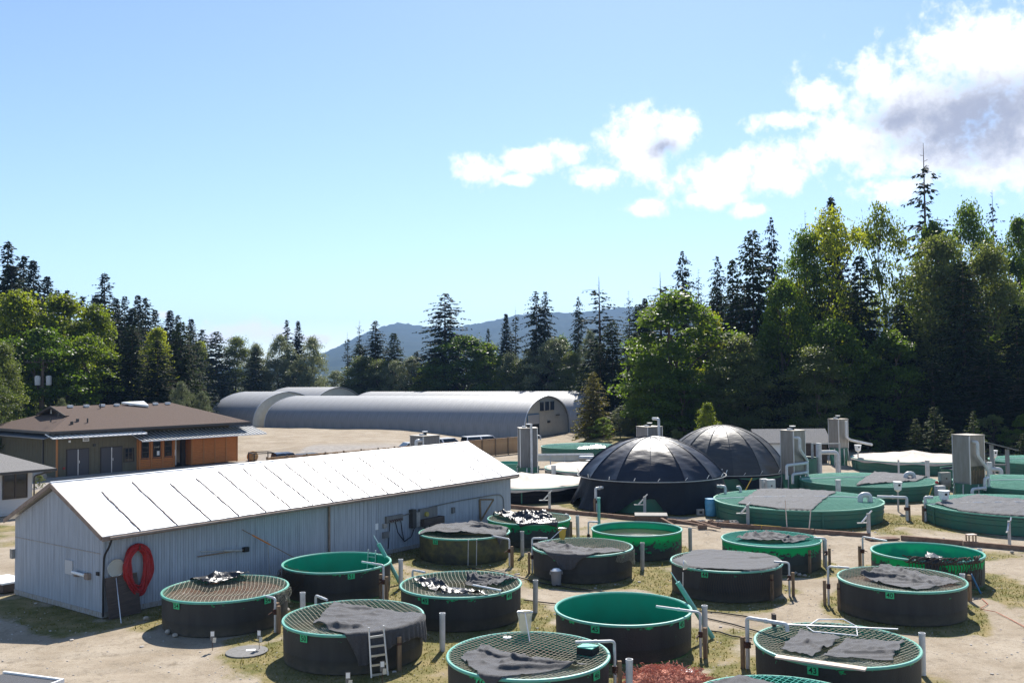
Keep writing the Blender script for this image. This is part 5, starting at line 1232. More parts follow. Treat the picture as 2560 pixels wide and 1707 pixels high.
# ---- black domes over tanks
def dome(key, label, eave, apex, rot, n=14, tm='tarp'):
    cx, cy, R = BIG[key]; t = thing('dome_cover', label, 'dome', (cx, cy, 0), rot, 'black domed tank covers')
    MB().lathe([(R - .1, 0), (R - .05, .8)], 72).build('tank_wall', MT['big_green'], t, True)
    rg = random.Random(int(cx * 10)); Re = R + .0; hh = apex - eave; rho = (Re * Re + hh * hh) / (2 * hh); tm_ = math.asin(min(1, Re / rho)) if hh < Re else PI / 2
    def cap(f):
        th = tm_ * (1 - f); return max(rho * math.sin(th), .02), eave + rho * math.cos(th) - rho * math.cos(tm_)
    for k in range(n):
        m = MB(); nu, nv = 10, 30
        for j in range(nv + 1):
            f = j / nv; ph = f * PI / 2
            r, z = cap(f)
            for i in range(nu + 1):
                s = i / nu; a = 2 * PI * (k + s) / n
                belly = math.sin(PI * s) * (.13 + .05 * math.cos(f * 3)) * (1 - f * .75)
                wv = (.020 * math.sin(f * 34 + 3 * math.sin(s * 3.1 + k) + k * 2.1) + .012 * math.sin(f * 61 + s * 7 + k)) * math.sin(PI * s) * (1 - .8 * f)
                rr = r - belly * r / Re * 1.5 + wv + .02 * rg.uniform(-1, 1) * (j == 0); m.v.append((rr * math.cos(a), rr * math.sin(a), z + wv * .6 - (.05 * math.sin(PI * s) if j == 0 else 0)))
        for j in range(nv):
            for i in range(nu): a = j * (nu + 1) + i; m.f.append((a, a + 1, a + nu + 2, a + nu + 1))
        m.build('tarp_panel', MT[tm], t, True)
    rb = MB()
    for k in range(n):
        a = 2 * PI * k / n; p = []
        for j in range(13): r, z = cap(j / 12); p.append(((r + .012) * math.cos(a), (r + .012) * math.sin(a), z + .012))
        MB().tube(p, .022, 5).build('rib', MT[tm], t)
    hp = []
    for j in range(73): a = 2 * PI * j / 72; hp.append(((Re + .03) * math.cos(a), (Re + .03) * math.sin(a), eave - .06))
    MB().tube(hp, .028, 5, False).build('hoop', MT['pvc_grey'], t)
    # loose skirt below the eave, lifted in places so that the green tank shows
    m = MB(); nn = 108; rows = 7
    for j in range(rows + 1):
        for i in range(nn):
            a = 2 * PI * i / nn; lift = max(0, math.sin(a * 3 + 1.1)) ** 6 * .75 + max(0, math.sin(a * 5 + 4)) ** 10 * .5
            z0 = .02 + lift; z = (eave - .05) + (z0 - eave + .05) * j / rows; fl = j / rows
            r = Re - .14 + .55 * fl ** 1.3 * (1 - lift * .8) + .10 * fl * math.sin(a * 23 + j * .5) + .05 * math.sin(a * 9 + j) * fl - .05 * abs(math.sin(a * 7))
            m.v.append((r * math.cos(a), r * math.sin(a), z))
    for j in range(rows):
        for i in range(nn): a = j * nn + i; b = j * nn + (i + 1) % nn; m.f.append((a, a + nn, b + nn, b))
    m.build('skirt', MT['tarp_skirt'], t, True)
    for k in range(18):
        a = 2 * PI * (k + .3 * rg.random()) / 18; p = Vector((Re * math.cos(a), Re * math.sin(a), eave)); MB().beam(p, p + Vector((.12 * math.cos(a + .8), .12 * math.sin(a + .8), .12 + .1 * rg.random())), .035, .02).build('clip', MT['white'], t)
dome('D1', 'near black tarp dome with ribs over a green tank', 1.70, 3.74, rad(4))
dome('D2', 'far black tarp dome with wrinkled side behind the near one', 1.0, 3.84, rad(10), tm='tarp_grey')

# ---- aeration towers
def tower(px, py, label, h=3.62, w=1.25, zb=1.0, mt='conc_dark', rz=.5, base=True, pipes=(), Y=None, hood=True):
    p = P(px, py) if Y is None else D(px, 1100, Y); p.z = 0
    t = thing('aeration_tower', label, 'tower', p, rz, 'aeration towers above the tanks')
    q = w / 2; b = MB(); b.box(-q, q, -q, q, zb, h); b.build('casing', MT[mt], t)
    f = MB(); f.box(-q - .05, q + .05, -q - .05, q + .05, h + .003, h + .05); f.build('lid', MT['steel'], t)
    for x, y in ((-q, -q), (q, -q), (q, q), (-q, q)): MB().box(x - .025, x + .025, y - .025, y + .025, zb + .01, h - .005).build('corner_trim', MT['alu'], t)
    if not hood:
        pk = MB(); pk.box(-q - .012, q + .012, -q - .012, -q - .003, zb + .02, zb + 1.0); pk.build('packing', MT['packing'], t)
        for k in range(9): x = -q + .08 + k * (w - .16) / 8; MB().box(x - .018, x + .018, -q - .03, -q - .013, zb + .03, zb + .75 + .05 * (k % 3)).build('packing_tube', MT['wood'], t)
    if hood:
        MB().tube([(.1, .1, h + .04), (.1, .1, h + .24)], .12, 12).build('motor', MT['gutter'], t, True); MB().tube([(.1, .1, h + .245), (.1, .1, h + .29)], .2, 12).build('motor_cap', MT['alu'], t, True)
        MB().box(-.35, -.12, -.1, .15, h + .052, h + .15).build('terminal_box', MT['box_grey'], t)
    if base:
        MB().lathe([(q * 1.25, 0), (q * 1.3, zb + .02), (q * 1.36, zb + .03), (q * 1.36, zb - .02)], 32).build('sump', MT['big_green'], t, True)
        for k in range(6):
            a = k * PI / 3 + .3; MB().beam((q * 1.5 * math.cos(a), q * 1.5 * math.sin(a), 0), (q * 1.33 * math.cos(a), q * 1.33 * math.sin(a), zb), .05, .05).build('leg', MT['alu'], t)
    for (pts, r, mtp) in pipes: MB().tube(smooth_arc(pts, .16), r, 10).build('pipe', MT[mtp], t, True)
    return t
tower(1062, 1210, 'grey tower with white side pipe rising behind the shed roof', 3.35, 1.35, 1.0, rz=.78, pipes=[([(-.55, -.55, 3.1), (-1.1, -.45, 3.1), (-1.1, -.45, 1.6), (-.5, -1.0, 1.0)], .11, 'pvc'), ([(-.72, -.72, 1.0), (-.72, -.72, 3.3)], .05, 'pvc')], Y=62)
tower(1319, 1193, 'grey tower with straight white pipe beside the beige covered tank', 3.72, 1.16, 1.15, rz=.12, pipes=[([(.15, -.72, .1), (.15, -.72, 4.05)], .085, 'pvc'), ([(.62, .2, 3.2), (.9, .2, 3.2), (.9, .2, 2.9)], .05, 'pvc')], Y=63)
tower(1624, 1180, 'pale tower top showing over the near dome', 3.45, 1.3, 1.0, rz=.5, pipes=[([(.1, -.98, .5), (.1, -.98, 4.05), (.1, -.3, 4.05)], .1, 'pvc')], Y=68)
tower(1982, 1232, 'steel tower with bent white pipes between dome and netted tanks', 3.68, 1.02, 1.0, 'steel', rz=.55, pipes=[([(-.52, -.55, 3.3), (-.35, -.85, 3.3), (-.35, -.85, 2.6), (.55, -.6, 1.9), (.55, -.6, .05)], .09, 'pvc'), ([(.5, -.65, 1.72), (-1.7, -1.0, 1.72), (-1.7, -1.0, .9)], .085, 'pvc'), ([(.5, -.65, 1.15), (-1.2, -1.0, 1.15), (-1.2, -1.0, .6)], .085, 'pvc')], Y=58)
tower(2096, 1170, 'tall steel tower with sloping trough near the forest edge', 3.55, 1.02, 1.3, 'steel', rz=.5, pipes=[([(.0, -.8, 3.45), (.0, -.8, 2.2), (.4, -.8, 1.95), (2.6, -1.0, 1.5)], .1, 'pvc')], Y=74)
tower(2420, 1225, 'open bottomed steel tower with bent pipe beside the dark cloth tank', 3.66, 1.12, 1.0, 'steel', rz=.42, hood=False, pipes=[([(-.3, -.55, 3.35), (-.25, -.82, 3.35), (-.25, -.82, 2.6), (.6, -.75, 1.75), (.6, -.75, .05)], .085, 'pvc'), ([(.55, -.8, 1.35), (.0, -1.0, 1.35), (.0, -1.0, .7)], .085, 'pvc'), ([(.0, -1.05, .85), (-1.1, -1.1, .85), (-1.1, -1.1, .5)], .085, 'pvc')], Y=52.5)

def feeder(px, py, rim_y, label, z=1.0, r=.22):
    p = D(px, py, rim_y); base = Vector((p.x, p.y, 0)); t = thing('feed_hopper', label, 'feeder', base, 0, 'white feed hoppers on the large tanks')
    MB().lathe([(.04, z), (r * .8, z + .12), (r, z + .5), (r * 1.08, z + .5), (r * 1.08, z + .54), (.01, z + .54)], 20).build('bucket', MT['white'], t, True)
    MB().tube([(0, 0, 0), (0, 0, z + .05)], .05, 8).build('stand', MT['pvc_grey'], t); MB().box(-.05, .05, -r - .015, -r * .9, z + .33, z + .43).build('emblem', MT['ink'], t)
feeder(2245, 1245, 49.0, 'white feed hopper at the right rim of the cloth topped large tank')
feeder(2360, 1250, 45.6, 'white feed hopper at the rim of the dark cloth tank', .95, .25)
feeder(2145, 1135, 70.0, 'white feed hopper below the sloping trough', 1.3, .24)
feeder(2485, 1130, 64.0, 'white feed hopper beside the grey roofed stand', 1.3, .22)
feeder(2013, 1170, 62.0, 'white feed bucket right of the steel tower with bent pipes', .9, .22)

def roofed_stand(px, Y, label):
    p = D(px, 1150, Y); p.z = 0; t = thing('roofed_stand', label, 'stand', p, -.15)
    for x in (-.5, .45): MB().box(x - .1, x + .1, -.1, .1, 0, 2.3 - x * .3).build('post', MT['grey_plastic'], t)
    MB().beam((-1.0, 0, 2.65), (1.0, 0, 2.12), .8, .07).build('roof', MT['conc_dark'], t); MB().box(-.5, .5, -.06, .06, 1.1, 1.2).build('cross_bar', MT['conc_dark'], t)
    MB().tube(smooth_arc([(-.75, -.3, 0), (-.75, -.3, 1.35)], .1), .17, 12).build('pipe', MT['pvc'], t, True); MB().tube(smooth_arc([(-.7, -.35, .9), (-.1, -.4, .9), (-.1, -.4, 0)], .18), .14, 12).build('pipe', MT['pvc'], t, True)
roofed_stand(2500, 61, 'grey stand with sloping roof and fat white pipes at the right')
def white_manifold():
    p = D(2068, 1190, 66); p.z = 0; t = thing('pipe_manifold', 'fat white pipe arch standing left of the sloping trough tower', 'pipe')
    t.location = p
    MB().tube([(-.55, 0, 0), (-.55, 0, 2.3)], .2, 12).build('pipe', MT['pvc'], t, True); MB().tube(smooth_arc([(-.5, 0, 1.65), (.75, 0, 1.65), (.75, 0, 0)], .3), .15, 12).build('pipe', MT['pvc'], t, True)
    MB().box(-1.0, -.85, .2, .3, 0, 2.3).build('frame_post', MT['pvc_grey'], t); MB().box(.95, 1.05, .2, .3, 0, 2.3).build('frame_post', MT['pvc_grey'], t)
    MB().box(-1.0, 1.05, .21, .29, 2.2, 2.28).build('frame_rail', MT['pvc_grey'], t)
white_manifold()
def round_sump(px, py, Y, r, h, label, tubes=0):
    p = D(px, py, Y); p.z = 0; t = thing('round_sump', label, 'tank', p, 0, 'small round green sumps')
    MB().lathe([(r * .98, 0), (r, h), (r + .05, h + .02), (r + .05, h - .05)], 40).build('shell', MT['big_green'], t, True); MB().lathe([(r - .02, h), (r - .04, h - .15), (.02, h - .1)], 40).build('lid', MT['cloth'], t, True)
    for k in range(tubes): a = rad(-112 + k * 12); MB().tube([((r + .08) * math.cos(a), (r + .08) * math.sin(a), .1), ((r + .08) * math.cos(a), (r + .08) * math.sin(a), h - .12)], .055, 8).build('pipe', MT['pvc'], t, True)
round_sump(2408, 1190, 58, 1.25, 1.25, 'dark green sump with three white pipes behind the open bottomed tower', 3)
round_sump(2000, 1180, 66, 1.15, 1.3, 'green sump behind the steel tower with bent pipes')
def control_box(px, py, label, w, h, z, mt='box_grey', Y=None):
    p = P(px, py) if Y is None else D(px, py, Y); p.z = 0; t = thing('control_box', label, 'box', p, .2, 'grey control boxes by the towers')
    MB().box(-w / 2, w / 2, -.15, .15, z, z + h).build('cabinet', MT[mt], t); MB().box(-w / 2 + .05, w / 2 - .05, -.17, -.152, z + .05, z + h - .05).build('door', MT[mt], t)
    for x in (-w / 2 + .06, w / 2 - .06): MB().box(x - .03, x + .03, -.03, .03, 0, z).build('leg', MT['pvc_grey'], t)
    MB().box(-.04, .04, -.185, -.172, z + h * .55, z + h * .65).build('latch', MT['valve'], t)
control_box(1910, 1225, 'pale grey control box left of the steel tower with bent pipes', .4, .75, .45, Y=54.0)
control_box(1926, 1225, 'second grey control box beside the steel tower with bent pipes', .5, .85, .35, Y=53.6)
control_box(2362, 1215, 'dark grey control box left of the open bottomed tower', .65, .85, .5, 'concrete', Y=55.0)
control_box(2350, 1232, 'small grey box with red lamp at the second netted tank', .5, .62, .25, Y=52.6)
o = MB().lathe([(.09, 0), (.09, .1), (.05, .14), (.01, .14)], 12).build('red_lamp', MT['red']); o.location = D(2342, 1208, 52.5); tag(o, 'red dome lamp on the small grey box', 'lamp')
def spool():
    p = D(2382, 1238, 50.5); p.z = 0; t = thing('chrome_filter', 'row of shiny chrome filter housings at the open bottomed tower', 'filter', p, .1)
    for k in range(3): MB().tube([(-.55, k * .22, .42), (.65, k * .22, .42)], .1, 12).build('housing', MT['alu'], t, True)
    for x in (-.4, .5): MB().box(x - .04, x + .04, -.05, .5, 0, .34).build('stand', MT['pvc_grey'], t)
spool()
def big_inlet(px, py, key, label, h=1.15, reach=.6, r=.075):
    cx, cy, R = BIG[key]; return inlet(P(px, py), (cx, cy), label, h, reach, True, r, R=R)
big_inlet(2268, 1300, 'T1', 'white inlet pipe and wood post right of the cloth topped large tank', 1.1, .3)
big_inlet(2314, 1302, 'T4', 'white inlet pipe with red valve left of the dark cloth tank', 1.15, .35)
big_inlet(1852, 1272, 'T1', 'white inlet pipe left of the cloth topped large tank', 1.15, .4)
big_inlet(1814, 1275, 'D1', 'white elbow pipe at the right foot of the near dome', 1.25, .0)
big_inlet(1490, 1280, 'D1', 'white elbow pipe at the left foot of the near dome', 1.25, .0)
for (px, py, Y, lab) in ((2160, 1236, 46.2, 'curved white pipe standing in the net of the cloth topped tank'), (2272, 1186, 55.5, 'curved white pipe standing in the net of the second netted tank')):
    p = D(px, py, Y); t = thing('pipe_bend', lab, 'pipe', (p.x, p.y, 0), .1); MB().tube(smooth_arc([(-.2, 0, .6), (-.2, 0, 1.25), (.3, 0, 1.25), (.3, 0, .8)], .22), .13, 12).build('pipe', MT['pvc'], t, True); MB().tube([(-.2, 0, .55), (-.2, 0, .72)], .15, 12).build('collar', MT['pvc'], t, True)
def leaning_pole(px0, py0, px1, py1, label, r=.025, mt='pale_wood', back=.2):
    a = P(px0, py0); b = D(px1, py1, a.y + back); t = thing('leaning_pole', label, 'pole', a, 0, 'poles leaning against the large tanks'); MB().tube([(0, 0, 0), b - a], r, 6).build('pole', MT[mt], t); MB().tube([(0, 0, 0), (b - a) * .06], r * 1.3, 6).build('ferrule', MT['alu'], t)
leaning_pole(1968, 1326, 1963, 1250, 'upright yellowed pole against the cloth topped large tank')
leaning_pole(2022, 1330, 2027, 1272, 'pale leaning pole against the cloth topped large tank')
leaning_pole(2316, 1258, 2330, 1218, 'yellow broom handle leaning on the second netted tank', .03, 'yellow')
leaning_pole(1856, 1240, 1880, 1194, 'yellow broom handle leaning by the near dome', .03, 'yellow')
def white_post(px, py, h, r, label, Y=None):
    p = P(px, py) if Y is None else D(px, py, Y); p.z = 0; t = thing('white_post', label, 'pipe', p, 0, 'white posts among the large tanks'); MB().tube([(0, 0, 0), (0, 0, h)], r, 12).build('pipe', MT['pvc'], t, True); MB().tube([(0, 0, h), (0, 0, h + .06)], r * 1.12, 12).build('cap', MT['pvc'], t, True)
white_post(2319, 1190, 1.2, .14, 'fat white post in front of the beige covered tank at the forest', 63.5); white_post(2247, 1187, 1.2, .06, 'slim white post with tap in front of the beige covered tank', 64)
white_post(1384, 1178, 1.35, .15, 'fat white post between the two beige tent covers', 61.2)
white_post(2096, 1240, 1.25, .14, 'fat white post between the two netted large tanks', 52.2)
def trough():
    a = D(1340, 1150, 74); b = D(1482, 1150, 74); a.z = b.z = 0; t = thing('feed_trough', 'long pale trough on legs below the low green tank', 'trough', a, 0)
    L = (b - a).length; m = MB(); m.box(0, L, -.4, .4, .55, 1.0); m.build('basin', MT['quonset_wall'], t); f = MB(); f.box(-.05, L + .05, -.46, -.40, .95, 1.06); f.box(-.05, L + .05, .40, .46, .95, 1.06); f.build('edge', MT['pvc'], t)
    for k in range(5): MB().box(k * L / 4 - .04, k * L / 4 + .04, -.47, -.405, 0, .94).build('leg', MT['pvc'], t)
    MB().tube([(L * .75, -.5, .8), (L, -.7, .8)], .16, 10).build('end_pipe', MT['pvc'], t, True)
trough()
for k, (px, Y) in enumerate(((1473, 73.0), (1487, 72.5), (1508, 72.5))):
    p = D(px, 1150, Y); p.z = 0; t = thing('bucket', 'grey lidded bucket in the row between trough and dome', 'bucket', p, 0, 'grey buckets by the trough'); MB().lathe([(.01, 0), (.22, 0), (.26, .62)], 16).build('body', MT['grey_plastic'], t, True); MB().lathe([(.27, .6), (.28, .66), (.01, .68)], 16).build('lid', MT['box_grey'], t, True)
o = MB().lathe([(.01, .02), (1.2, .02), (1.25, .75), (1.3, .75), (1.3, .7)], 40).build('teal_tub', MT['big_rim'], None, True); p = D(1268, 1146, 70.5); o.location = (p.x, p.y, 0); tag(o, 'teal round tub behind the far end of the shed', 'tub')

# ------------------------------------------------------------------ loose things in the yard
def bin_():
    p = P(1391, 1461); t = thing('grey_bin', 'grey plastic bin with white lidded bag beside the netted tank', 'bin', p, .2)
    MB().lathe([(.01, 0), (.16, 0), (.185, .44), (.21, .45), (.21, .5), (.19, .5)], 24).build('body', MT['grey_plastic'], t, True); MB().lathe([(.18, .48), (.12, .55), (.01, .58)], 24).build('bag', MT['white'], t, True)
    for s in (-1, 1): MB().box(s * .205 - .02, s * .205 + .02, -.05, .05, .36, .44).build('handle', MT['grey_plastic'], t)
bin_()
def barrel():
    p = P(1778, 1288); t = thing('blue_barrel', 'blue plastic barrel at the right foot of the near dome', 'barrel', p)
    MB().lathe([(.01, 0), (.27, 0), (.29, .05), (.3, .3), (.31, .33), (.3, .36), (.31, .6), (.32, .63), (.31, .66), (.29, .85), (.01, .86)], 28).build('body', MT['blue_drum'], t, True); MB().lathe([(.295, .84), (.305, .87), (.28, .88)], 28).build('rim', MT['blue_drum'], t, True)
barrel()
def crate():
    p = P(1630, 1300); t = thing('plank_box', 'low timber box with pale slab lid on the edging', 'box', p, -.12)
    MB().box(-.8, .7, -.45, .45, 0, .26).build('box', MT['timber'], t); MB().box(-.85, .75, -.5, .5, .263, .31).build('lid', MT['concrete'], t)
crate()
for k, (px, py, rz, tilt) in enumerate(((1752, 1310, .3, 0), (1776, 1312, .9, .4), (1800, 1311, .1, 0), (1818, 1312, .5, 0), (1834, 1313, .2, .3), (1756, 1322, .1, 0))):
    p = P(px, py); t = thing('cinder_block', 'brown grey concrete block in the row along the edging timber', 'block', p, rz, 'concrete blocks along the edging'); m = MB(); m.box(-.2, .2, -.1, -.07, 0, .2); m.box(-.2, .2, .07, .1, 0, .2)
    for x in (-.185, 0, .185): m.box(x - .015, x + .015, -.069, .069, .002, .198)
    b = m.build('block', MT['timber'] if k % 2 else MT['concrete'], t); b.rotation_euler.x = tilt; b.location.z = abs(tilt) * .08
p = P(1751, 1287); t = thing('cinder_block', 'pale concrete block with round hole by the blue barrel', 'block', p, .1); MB().box(-.18, .18, -.1, .1, 0, .3).build('block', MT['concrete'], t); MB().box(-.08, .08, -.106, -.101, .09, .22).build('hole', MT['black'], t)
for k, (x0, y0, x1, y1) in enumerate(((1648, 1292, 1692, 1316), (1690, 1300, 1800, 1320), (1730, 1300, 1790, 1317))):
    a, b = P(x0, y0, .2), P(x1, y1, .12); o = MB().beam((0, 0, 0), b - a, .12, .06).build('loose_board', MT['timber']); o.location = a; tag(o, 'loose dark board lying across the edging timber by the blocks', 'board', 'loose boards on the edging')
for (px, py, lab, ry) in ((531, 1624, 'small sign card on a wire stake left of the concrete cover', .2), (648, 1622, 'small tilted sign card on a wire stake right of the concrete cover', -.25), (956, 1705, 'small dark sign card on a wire stake by the ladder', .3), (870, 1735, 'sign card on a low wire stake at the yard foreground', .2)):
    p = P(px, py); t = thing('stake_sign', lab, 'sign', p, ry, 'stake signs by the tanks'); MB().tube([(0, 0, -.02), (0, 0, .34)], .008, 5).build('stake', MT['valve'], t)
    c = MB(); c.box(-.055, .055, -.006, .006, .26, .50); cc = c.build('card', MT['conc_dark'], t); MB().box(-.045, .045, -.009, -.0065, .37, .49).build('print', MT['white'], cc)
    c2 = MB().box(-.02, .07, -.014, -.009, .20, .33).build('card', MT['quonset_wall'], t); c2.rotation_euler = (0, .1, 0)
p = P(617, 1627); t = thing('cover_slab', 'flat round concrete cover with a paper lying on it', 'slab', p, .2)
MB().lathe([(.55, -.03), (.55, .008), (.01, .012)], 22).build('slab', MT['conc_dark'], t); MB().box(-.02, .22, -.05, .12, .014, .02).build('paper', MT['white'], t)

def dip_net(base, top, hoop_c, hr, label, mt, bag, tilt=(0, 1, 0)):
    base, top, hc = Vector(base), Vector(top), Vector(hoop_c); t = thing('dip_net', label, 'dip net', base, 0, 'dip nets')
    MB().tube([(0, 0, 0), top - base], .014, 6).build('handle', MT['alu'], t, True)
    n = Vector(tilt).normalized(); up = (hc - top).normalized(); sd = up.cross(n).normalized(); pts = []
    for k in range(25): a = 2 * PI * k / 24; pts.append(hc - base + hr * (math.cos(a) * sd + math.sin(a) * up))
    MB().tube(pts, .012, 5, False).build('hoop', MT['alu'], t)
    m = MB(); nr, na = 6, 24
    for j in range(nr + 1):
        f = j / nr
        for k in range(na):
            a = 2 * PI * k / na; r = hr * (1 - f ** 2 * .55); q = hc - base + r * (math.cos(a) * sd + math.sin(a) * up) + n * bag * f - up * bag * .45 * f * f; m.v.append(tuple(q))
    for j in range(nr):
        for k in range(na): a = j * na + k; b = j * na + (k + 1) % na; m.f.append((a, b, b + na, a + na))
    m.f.append(tuple(nr * na + k for k in range(na)))
    m.build('bag', MT[mt], t, True)
def bag_net(px, py, z, label, mt, h, r0, r1, hx, hy):
    p = P(px, py, z); t = thing('dip_net', label, 'dip net', p, 0, 'dip nets'); n = 22
    m = MB(); rows = 7
    for j in range(rows + 1):
        f = j / rows; r = r0 + (r1 - r0) * f ** .8
        for k in range(n): a = 2 * PI * k / n; m.v.append((r * math.cos(a) + .012 * math.sin(5 * a + j), r * .55 * math.sin(a), h * f))
    for j in range(rows):
        for k in range(n): a = j * n + k; b = j * n + (k + 1) % n; m.f.append((a, b, b + n, a + n))
    m.build('bag', MT[mt], t, True)
    MB().tube([(r1 * math.cos(2 * PI * k / n), r1 * .55 * math.sin(2 * PI * k / n), h) for k in range(n + 1)], .012, 5, False).build('hoop', MT['alu'], t)
    MB().tube([(0, -r1 * .55, h), (hx, hy, -.02)], .013, 6).build('handle', MT['alu'], t)
bag_net(1313, 1580, RIM + .02, 'white dip net standing on the far rim of tank 46', 'white_net', .5, .10, .19, .1, -.7)
bag_net(1406, 1348, RIM + .02, 'yellow dip net standing on the far rim of the tank with the bin', 'yellow', .42, .07, .16, -.6, -.5)
b0 = P(1706, 1428, RIM + .02); hc = D(1709, 1412, b0.y - .02); dip_net(b0 + Vector((-.02, -.14, -.55)), b0 + Vector((0, -.1, .0)), hc, .15, 'small white hand net hung on the rim of tank 44', 'white_net', .12, (.95, -.2, .1))
# round net and long pole leaning on the shed wall
hb = P(303, 1557); hc = shed_pt(286, 1418, .09); dip_net(hb, hc - Vector((0, 0, .28)), hc, .27, 'round pale dip net on a long white pole leaning on the shed', 'white_net', .03, (-sn.x, -sn.y, .1))
a0 = P(266, 1566); t = thing('plywood_board', 'dark plywood sheet leaning on the shed corner', 'board', shed_pt(298, 1555, .34) * 1.0, SHED_A); t.location.z = 0
b = MB().box(-.53, .53, -.012, .012, 0, 1.22).build('sheet', MT['dark_wood'], t); b.rotation_euler.x = -.2
MB().box(-.53, .53, -.016, .016, 1.222, 1.235).build('edge', MT['wood'], b)
def hose():
    c = shed_pt(338, 1422, .14); t = thing('hose_coil', 'thick coil of red hose hanging on the shed wall', 'hose', c, SHED_A); rg = random.Random(8)
    for k in range(34):
        p = []; sx = rg.uniform(.68, 1.12); sz = rg.uniform(.85, 1.12); ox = rg.uniform(-.11, .11); oz = rg.uniform(-.14, .14); oy = rg.uniform(-.07, .07)
        for j in range(37):
            a = 2 * PI * j / 36; z = .72 * math.sin(a) * sz; x = .40 * math.cos(a) * sx * (1 + .18 * math.sin(a)); x += .12 * (z < 0) * z * -1 * .3
            p.append((x + ox * (1 - .6 * abs(math.sin(a))) + .02 * math.sin(a * 5 + k), oy + .02 * math.sin(3 * a + k), z + oz * (math.sin(a) < 0.3)))
        MB().tube(p, .026, 7, False).build('loop', MT['red_hose'], t, True)
    MB().tube([(0, .13, .66), (0, -.12, .66), (0, -.12, .76)], .025, 6).build('hook', MT['valve'], t)
hose()
for k, (x0, y0, x1, y1, lab) in enumerate(((490, 1390, 616, 1371, 'long handled brush resting on the shed wall pegs'), (497, 1377, 600, 1374, 'pale pole on the shed wall pegs'))):
    a, b = shed_pt(x0, y0, .1), shed_pt(x1, y1, .1); t = thing('wall_pole', lab, 'pole', a, 0); MB().tube([(0, 0, 0), b - a], .02, 6).build('handle', MT['wood' if k == 0 else 'pvc_grey'], t)
    if k == 0: MB().beam((b - a) * .9, (b - a) * 1.0, .14, .16).build('brush_head', MT['black'], t)
    else: MB().tube([(b - a) * .55, (b - a) * 1.0], .04, 6).build('grip', MT['pvc_grey'], t)
a, b = P(712, 1428), shed_pt(603, 1323, .06); a = shed_pt(708, 1405, .75); a.z = .75; t = thing('pruning_pole', 'long pruning pole leaning on the shed behind the ladder tank', 'pole', a, 0); MB().tube([(0, 0, 0), b - a], .016, 6).build('handle', MT['wood'], t); MB().tube([(b - a) * .5, (b - a) * .82], .03, 6).build('sleeve', MT['cedar'], t)
a = shed_pt(669, 1437, .15); a.z = 0; t = thing('shovel', 'narrow white handled rake standing against the shed wall', 'tool', a, SHED_A); MB().tube([(0, 0, .0), (-.02, .12, 1.45)], .016, 6).build('handle', MT['pvc_grey'], t); MB().box(-.12, .12, -.02, .02, 0, .1).build('blade', MT['alu'], t)
# things on tank nets
o = P(1268, 1594, RIM - .05); t = thing('float_disc', 'white round float disc on the net of tank 46', 'disc', o); MB().lathe([(.105, 0), (.105, .03), (.01, .035)], 24).build('disc', MT['white'], t); MB().tube([(0, 0, .03), (0, 0, .07)], .012, 6).build('peg', MT['ink'], t)
o = P(1470, 1633, RIM - .04); t = thing('feeder_box', 'teal two lidded feeder box on the net of tank 46', 'box', o, -.55)
MB().box(-.2, .2, -.17, .17, 0, .15).build('body', MT['ink'], t)
for s in (-1, 1): lid = MB().box(-.19, .19, -.085, .085, 0, .02).build('lid', mat('teal_lid', (.05, .42, .30), .4, .5), t); lid.location = (0, s * .09, .155)
a = P(1183, 1466, RIM + .03); b = P(1256, 1480, RIM + .03); t = thing('white_batten', 'white pipe lying on the cloth of tank 49', 'pipe', a); MB().tube([(0, 0, .05), b - a + Vector((0, 0, .05))], .03, 8).build('pipe', MT['white'], t, True); MB().tube([(b - a) * .98 + Vector((0, 0, .05)), (b - a) * 1.0 + Vector((0, 0, .05))], .036, 8).build('end_cap', MT['ink'], t)
a = P(1940, 1640, RIM + .04); b = P(2165, 1672, RIM + .04); o = MB().beam((0, 0, .0), b - a, .22, .035).build('plank', MT['pale_wood']); o.location = a; tag(o, 'long pale plank lying across the near rim of tank 43', 'plank')
a = P(1935, 1562, RIM + .05); b = P(2245, 1575, RIM + .05); t = thing('long_pole', 'long aluminium pole across the far rim of tank 43', 'pole', a); MB().tube([(0, 0, .03), b - a + Vector((0, 0, .03))], .02, 8).build('pole', MT['alu'], t, True); MB().box(-.04, .04, -.08, .08, -.02, .28).build('end_paddle', MT['dark_wood'], t)
hx = [(2017, 1566), (2052, 1549), (2115, 1549), (2137, 1566)]; a = P(2017, 1566, RIM + .04); t = thing('hoop_net', 'angular white net hoop standing on tank 43', 'net', a)
pts = [D(x, y, a.y + .1) - a for x, y in hx]; pts = [Vector((0, 0, 0)), Vector((pts[1].x, .3, .10)), Vector((pts[2].x, .3, .10)), Vector((pts[3].x, 0, 0)), Vector((pts[3].x * .8, -.75, -.02)), Vector((0.05, -.35, -.02))]
MB().tube(pts + [pts[0]], .016, 6, False).build('frame', MT['white'], t); MB().tube([pts[5], pts[4]], .014, 6).build('brace', MT['white'], t)
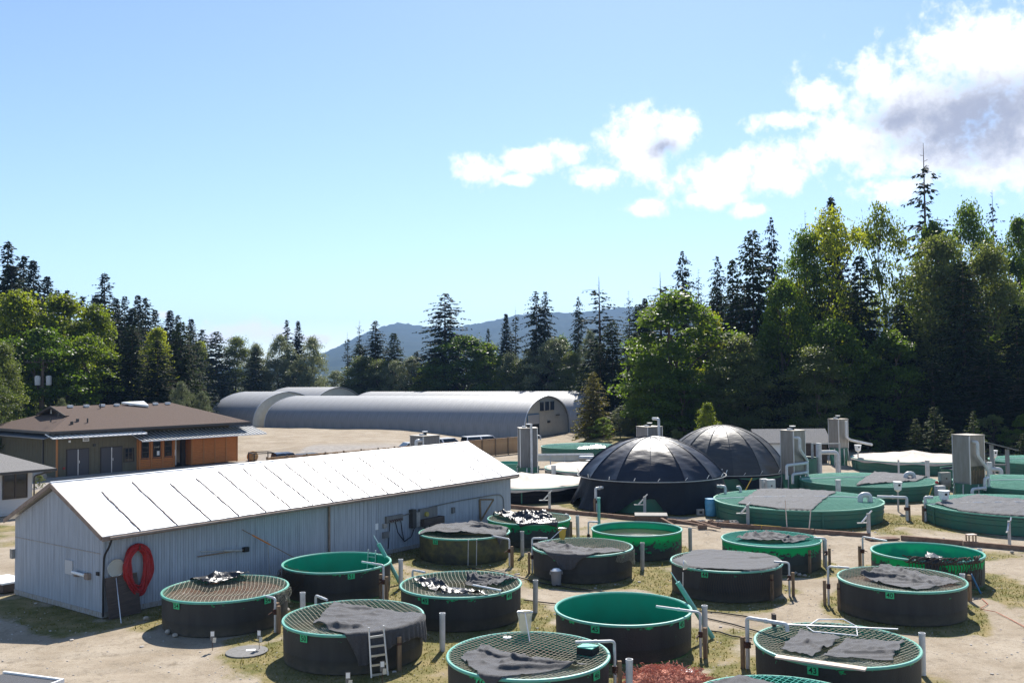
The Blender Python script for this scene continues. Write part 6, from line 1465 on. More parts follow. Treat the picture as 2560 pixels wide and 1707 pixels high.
def red_heap():
    p = P(1668, 1722); t = thing('net_heap', 'heap of rust red netting between tanks 45 and 46', 'net', p, 0); rg = random.Random(9); m = MB()
    import bmesh
    core = rock_mb(.78, .62, .34, 4, 3); core.v = [(x, y, max(z, -.05)) for x, y, z in core.v]; core.build('core', MT['red_net'], t, True)
    for k in range(520):
        a = rg.uniform(0, 6.28); r = .85 * math.sqrt(rg.random()); x, y = r * math.cos(a), r * .8 * math.sin(a); z = max(.02, .36 * (1 - (r / .9) ** 2) + rg.uniform(-.02, .07)); pts = []
        d = rg.uniform(0, 6.28); c = rg.uniform(-1.2, 1.2)
        for j in range(6): pts.append((x, y, max(.01, z + .03 * math.sin(j * 1.7 + k)))); x += .055 * math.cos(d); y += .055 * math.sin(d); d += c * .45
        m.tube(pts, .006, 4, False)
    t.scale = (1.3, 1.2, 1.25); s = m.build('tangle', MT['red_net'], t); s['kind'] = 'stuff'
red_heap()
p = P(1700, 1716); t = thing('white_fitting', 'white pipe fitting lying on the red net heap', 'fitting', (p.x, p.y, .0), .2); MB().tube([(-.28, 0, .3), (.3, .02, .28)], .06, 10).build('pipe', MT['pvc'], t, True); MB().box(.05, .32, -.13, .12, .20, .36).build('box', MT['white'], t)
for k, (pts, lab, mt_) in enumerate((([(1740, 1527), (1800, 1532), (1860, 1540), (1920, 1552), (1960, 1570)], 'dark hose running from the teal pipe to tank 43', 'rope'), ([(1768, 1546), (1830, 1560), (1900, 1580), (1960, 1597)], 'thin dark cable below the hose near tank 43', 'rope'), ([(1775, 1577), (1800, 1580), (1830, 1590), (1880, 1597)], 'short dark cable behind the inlet of tank 43', 'rope'),
        ([(1170, 1418), (1260, 1433), (1340, 1455), (1430, 1470), (1520, 1481)], 'dark hose lying between tank 49 and the tank with the bin', 'rope'), ([(1310, 1500), (1360, 1506), (1420, 1513)], 'thin dark cable between tanks 49 and 45', 'rope'),
        ([(2455, 1497), (2470, 1510), (2450, 1522), (2490, 1530), (2530, 1550), (2575, 1575)], 'thin reddish cord on the dirt right of tank 40', 'red_net'))):
    o = MB().tube([tuple(P(x, y) + Vector((0, 0, .015))) for x, y in pts], .02 if mt_ == 'rope' else .012, 6).build('hose', MT[mt_]); tag(o, lab, 'hose', 'hoses and cables on the ground')
a, b = P(2452, 1483), D(2428, 1434, P(2452, 1483).y); o = MB().tube([(0, 0, 0), b - a], .03, 8).build('blue_pipe', MT['blue']); o.location = a; tag(o, 'blue pipe leaning on the open tank with rolled net', 'pipe')
p = P(2428, 1361); t = thing('stool', 'small wooden stool standing on the edging timber', 'stool', p, .2); MB().box(-.2, .2, -.12, .12, .40, .44).build('seat', MT['pale_wood'], t)
for x in (-.16, .16):
    for y in (-.09, .09): MB().box(x - .02, x + .02, y - .02, y + .02, 0, .4).build('leg', MT['wood'], t)
for k, (px, py, s, lab) in enumerate(((365, 1547, .09, 'single pale stone near the plywood sheet'), (440, 1578, .16, 'biggest stone of the pile at the foot of tank 54'), (420, 1582, .11, 'grey stone left in the pile at the foot of tank 54'), (462, 1586, .10, 'grey stone right in the pile at the foot of tank 54'), (437, 1590, .09, 'small stone low in the pile at the foot of tank 54'),
        (1998, 1438, .10, 'white stone at the foot of the teal netted tank'), (2012, 1440, .08, 'small white stone at the foot of the teal netted tank'), (1989, 1434, .09, 'pale stone nearest the inlet at the teal netted tank'), (2530, 1381, .1, 'long stone on the dirt below the edging'), (716, 1528, .13, 'pale stone behind the inlet of tank 54'))):
    p = P(px, py); o = rock_mb(s, s * .8, s * .7, k, 2).build('stone', MT['rock']); o.location = (p.x, p.y, s * .35); o.rotation_euler.z = k; tag(o, lab, 'stone', 'loose stones in the yard')
p = P(632, 1151); o = rock_mb(.52, .48, .5, 31, 3).build('boulder', MT['tan_rock']); o.location = (p.x, p.y, .35); tag(o, 'tan boulder on the gravel right of the cedar entrance', 'boulder')
p = P(100, 1200); o = rock_mb(.75, .7, .5, 33, 3).build('boulder', MT['rock']); o.location = (p.x - .3, p.y, .2); tag(o, 'grey boulder behind the shrub at the brown building corner', 'boulder')
# white lidded chest behind the shed, framed panel in the near left corner
p = P(30, 1478); t = thing('white_chest', 'white lidded chest behind the left corner of the shed', 'chest', p, SHED_A); MB().box(-.4, .4, -.2, 1.2, .05, .32).build('body', MT['dark_wood'], t); MB().box(-.44, .44, -.24, 1.24, .323, .38).build('lid', MT['white'], t)
p = P(25, 1758); t = thing('screen_panel', 'dark screen panel in a white frame lying in the near corner', 'panel', (p.x, p.y, 0), -.35)
MB().box(-1.2, .55, -.6, .9, .25, .29).build('screen', MT['cloth'], t)
for q in ((-1.25, .6, -.66, -.6), (-1.25, .6, .9, .96), (.55, .61, -.6, .9)): MB().box(*q, .24, .33).build('frame_bar', MT['white'], t)
MB().beam((-.4, -.5, .32), (.4, .5, .32), .06, .03).build('brace', MT['pale_wood'], t); MB().box(-1.1, .5, -.5, .8, 0, .245).build('box', MT['dark_wood'], t)

# ------------------------------------------------------------------ vehicles behind the fence
def car(label, px, Y, rz, paint, kind='suv', cat='car'):
    p = D(px, 1120, Y); p.z = gz1(p.x, p.y); t = thing('parked_' + ('truck' if kind == 'truck' else 'car'), label, cat, p, rz, 'vehicles parked beyond the fence')
    L, W = 4.6, 1.8; hw = W / 2
    top = {'suv': [(-2.2, .95), (-2.05, 1.62), (.55, 1.66), (1.25, 1.02)], 'sedan': [(-1.75, .92), (-1.1, 1.38), (.35, 1.42), (1.2, .92)], 'truck': [(-.6, .98), (-.5, 1.68), (.75, 1.70), (1.4, 1.02)]}[kind]
    body = [(-2.3, .35), (-2.32, .85), (-2.2, .98), (1.3, 1.0), (2.15, .86), (2.3, .6), (2.28, .35)]
    m = MB(); n = len(body); secs = [(-hw, .94), (-hw * .97, 1), (hw * .97, 1), (hw, .94)]
    for y, s in secs: m.v += [(x * (1 if s == 1 else .985), y, .35 + (z - .35) * s) for x, z in body]
    for k in range(3):
        for i in range(n): j = (i + 1) % n; a = k * n; m.f.append((a + i, a + j, a + n + j, a + n + i))
    m.f.append(tuple(range(n))); m.f.append(tuple(3 * n + i for i in range(n - 1, -1, -1))); m.build('body', MT[paint], t, True)
    m = MB(); w0, w1 = hw * .95, hw * .78
    (x0, z0), (x1, z1), (x2, z2), (x3, z3) = top
    m.add([(x0, -w0, z0), (x3, -w0, z3), (x3, w0, z3), (x0, w0, z0), (x1, -w1, z1), (x2, -w1, z2), (x2, w1, z2), (x1, w1, z1)], [(0, 1, 5, 4), (1, 2, 6, 5), (2, 3, 7, 6), (3, 0, 4, 7), (4, 5, 6, 7)]); m.build('cabin', MT[paint], t)
    def quad(a, b, c, d, nm):
        cen = (Vector(a) + Vector(b) + Vector(c) + Vector(d)) / 4; nn = (Vector(b) - Vector(a)).cross(Vector(d) - Vector(a)).normalized()
        if nn.dot(cen - Vector((0, 0, 1.2))) < 0: nn = -nn
        q = [Vector(v) * .9 + cen * .1 + nn * .012 for v in (a, b, c, d)]; MB().add(q, [(0, 1, 2, 3)]).build(nm, MT['glass'], t)
    for s in (-1, 1):
        A, B, C_, Dd = Vector((x0, s * w0, z0)), Vector((x3, s * w0, z3)), Vector((x2, s * w1, z2)), Vector((x1, s * w1, z1)); mid = 2 if kind != 'truck' else 2
        for q in range(mid):
            f0, f1 = q / mid, (q + 1) / mid; quad(A.lerp(B, f0), A.lerp(B, f1), Dd.lerp(C_, f1), Dd.lerp(C_, f0), 'window')
    quad((x3, -w0, z3), (x3, w0, z3), (x2, w1, z2), (x2, -w1, z2), 'windscreen'); quad((x0, -w0, z0), (x0, w0, z0), (x1, w1, z1), (x1, -w1, z1), 'rear_window')
    for x in (-1.4, 1.4):
        for s in (-1, 1):
            wl = MB().tube([(x, s * (hw - .2), .33), (x, s * (hw + .01), .33)], .33, 18).build('wheel', MT['black'], t, True); MB().tube([(x, s * (hw + .012), .33), (x, s * (hw + .03), .33)], .2, 12).build('hub', MT['alu'], wl, True)
    for s in (-1, 1): MB().box(2.2, 2.31, s * .62 - .16, s * .62 + .16, .62, .78).build('headlight', MT['white'], t); MB().box(-2.335, -2.29, s * .72 - .1, s * .72 + .1, .62, .85).build('tail_light', MT['red'], t)
    if kind == 'truck':
        for x in (-2.2, -.75):
            for s in (-1, 1): MB().box(x - .03, x + .03, s * .8 - .03, s * .8 + .03, 1.0, 1.75).build('rack_post', MT['black'], t)
        for s in (-1, 1): MB().box(-2.23, -.72, s * .8 - .03, s * .8 + .03, 1.752, 1.81).build('rack_bar', MT['black'], t)
        for x in (-2.2, -.75): MB().box(x - .03, x + .03, -.76, .76, 1.755, 1.805).build('rack_bar', MT['black'], t)
car('dark blue pickup with black rack beyond the fence end', 702, 70.6, rad(30), 'carpaint_blue', 'truck', 'truck')
car('dark car beyond the fence next to the blue pickup', 782, 73.4, rad(35), 'carpaint_dark', 'sedan')
car('pale silver car half hidden by the tower behind the shed', 1030, 80.2, rad(205), 'carpaint_silver', 'suv')
car('white car beyond the fence right of the pipe tower', 1115, 84.0, rad(30), 'carpaint_white', 'suv')
car('white sport utility vehicle parked before the long hut', 1212, 89.0, rad(25), 'carpaint_white', 'suv')

# ------------------------------------------------------------------ trees
def cards(C, N_, size, rng, asp=.62, bend=.25):
    """leaf-sized diamond faces at points C, facing roughly along N_"""
    n = len(C); N_ = N_ / np.maximum(np.linalg.norm(N_, axis=1, keepdims=True), 1e-6)
    R_ = rng.normal(size=(n, 3)); Tn = np.cross(N_, R_); Tn /= np.maximum(np.linalg.norm(Tn, axis=1, keepdims=True), 1e-6); B = np.cross(N_, Tn)
    s = size[:, None]; V = np.empty((n, 4, 3)); V[:, 0] = C - Tn * s; V[:, 2] = C + Tn * s
    V[:, 1] = C + B * s * asp - N_ * s * bend; V[:, 3] = C - B * s * asp - N_ * s * bend
    return V.reshape(-1, 3)
def tri_quads(n): return np.arange(4 * n).reshape(-1, 4)

def broadleaf(seed, H=14.0, W=9.0, base=.08, K=120, per=125, leaf=.16, lf='leaf_maple', shape=1.0, loose=1.0):
    rng = np.random.default_rng(seed); C = []; Nn = []; cl = []
    for k in range(K):
        t = base + (1 - base) * rng.random() ** .85; 
        prof = math.sin(min(1, (t - base + .10) / (1.08 - base)) * PI) ** .55 * (1 - .25 * t * shape)
        a = rng.uniform(0, 2 * PI); f = rng.uniform(.35, 1) ** .6; r = W / 2 * prof * f * (1 + .22 * math.sin(a * 3 + seed))
        cl.append((r * math.cos(a), r * math.sin(a), H * t, rng.uniform(.03, .085) * H))
    cl.append((0, 0, H * .93, .07 * H))
    for (x, y, z, r) in cl:
        n = int(per * 2.0 * (r / (.085 * H)) ** 1.7 * rng.uniform(.7, 1.2)); d = rng.normal(size=(n, 3)); d /= np.linalg.norm(d, axis=1, keepdims=True)
        d[:, 2] = np.where(d[:, 2] < -.35, -d[:, 2], d[:, 2]); rad_ = r * (rng.uniform(.5, 1.1 * loose, n) + (rng.random(n) < .16) * rng.uniform(.1, .75, n))[:, None]; p = np.array([x, y, z]) + d * rad_ * np.array([1.2, 1.2, .78])
        C.append(p); Nn.append(d * .35 + rng.normal(size=(n, 3)) * .6 + np.array([0, 0, .4]))
    C = np.concatenate(C); Nn = np.concatenate(Nn); C[:, 2] = np.maximum(C[:, 2], .25); s = leaf * rng.uniform(.6, 1.3, len(C))
    crown = np_mesh('crown', cards(C, Nn, s, rng), tri_quads(len(C)), MT[lf])
    m = MB(); rr = random.Random(seed); px = 0
    path = [(0, 0, -.3)] + [(rr.gauss(0, .12) * q, rr.gauss(0, .12) * q, H * .8 * q / 6) for q in range(1, 7)]; m.tube(path, H * .018, 8, True, H * .005)
    for k in range(14):
        x, y, z, r = cl[rr.randrange(len(cl))]; z0 = max(H * .12, z - math.hypot(x, y) * .9 - 1); m.tube([(0, 0, z0), (x * .4, y * .4, z0 + (z - z0) * .55), (x * .92, y * .92, z)], H * .007, 5, False, H * .0025)
    return m.mesh('trunk', MT['bark'], True), crown

def conifer(seed, H=24.0, W=7.0, base=.05, step=.42, nb=9, droop=.35, pw=.85, dens=1.0, irr=.25, bare=0.0, lf='needle', spray=.34, tiers=0, flat=.35):
    rng = np.random.default_rng(seed); C = []; Tn = []; Sd = []; Ln = []; br = MB(); rr = random.Random(seed)
    z = H * base; lev = 0
    while z < H * (.995):
        f = (z - H * base) / (H * (1 - base)); L0 = W / 2 * ((1 - f) ** pw) * (1 if f > .12 else .75 + 2 * f) + .12
        if tiers: L0 *= .62 + .55 * abs(math.sin(lev * .55 + seed))
        n = max(3, int(nb * (.55 + .45 * (1 - f)))); a0 = rng.uniform(0, 6.28)
        for k in range(n):
            if rng.random() < irr * .5: continue
            a = a0 + 2 * PI * k / n + rng.normal(0, .2); zk = z; z = zk + rng.uniform(-.7, .7) * step * (1 if f < .93 else 0); L_ = L0 * rng.uniform(1 - irr * 1.4, 1 + irr * .5); up = .28 * (f - .25) + rng.normal(0, .06)
            if f > 1 - bare:
                if rng.random() < .5: br.tube([(0, 0, z), (L_ * .9 * math.cos(a), L_ * .9 * math.sin(a), z + up * L_)], .025, 3, False)
                z = zk; continue
            m = max(3, int(L_ / .3 * dens)); s = np.sort(rng.uniform(.1, 1.0, m)); r = s * L_
            lean_ = .05 * math.sin(a + seed) ; zz = z + lean_ * L_ + r * up - droop * r * r / max(L0, 1) * .45 - droop * .12 * r
            x = r * math.cos(a); y = r * math.sin(a)
            for side in (-1, 1, 0):
                if side == 0: sel = rng.random(m) < .6
                else: sel = rng.random(m) < .9
                q = sel.sum()
                if not q: continue
                ad = a + side * rng.uniform(.45, 1.15, q); ln = spray * (1.25 - .65 * s[sel]) * rng.uniform(.7, 1.35, q) * (.72 + .75 * (1 - f)); t = np.stack([np.cos(ad), np.sin(ad), rng.normal(-droop * .9, .42, q)], 1)
                C.append(np.stack([x[sel], y[sel], zz[sel]], 1)); Tn.append(t / np.linalg.norm(t, axis=1, keepdims=True)); Ln.append(ln)
            if L_ > 1.2 and rng.random() < .5: br.tube([(0, 0, z), (L_ * .5 * math.cos(a), L_ * .5 * math.sin(a), z + L_ * .5 * up - droop * .1 * L_), (L_ * .9 * math.cos(a), L_ * .9 * math.sin(a), z + L_ * .9 * up - droop * .45 * L_)], .03, 3, False)
            z = zk
        z += step * rng.uniform(.75, 1.25) * (.75 + .5 * (1 - f)); lev += 1
    C = np.concatenate(C); Tn = np.concatenate(Tn); Ln = np.concatenate(Ln)[:, None]; n = len(C)
    upv = np.array([0, 0, 1.0]) + rng.normal(0, flat, (n, 3)); S = np.cross(Tn, upv); S /= np.maximum(np.linalg.norm(S, axis=1, keepdims=True), 1e-6); Nv = np.cross(S, Tn)
    V = np.empty((n, 4, 3)); V[:, 0] = C - Tn * Ln * .1; V[:, 1] = C + Tn * Ln * .5 + S * Ln * .3 - Nv * Ln * .12; V[:, 2] = C + Tn * Ln * 1.1 - np.array([0, 0, 1]) * Ln * .25; V[:, 3] = C + Tn * Ln * .5 - S * Ln * .3 - Nv * Ln * .12
    crown = np_mesh('crown', V.reshape(-1, 3), tri_quads(n), MT[lf])
    br.tube([(0, 0, -.3), (.03, .02, H * .4), (0, 0, H)], H * .014, 7, True, .015)
    return br.mesh('trunk', MT['bark']), crown

LIB = {
    'fir': [conifer(1, 24, 9.5, step=.25, dens=1.6, pw=.84, irr=.34, nb=11, spray=.36, flat=.7), conifer(2, 24, 9, step=.27, irr=.5, nb=10, dens=1.6, pw=.76, spray=.36, flat=.7, droop=.5), conifer(3, 24, 8.5, step=.25, irr=.38, nb=12, dens=1.5, pw=.9, spray=.34, flat=.7, droop=.25),
            conifer(4, 24, 9.5, step=.28, irr=.62, nb=10, dens=1.6, pw=.7, spray=.38, flat=.8, droop=.55, tiers=1), conifer(5, 24, 9, step=.24, irr=.3, nb=11, dens=1.5, pw=.82, spray=.34, flat=.7, base=.1)],
    'spruce': [conifer(11, 24, 11, droop=.55, pw=.62, irr=.5, tiers=1, step=.34, nb=10, spray=.38, dens=1.5, flat=.7), conifer(12, 24, 10, droop=.6, pw=.6, irr=.45, tiers=1, step=.32, nb=10, spray=.36, dens=1.5, flat=.7)],
    'sparse': [conifer(21, 24, 7.5, base=.2, droop=.42, pw=.62, irr=.62, tiers=1, step=.42, nb=7, spray=.36, bare=.12, dens=1.4), conifer(22, 24, 6, base=.15, droop=.4, pw=.6, irr=.6, step=.42, nb=7, spray=.32, bare=.06, dens=1.4)],
    'cedar': [conifer(31, 20, 8, base=.02, droop=.5, pw=.52, irr=.2, step=.32, nb=11, spray=.36, lf='needle_cedar', dens=1.25, flat=.8), conifer(32, 20, 8, base=.02, droop=.5, pw=.6, irr=.22, step=.32, nb=11, spray=.36, lf='needle_cedar', dens=1.25, flat=.8)],
    'gold': [conifer(41, 8, 5, base=.02, droop=.25, pw=.6, irr=.35, step=.2, nb=11, spray=.22, lf='needle_gold', flat=.8, dens=1.8)],
    'young': [conifer(51, 6, 3.4, base=.03, droop=.1, pw=.85, irr=.3, step=.2, nb=8, spray=.2, lf='needle_young', dens=1.7), conifer(52, 6, 3.4, base=.03, droop=.15, pw=.8, irr=.35, step=.2, nb=8, spray=.22, lf='needle_young', dens=1.7)],
    'maple': [broadleaf(61, K=125), broadleaf(62, K=125, W=8.5), broadleaf(63, K=130, W=9.5, shape=.6)],
    'bright': [broadleaf(71, lf='leaf_bright', K=125), broadleaf(72, lf='leaf_bright', K=120, W=8)],
    'open': [broadleaf(76, lf='leaf_bright', K=62, W=10, base=.25, per=120, leaf=.15, loose=1.3), broadleaf(77, lf='leaf_maple', K=62, W=10, base=.25, per=120, leaf=.15, loose=1.3)],
    'alder': [broadleaf(81, lf='leaf_alder', K=115, W=7, leaf=.125, per=170, loose=1.2), broadleaf(82, lf='leaf_alder', K=115, W=7.5, leaf=.125, per=170, loose=1.2)],
    'willow': [broadleaf(91, lf='leaf_willow', H=9, W=9, K=120, leaf=.085, base=.03, per=170, loose=1.2), broadleaf(92, lf='leaf_willow', H=9, W=8, K=120, leaf=.085, base=.03, per=170, loose=1.2)],
    'bush': [broadleaf(95, lf='leaf_maple', H=5, W=6, K=90, leaf=.085, base=.02, per=110), broadleaf(96, lf='leaf_alder', H=5, W=6, K=90, leaf=.085, base=.02, per=110)],
}
NOM = {'fir': (24, 4.9), 'spruce': (24, 8.6), 'sparse': (24, 5.6), 'cedar': (20, 6.4), 'gold': (8, 5), 'young': (6, 3.4), 'maple': (14, 9.6), 'bright': (14, 9.2), 'open': (14, 9.5), 'alder': (14, 7.8), 'willow': (9, 9), 'bush': (5, 6.2)}
KIND = {'fir': ('fir_tree', 'fir'), 'spruce': ('spruce_tree', 'spruce'), 'sparse': ('sparse_fir_tree', 'fir'), 'cedar': ('cedar_tree', 'cedar'), 'gold': ('cypress_tree', 'cypress'), 'young': ('young_fir_tree', 'fir'),
        'maple': ('maple_tree', 'maple'), 'bright': ('maple_tree', 'maple'), 'open': ('open_maple_tree', 'maple'), 'alder': ('alder_tree', 'alder'), 'willow': ('willow_shrub', 'willow'), 'bush': ('leafy_bush', 'bush')}
tr = random.Random(17); TC = [0]
def tree(kind, px, ytop, wpx, Y, label, group, var=None, base_z=None):
    if 490 < px < 1475 and Y > 100 and ytop < 960:      # stand clear behind the rear huts
        Y = max(Y, (140 - (px - 1280) * .034) + (Y - 110) * .35)
    top = D(px, ytop, Y); g = gz1(top.x, top.y) if base_z is None else base_z
    h = top.z - g; w = wpx / FPX * Y; nh, nw = NOM[kind]; TC[0] += 1
    lib = LIB[kind]; tm, cm = lib[(TC[0] if var is None else var) % len(lib)]
    o = thing(KIND[kind][0], label, KIND[kind][1], (top.x, top.y, g), tr.uniform(0, 6.28), group); o.scale = (w / nw, w / nw, h / nh)
    link('trunk', tm, o); link('crown', cm, o)
GL, GM, GR = 'trees behind the brown building', 'trees behind the arched huts', 'trees of the right hand forest'
# left: dark firs on the skyline, maples and cedars below them
LF = 'dark fir on the falling skyline behind the maples'
for a in ((20, 600, 105, 125), (-25, 620, 90, 122), (60, 636, 80, 130), (84, 648, 80, 122), (118, 690, 75, 128), (143, 722, 55, 130), (168, 722, 60, 132), (206, 738, 60, 135), (240, 735, 75, 122), (290, 745, 70, 126),
          (312, 738, 62, 130), (345, 735, 66, 126), (364, 742, 62, 128), (388, 772, 55, 130), (425, 775, 66, 130), (445, 785, 55, 134), (478, 795, 60, 128), (505, 822, 55, 132), (30, 660, 120, 112), (330, 770, 80, 118)): tree('fir', a[0], a[1], a[2] * 1.55, a[3], LF, GL)
tree('fir', 262, 680, 135, 118, 'broad dark fir standing highest above the bright maples', GL)
tree('sparse', 473, 790, 70, 124, 'thin ragged fir where the left skyline ends', GL)
tree('bright', 45, 740, 260, 96, 'broad sunlit maple left of the utility pole', GL); tree('bright', 150, 750, 240, 99, 'sunlit maple rising behind the utility pole', GL); tree('bright', 235, 772, 170, 101, 'sunlit maple touching the dark cedar', GL)
tree('maple', 100, 830, 260, 92, 'shaded maple low behind the utility pole', GL); tree('maple', 220, 850, 200, 94, 'shaded maple low beside the cedars', GL); tree('bright', 395, 830, 110, 108, 'bright maple showing between two dark cedars', GL); tree('bright', 500, 860, 90, 110, 'small bright maple between the cedars and alders', GL)
for a in ((330, 812, 150, 98), (452, 805, 150, 102), (540, 828, 120, 106), (395, 850, 140, 96), (640, 866, 90, 112), (275, 880, 130, 95)): tree('cedar', *a, 'dense dark cedar with rounded top behind the brown building', GL)
tree('alder', 5, 870, 130, 82, 'yellow green alder at the far left of the brown building', GL); tree('young', 92, 1004, 50, 84, 'young yellow green fir below the transformers', GL); tree('young', 45, 965, 80, 83, 'young fir left of the utility pole', GL); tree('alder', -30, 930, 140, 78, 'pale alder behind the grey house roof', GL)
tree('willow', 455, 958, 80, 92, 'silvery shrub above the right end of the brown roof', GL); tree('willow', 505, 985, 75, 97, 'low silvery shrub beside the orange lean-to', GL); tree('willow', 155, 1000, 60, 86, 'low silvery shrub above the left of the brown roof', GL)
tree('bush', 98, 1188, 32, 64, 'small yellow green bush at the corner of the grey house', 'low bushes in the yard')
# middle
tree('alder', 590, 850, 100, 122, 'pale alder left of the skyline gap', GM); tree('willow', 640, 868, 100, 128, 'slim pale alder right of the dark cedars', GM); tree('willow', 700, 842, 115, 126, 'pale alder below the small pair of firs', GM); tree('willow', 780, 852, 120, 132, 'loose pale alder at the left of the hill', GM)
tree('fir', 717, 798, 50, 142, 'left fir of the small skyline pair', GM); tree('fir', 745, 800, 60, 142, 'right fir of the small skyline pair', GM)
tree('willow', 835, 930, 110, 120, 'silvery willow over the short rear hut', GM); tree('bush', 870, 950, 70, 122, 'bright low bush behind the rear hut', GM); tree('willow', 770, 930, 100, 124, 'silvery willow left of the short rear hut', GM); tree('willow', 690, 905, 120, 118, 'grey green alder above the short front hut', GM)
tree('sparse', 868, 828, 50, 146, 'thin ragged tree left of the hill dome', GM); tree('sparse', 898, 800, 55, 146, 'leafy topped snag before the hill', GM); tree('fir', 938, 800, 95, 138, 'dark pointed fir before the round hill', GM); tree('cedar', 985, 832, 110, 136, 'dark blunt cedar right of the pointed fir', GM); tree('cedar', 900, 860, 110, 132, 'dark cedar between snag and alder', GM)
tree('alder', 948, 908, 110, 124, 'grey green alder over the hut ridge', GM); tree('willow', 1030, 896, 120, 124, 'silvery willow left of the big green maple', GM); tree('cedar', 1040, 880, 100, 134, 'dark cedar below the broad spruce', GM)
tree('spruce', 1112, 733, 220, 130, 'broad ragged spruce standing alone against the hill', GM, 0)
tree('maple', 1165, 848, 230, 121, 'big round green maple behind the long hut', GM); tree('maple', 1220, 860, 150, 123, 'right half of the green maple group behind the long hut', GM); tree('bright', 1090, 900, 120, 119, 'bright maple edge left of the round maple', GM)
tree('fir', 1220, 820, 45, 146, 'tiny fir tip above the round maple', GM); tree('fir', 1265, 782, 75, 136, 'slim fir left of the dark tall pair', GM); tree('sparse', 1288, 766, 60, 136, 'thin topped fir beside the dark tall pair', GM)
tree('spruce', 1340, 726, 130, 125, 'left of the dark tall pair of spruces', GM, 1); tree('spruce', 1362, 728, 110, 127, 'right of the dark tall pair of spruces', GM, 0)
tree('willow', 1275, 890, 110, 120, 'silvery willow right of the round maple', GM); tree('bright', 1262, 930, 90, 116, 'bright low maple above the hut ridge', GM); tree('willow', 1385, 856, 200, 118, 'wide grey green alder above the hut gable', GM); tree('willow', 1330, 880, 130, 121, 'grey green alder below the tall pair', GM); tree('maple', 1405, 850, 90, 124, 'bright maple top behind the wide alder', GM); tree('willow', 1472, 832, 90, 114, 'upright silvery willow above the cypress', GM)
tree('spruce', 1445, 740, 85, 122, 'narrow spruce left of the feathery fir', GR, 1); tree('sparse', 1497, 690, 150, 124, 'feathery open fir on the skyline', GR, 0); tree('sparse', 1572, 725, 70, 130, 'thin bare topped fir right of the feathery one', GR, 1); tree('cedar', 1530, 800, 130, 112, 'dark cedar behind the golden cypress', GR); tree('cedar', 1590, 830, 120, 110, 'dark cedar left of the large sunlit maple', GR); tree('cedar', 1500, 860, 110, 110, 'low dark cedar behind the golden cypress', GR)
tree('spruce', 1705, 625, 150, 112, 'dense drooping spruce with twin crown', GR, 1); tree('sparse', 1650, 680, 140, 114, 'feathery fir left of the drooping spruce', GR, 0); tree('fir', 1612, 745, 90, 118, 'dark fir in front of the hill edge', GR); tree('sparse', 1745, 670, 80, 118, 'grey tipped fir right of the drooping spruce', GR, 1); tree('spruce', 1792, 640, 110, 113, 'ragged dark spruce left of the tall cedar', GR, 0); tree('cedar', 1790, 720, 150, 108, 'dark cedar behind the large sunlit maple', GR)
tree('maple', 1685, 745, 330, 96, 'large sunlit maple with dark middle in front of the firs', GR, 0); tree('maple', 1640, 900, 180, 93, 'lower left skirt of the large sunlit maple', GR); tree('bright', 1775, 790, 110, 99, 'bright right shoulder of the large maple', GR); tree('maple', 1710, 930, 200, 91, 'shaded maple under the large sunlit one', GR)
for q, a in enumerate(((905, 900, 110, 122), (985, 905, 120, 122), (1060, 925, 100, 120), (1310, 905, 130, 118), (1430, 890, 110, 116), (740, 905, 110, 124), (1120, 935, 110, 118), (1210, 930, 110, 117))): tree(('alder', 'willow', 'bright', 'alder')[q % 4], *a, ('light leafy alder', 'light silvery willow', 'light green maple', 'light loose alder')[q % 4] + ' low behind the arched huts', GM)
# right forest
tree('cedar', 1880, 575, 190, 101, 'tall drooping cedar with bare lower trunk', GR, 0); tree('spruce', 1928, 540, 120, 106, 'ragged spruce top beside the tall cedar', GR, 1); tree('sparse', 2012, 526, 60, 110, 'grey dead topped fir on the skyline', GR, 1); tree('fir', 2078, 488, 120, 112, 'dark cone fir above the open maples', GR); tree('cedar', 1830, 650, 130, 104, 'dark cedar left of the tall drooping one', GR)
tree('open', 2075, 545, 240, 101, 'open maple with golden leaves and visible limbs', GR, 0); tree('open', 2195, 535, 190, 104, 'tall open maple with sky between its limbs', GR, 0); tree('open', 2010, 610, 170, 100, 'left open maple above the bright one', GR, 1); tree('maple', 1960, 700, 170, 96, 'bright green maple beside the tall cedar', GR)
tree('sparse', 2308, 358, 175, 106, 'tallest fir with bare spire and ragged branches', GR, 0); tree('sparse', 2480, 475, 110, 110, 'second spire fir right of the tallest one', GR, 1); tree('open', 2420, 545, 170, 106, 'dark leaved maple crown between the two spire firs', GR, 1); tree('maple', 2545, 560, 150, 104, 'maple at the right end of the skyline', GR); tree('spruce', 2560, 545, 120, 112, 'ragged spruce at the right end of the skyline', GR, 0); tree('maple', 2330, 560, 150, 103, 'maple at the foot of the tallest fir', GR)
tree('cedar', 2150, 640, 190, 97, 'broad dark cedar left of the biggest alder', GR, 1); tree('cedar', 2040, 660, 130, 99, 'dark cedar under the open maples', GR); tree('alder', 2345, 610, 230, 94, 'biggest grey green alder in the right forest', GR); tree('alder', 2470, 640, 200, 93, 'grey green alder right of the dark cedar front', GR); tree('cedar', 2405, 650, 200, 90, 'dark cedar standing in front of the biggest alder', GR, 0); tree('cedar', 2540, 760, 180, 90, 'dark cedar low at the right end', GR)
tree('maple', 2085, 800, 210, 90, 'sunlit maple low in the forest front', GR, 1); tree('alder', 2040, 880, 190, 88, 'grey green alder under the sunlit forest maple', GR); tree('alder', 1850, 850, 190, 92, 'pale alder in front of the tall cedar trunk', GR); tree('alder', 1800, 930, 160, 90, 'pale alder low by the dome', GR); tree('maple', 2230, 840, 200, 90, 'shaded maple in the middle of the forest front', GR); tree('cedar', 2250, 760, 200, 93, 'dark cedar in the middle of the forest front', GR)
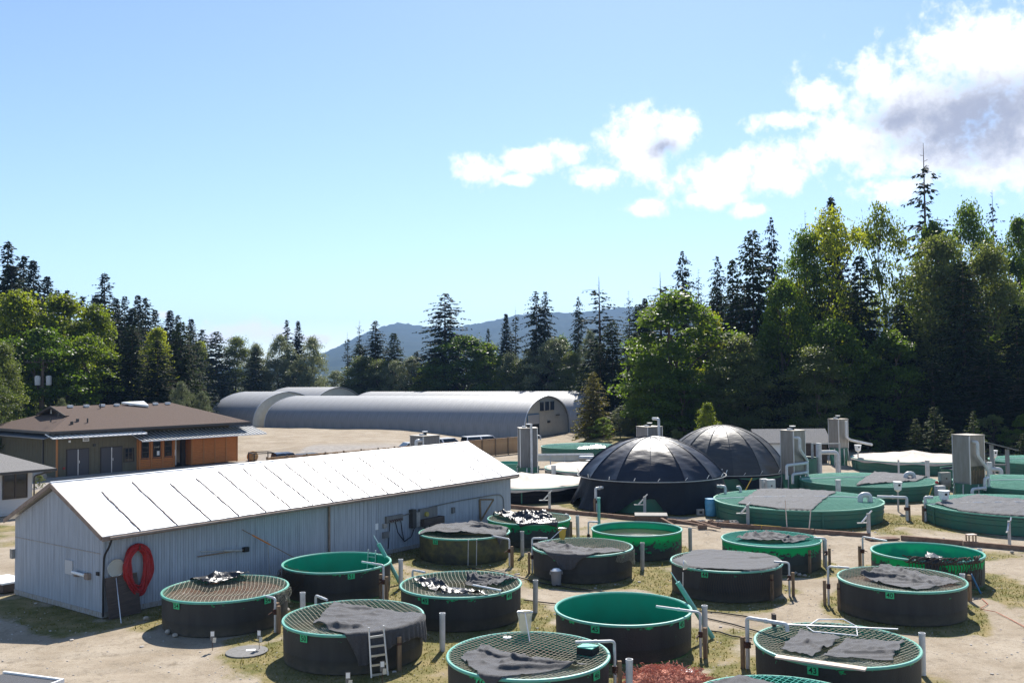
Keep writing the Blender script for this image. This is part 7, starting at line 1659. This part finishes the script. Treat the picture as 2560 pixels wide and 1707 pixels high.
for a in ((1950, 930, 190, 92), (2160, 930, 200, 91), (2330, 900, 220, 88), (2470, 880, 220, 87), (2580, 900, 200, 84), (1880, 960, 160, 96), (2060, 990, 170, 94), (2270, 1000, 180, 92), (2400, 1010, 160, 90), (2520, 1000, 160, 88), (1760, 980, 160, 98), (1640, 960, 160, 102)): tree('cedar', *a, 'dark cedar in the shade of the forest edge', GR)
for a in ((1600, 760, 160, 128), (1750, 760, 180, 126), (1850, 740, 180, 122), (1980, 720, 190, 120), (2120, 700, 200, 120), (2270, 690, 200, 120), (2420, 680, 200, 118), (2560, 690, 200, 116), (1480, 870, 130, 126)): tree('cedar', *a, 'dark cedar deep inside the right forest', GR)
for a in ((1700, 1040, 110, 94), (1800, 1035, 120, 92), (1880, 1040, 120, 90), (1990, 1045, 120, 88), (2080, 1040, 120, 88), (2170, 1045, 120, 86), (2480, 1040, 130, 82), (2560, 1040, 120, 80), (1640, 1040, 100, 98)): tree('bush', *a, 'low dark bush along the forest foot', 'low bushes along the forest')
tree('young', 2215, 1072, 60, 82, 'small bright young fir before the dark forest', GR); tree('young', 2335, 1015, 120, 79, 'largest young fir before the dark forest', GR, 0); tree('young', 2288, 1045, 80, 80, 'young fir left of the largest young one', GR); tree('young', 2432, 1026, 85, 76, 'slim young fir behind the open bottomed tower', GR); tree('young', 2560, 1082, 90, 74, 'young fir behind the grey roofed stand', GR); tree('young', 2380, 1075, 60, 78, 'small young fir beside the largest young one', GR)
tree('bright', 1768, 1012, 70, 80, 'bright yellow green sapling above the far dome', GR)
tree('gold', 1482, 930, 130, 99, 'golden cypress beside the hut gable', GM); tree('bush', 1508, 1045, 75, 95, 'glossy leaved bush in front of the golden cypress', GM, 0); tree('willow', 1550, 1022, 80, 97, 'silvery bush right of the golden cypress', GM); tree('alder', 1590, 1005, 100, 98, 'grey green bush behind the near dome', GM); tree('bush', 1690, 1075, 60, 84, 'low green bush between the domes', GM)

# ------------------------------------------------------------------ utility pole
def utility_pole():
    p = D(106, 1050, 90); p.z = 0; t = thing('utility_pole', 'wooden utility pole with crossarm and two grey transformers', 'pole', p, rad(20))
    z1 = D(108, 905, 90).z; MB().tube([(0, 0, 0), (0, 0, z1 + .25)], .16, 10, True, .12).build('pole', MT['pole'], t, True)
    MB().beam((-1.5, -.15, z1), (1.0, -.15, z1), .1, .13).build('crossarm', MT['pole'], t)
    zt = D(108, 950, 90).z
    for x in (-.42, .55): MB().lathe([(.01, -.5), (.24, -.48), (.26, .3), (.2, .42), (.01, .45)], 16, (x, -.2, zt)).build('transformer', MT['box_grey'], t, True)
    for x in (-1.3, -.7, .5, .9): MB().tube([(x, -.15, z1 + .06), (x, -.15, z1 + .2)], .05, 8).build('insulator', MT['conc_dark'], t, True)
    for (x, dz) in ((-1.3, .2), (-.7, .2), (.9, .2)):
        q = [(x - 40 * f, -12 * f, z1 + dz - 1.2 * math.sin(PI * f)) for f in np.linspace(0, 1, 10)]; MB().tube(q, .018, 4).build('wire', MT['black'], t)
    q = [(0 + 9 * f, -8 * f, zt - .6 - 3.2 * f - 1.0 * math.sin(PI * f)) for f in np.linspace(0, 1, 9)]; MB().tube(q, .022, 4).build('service_wire', MT['black'], t)
utility_pole()

# ------------------------------------------------------------------ air
def haze():
    m = MB().box(-4200, 4200, -420, 5200, -8, 330); o = m.build('haze', None); o['kind'] = 'stuff'; tag(o, 'thin blue summer haze between the yard and the far hills', 'haze')
    mt = bpy.data.materials.new('haze'); mt.use_nodes = True; N = mt.node_tree.nodes; L = mt.node_tree.links; N.remove(N['Principled BSDF'])
    v = N.new('ShaderNodeVolumePrincipled'); v.inputs['Color'].default_value = (.34, .58, 1, 1); v.inputs['Density'].default_value = 1.6e-4; v.inputs['Anisotropy'].default_value = 0
    L.new(v.outputs[0], N['Material Output'].inputs['Volume']); o.data.materials.append(mt)
haze()
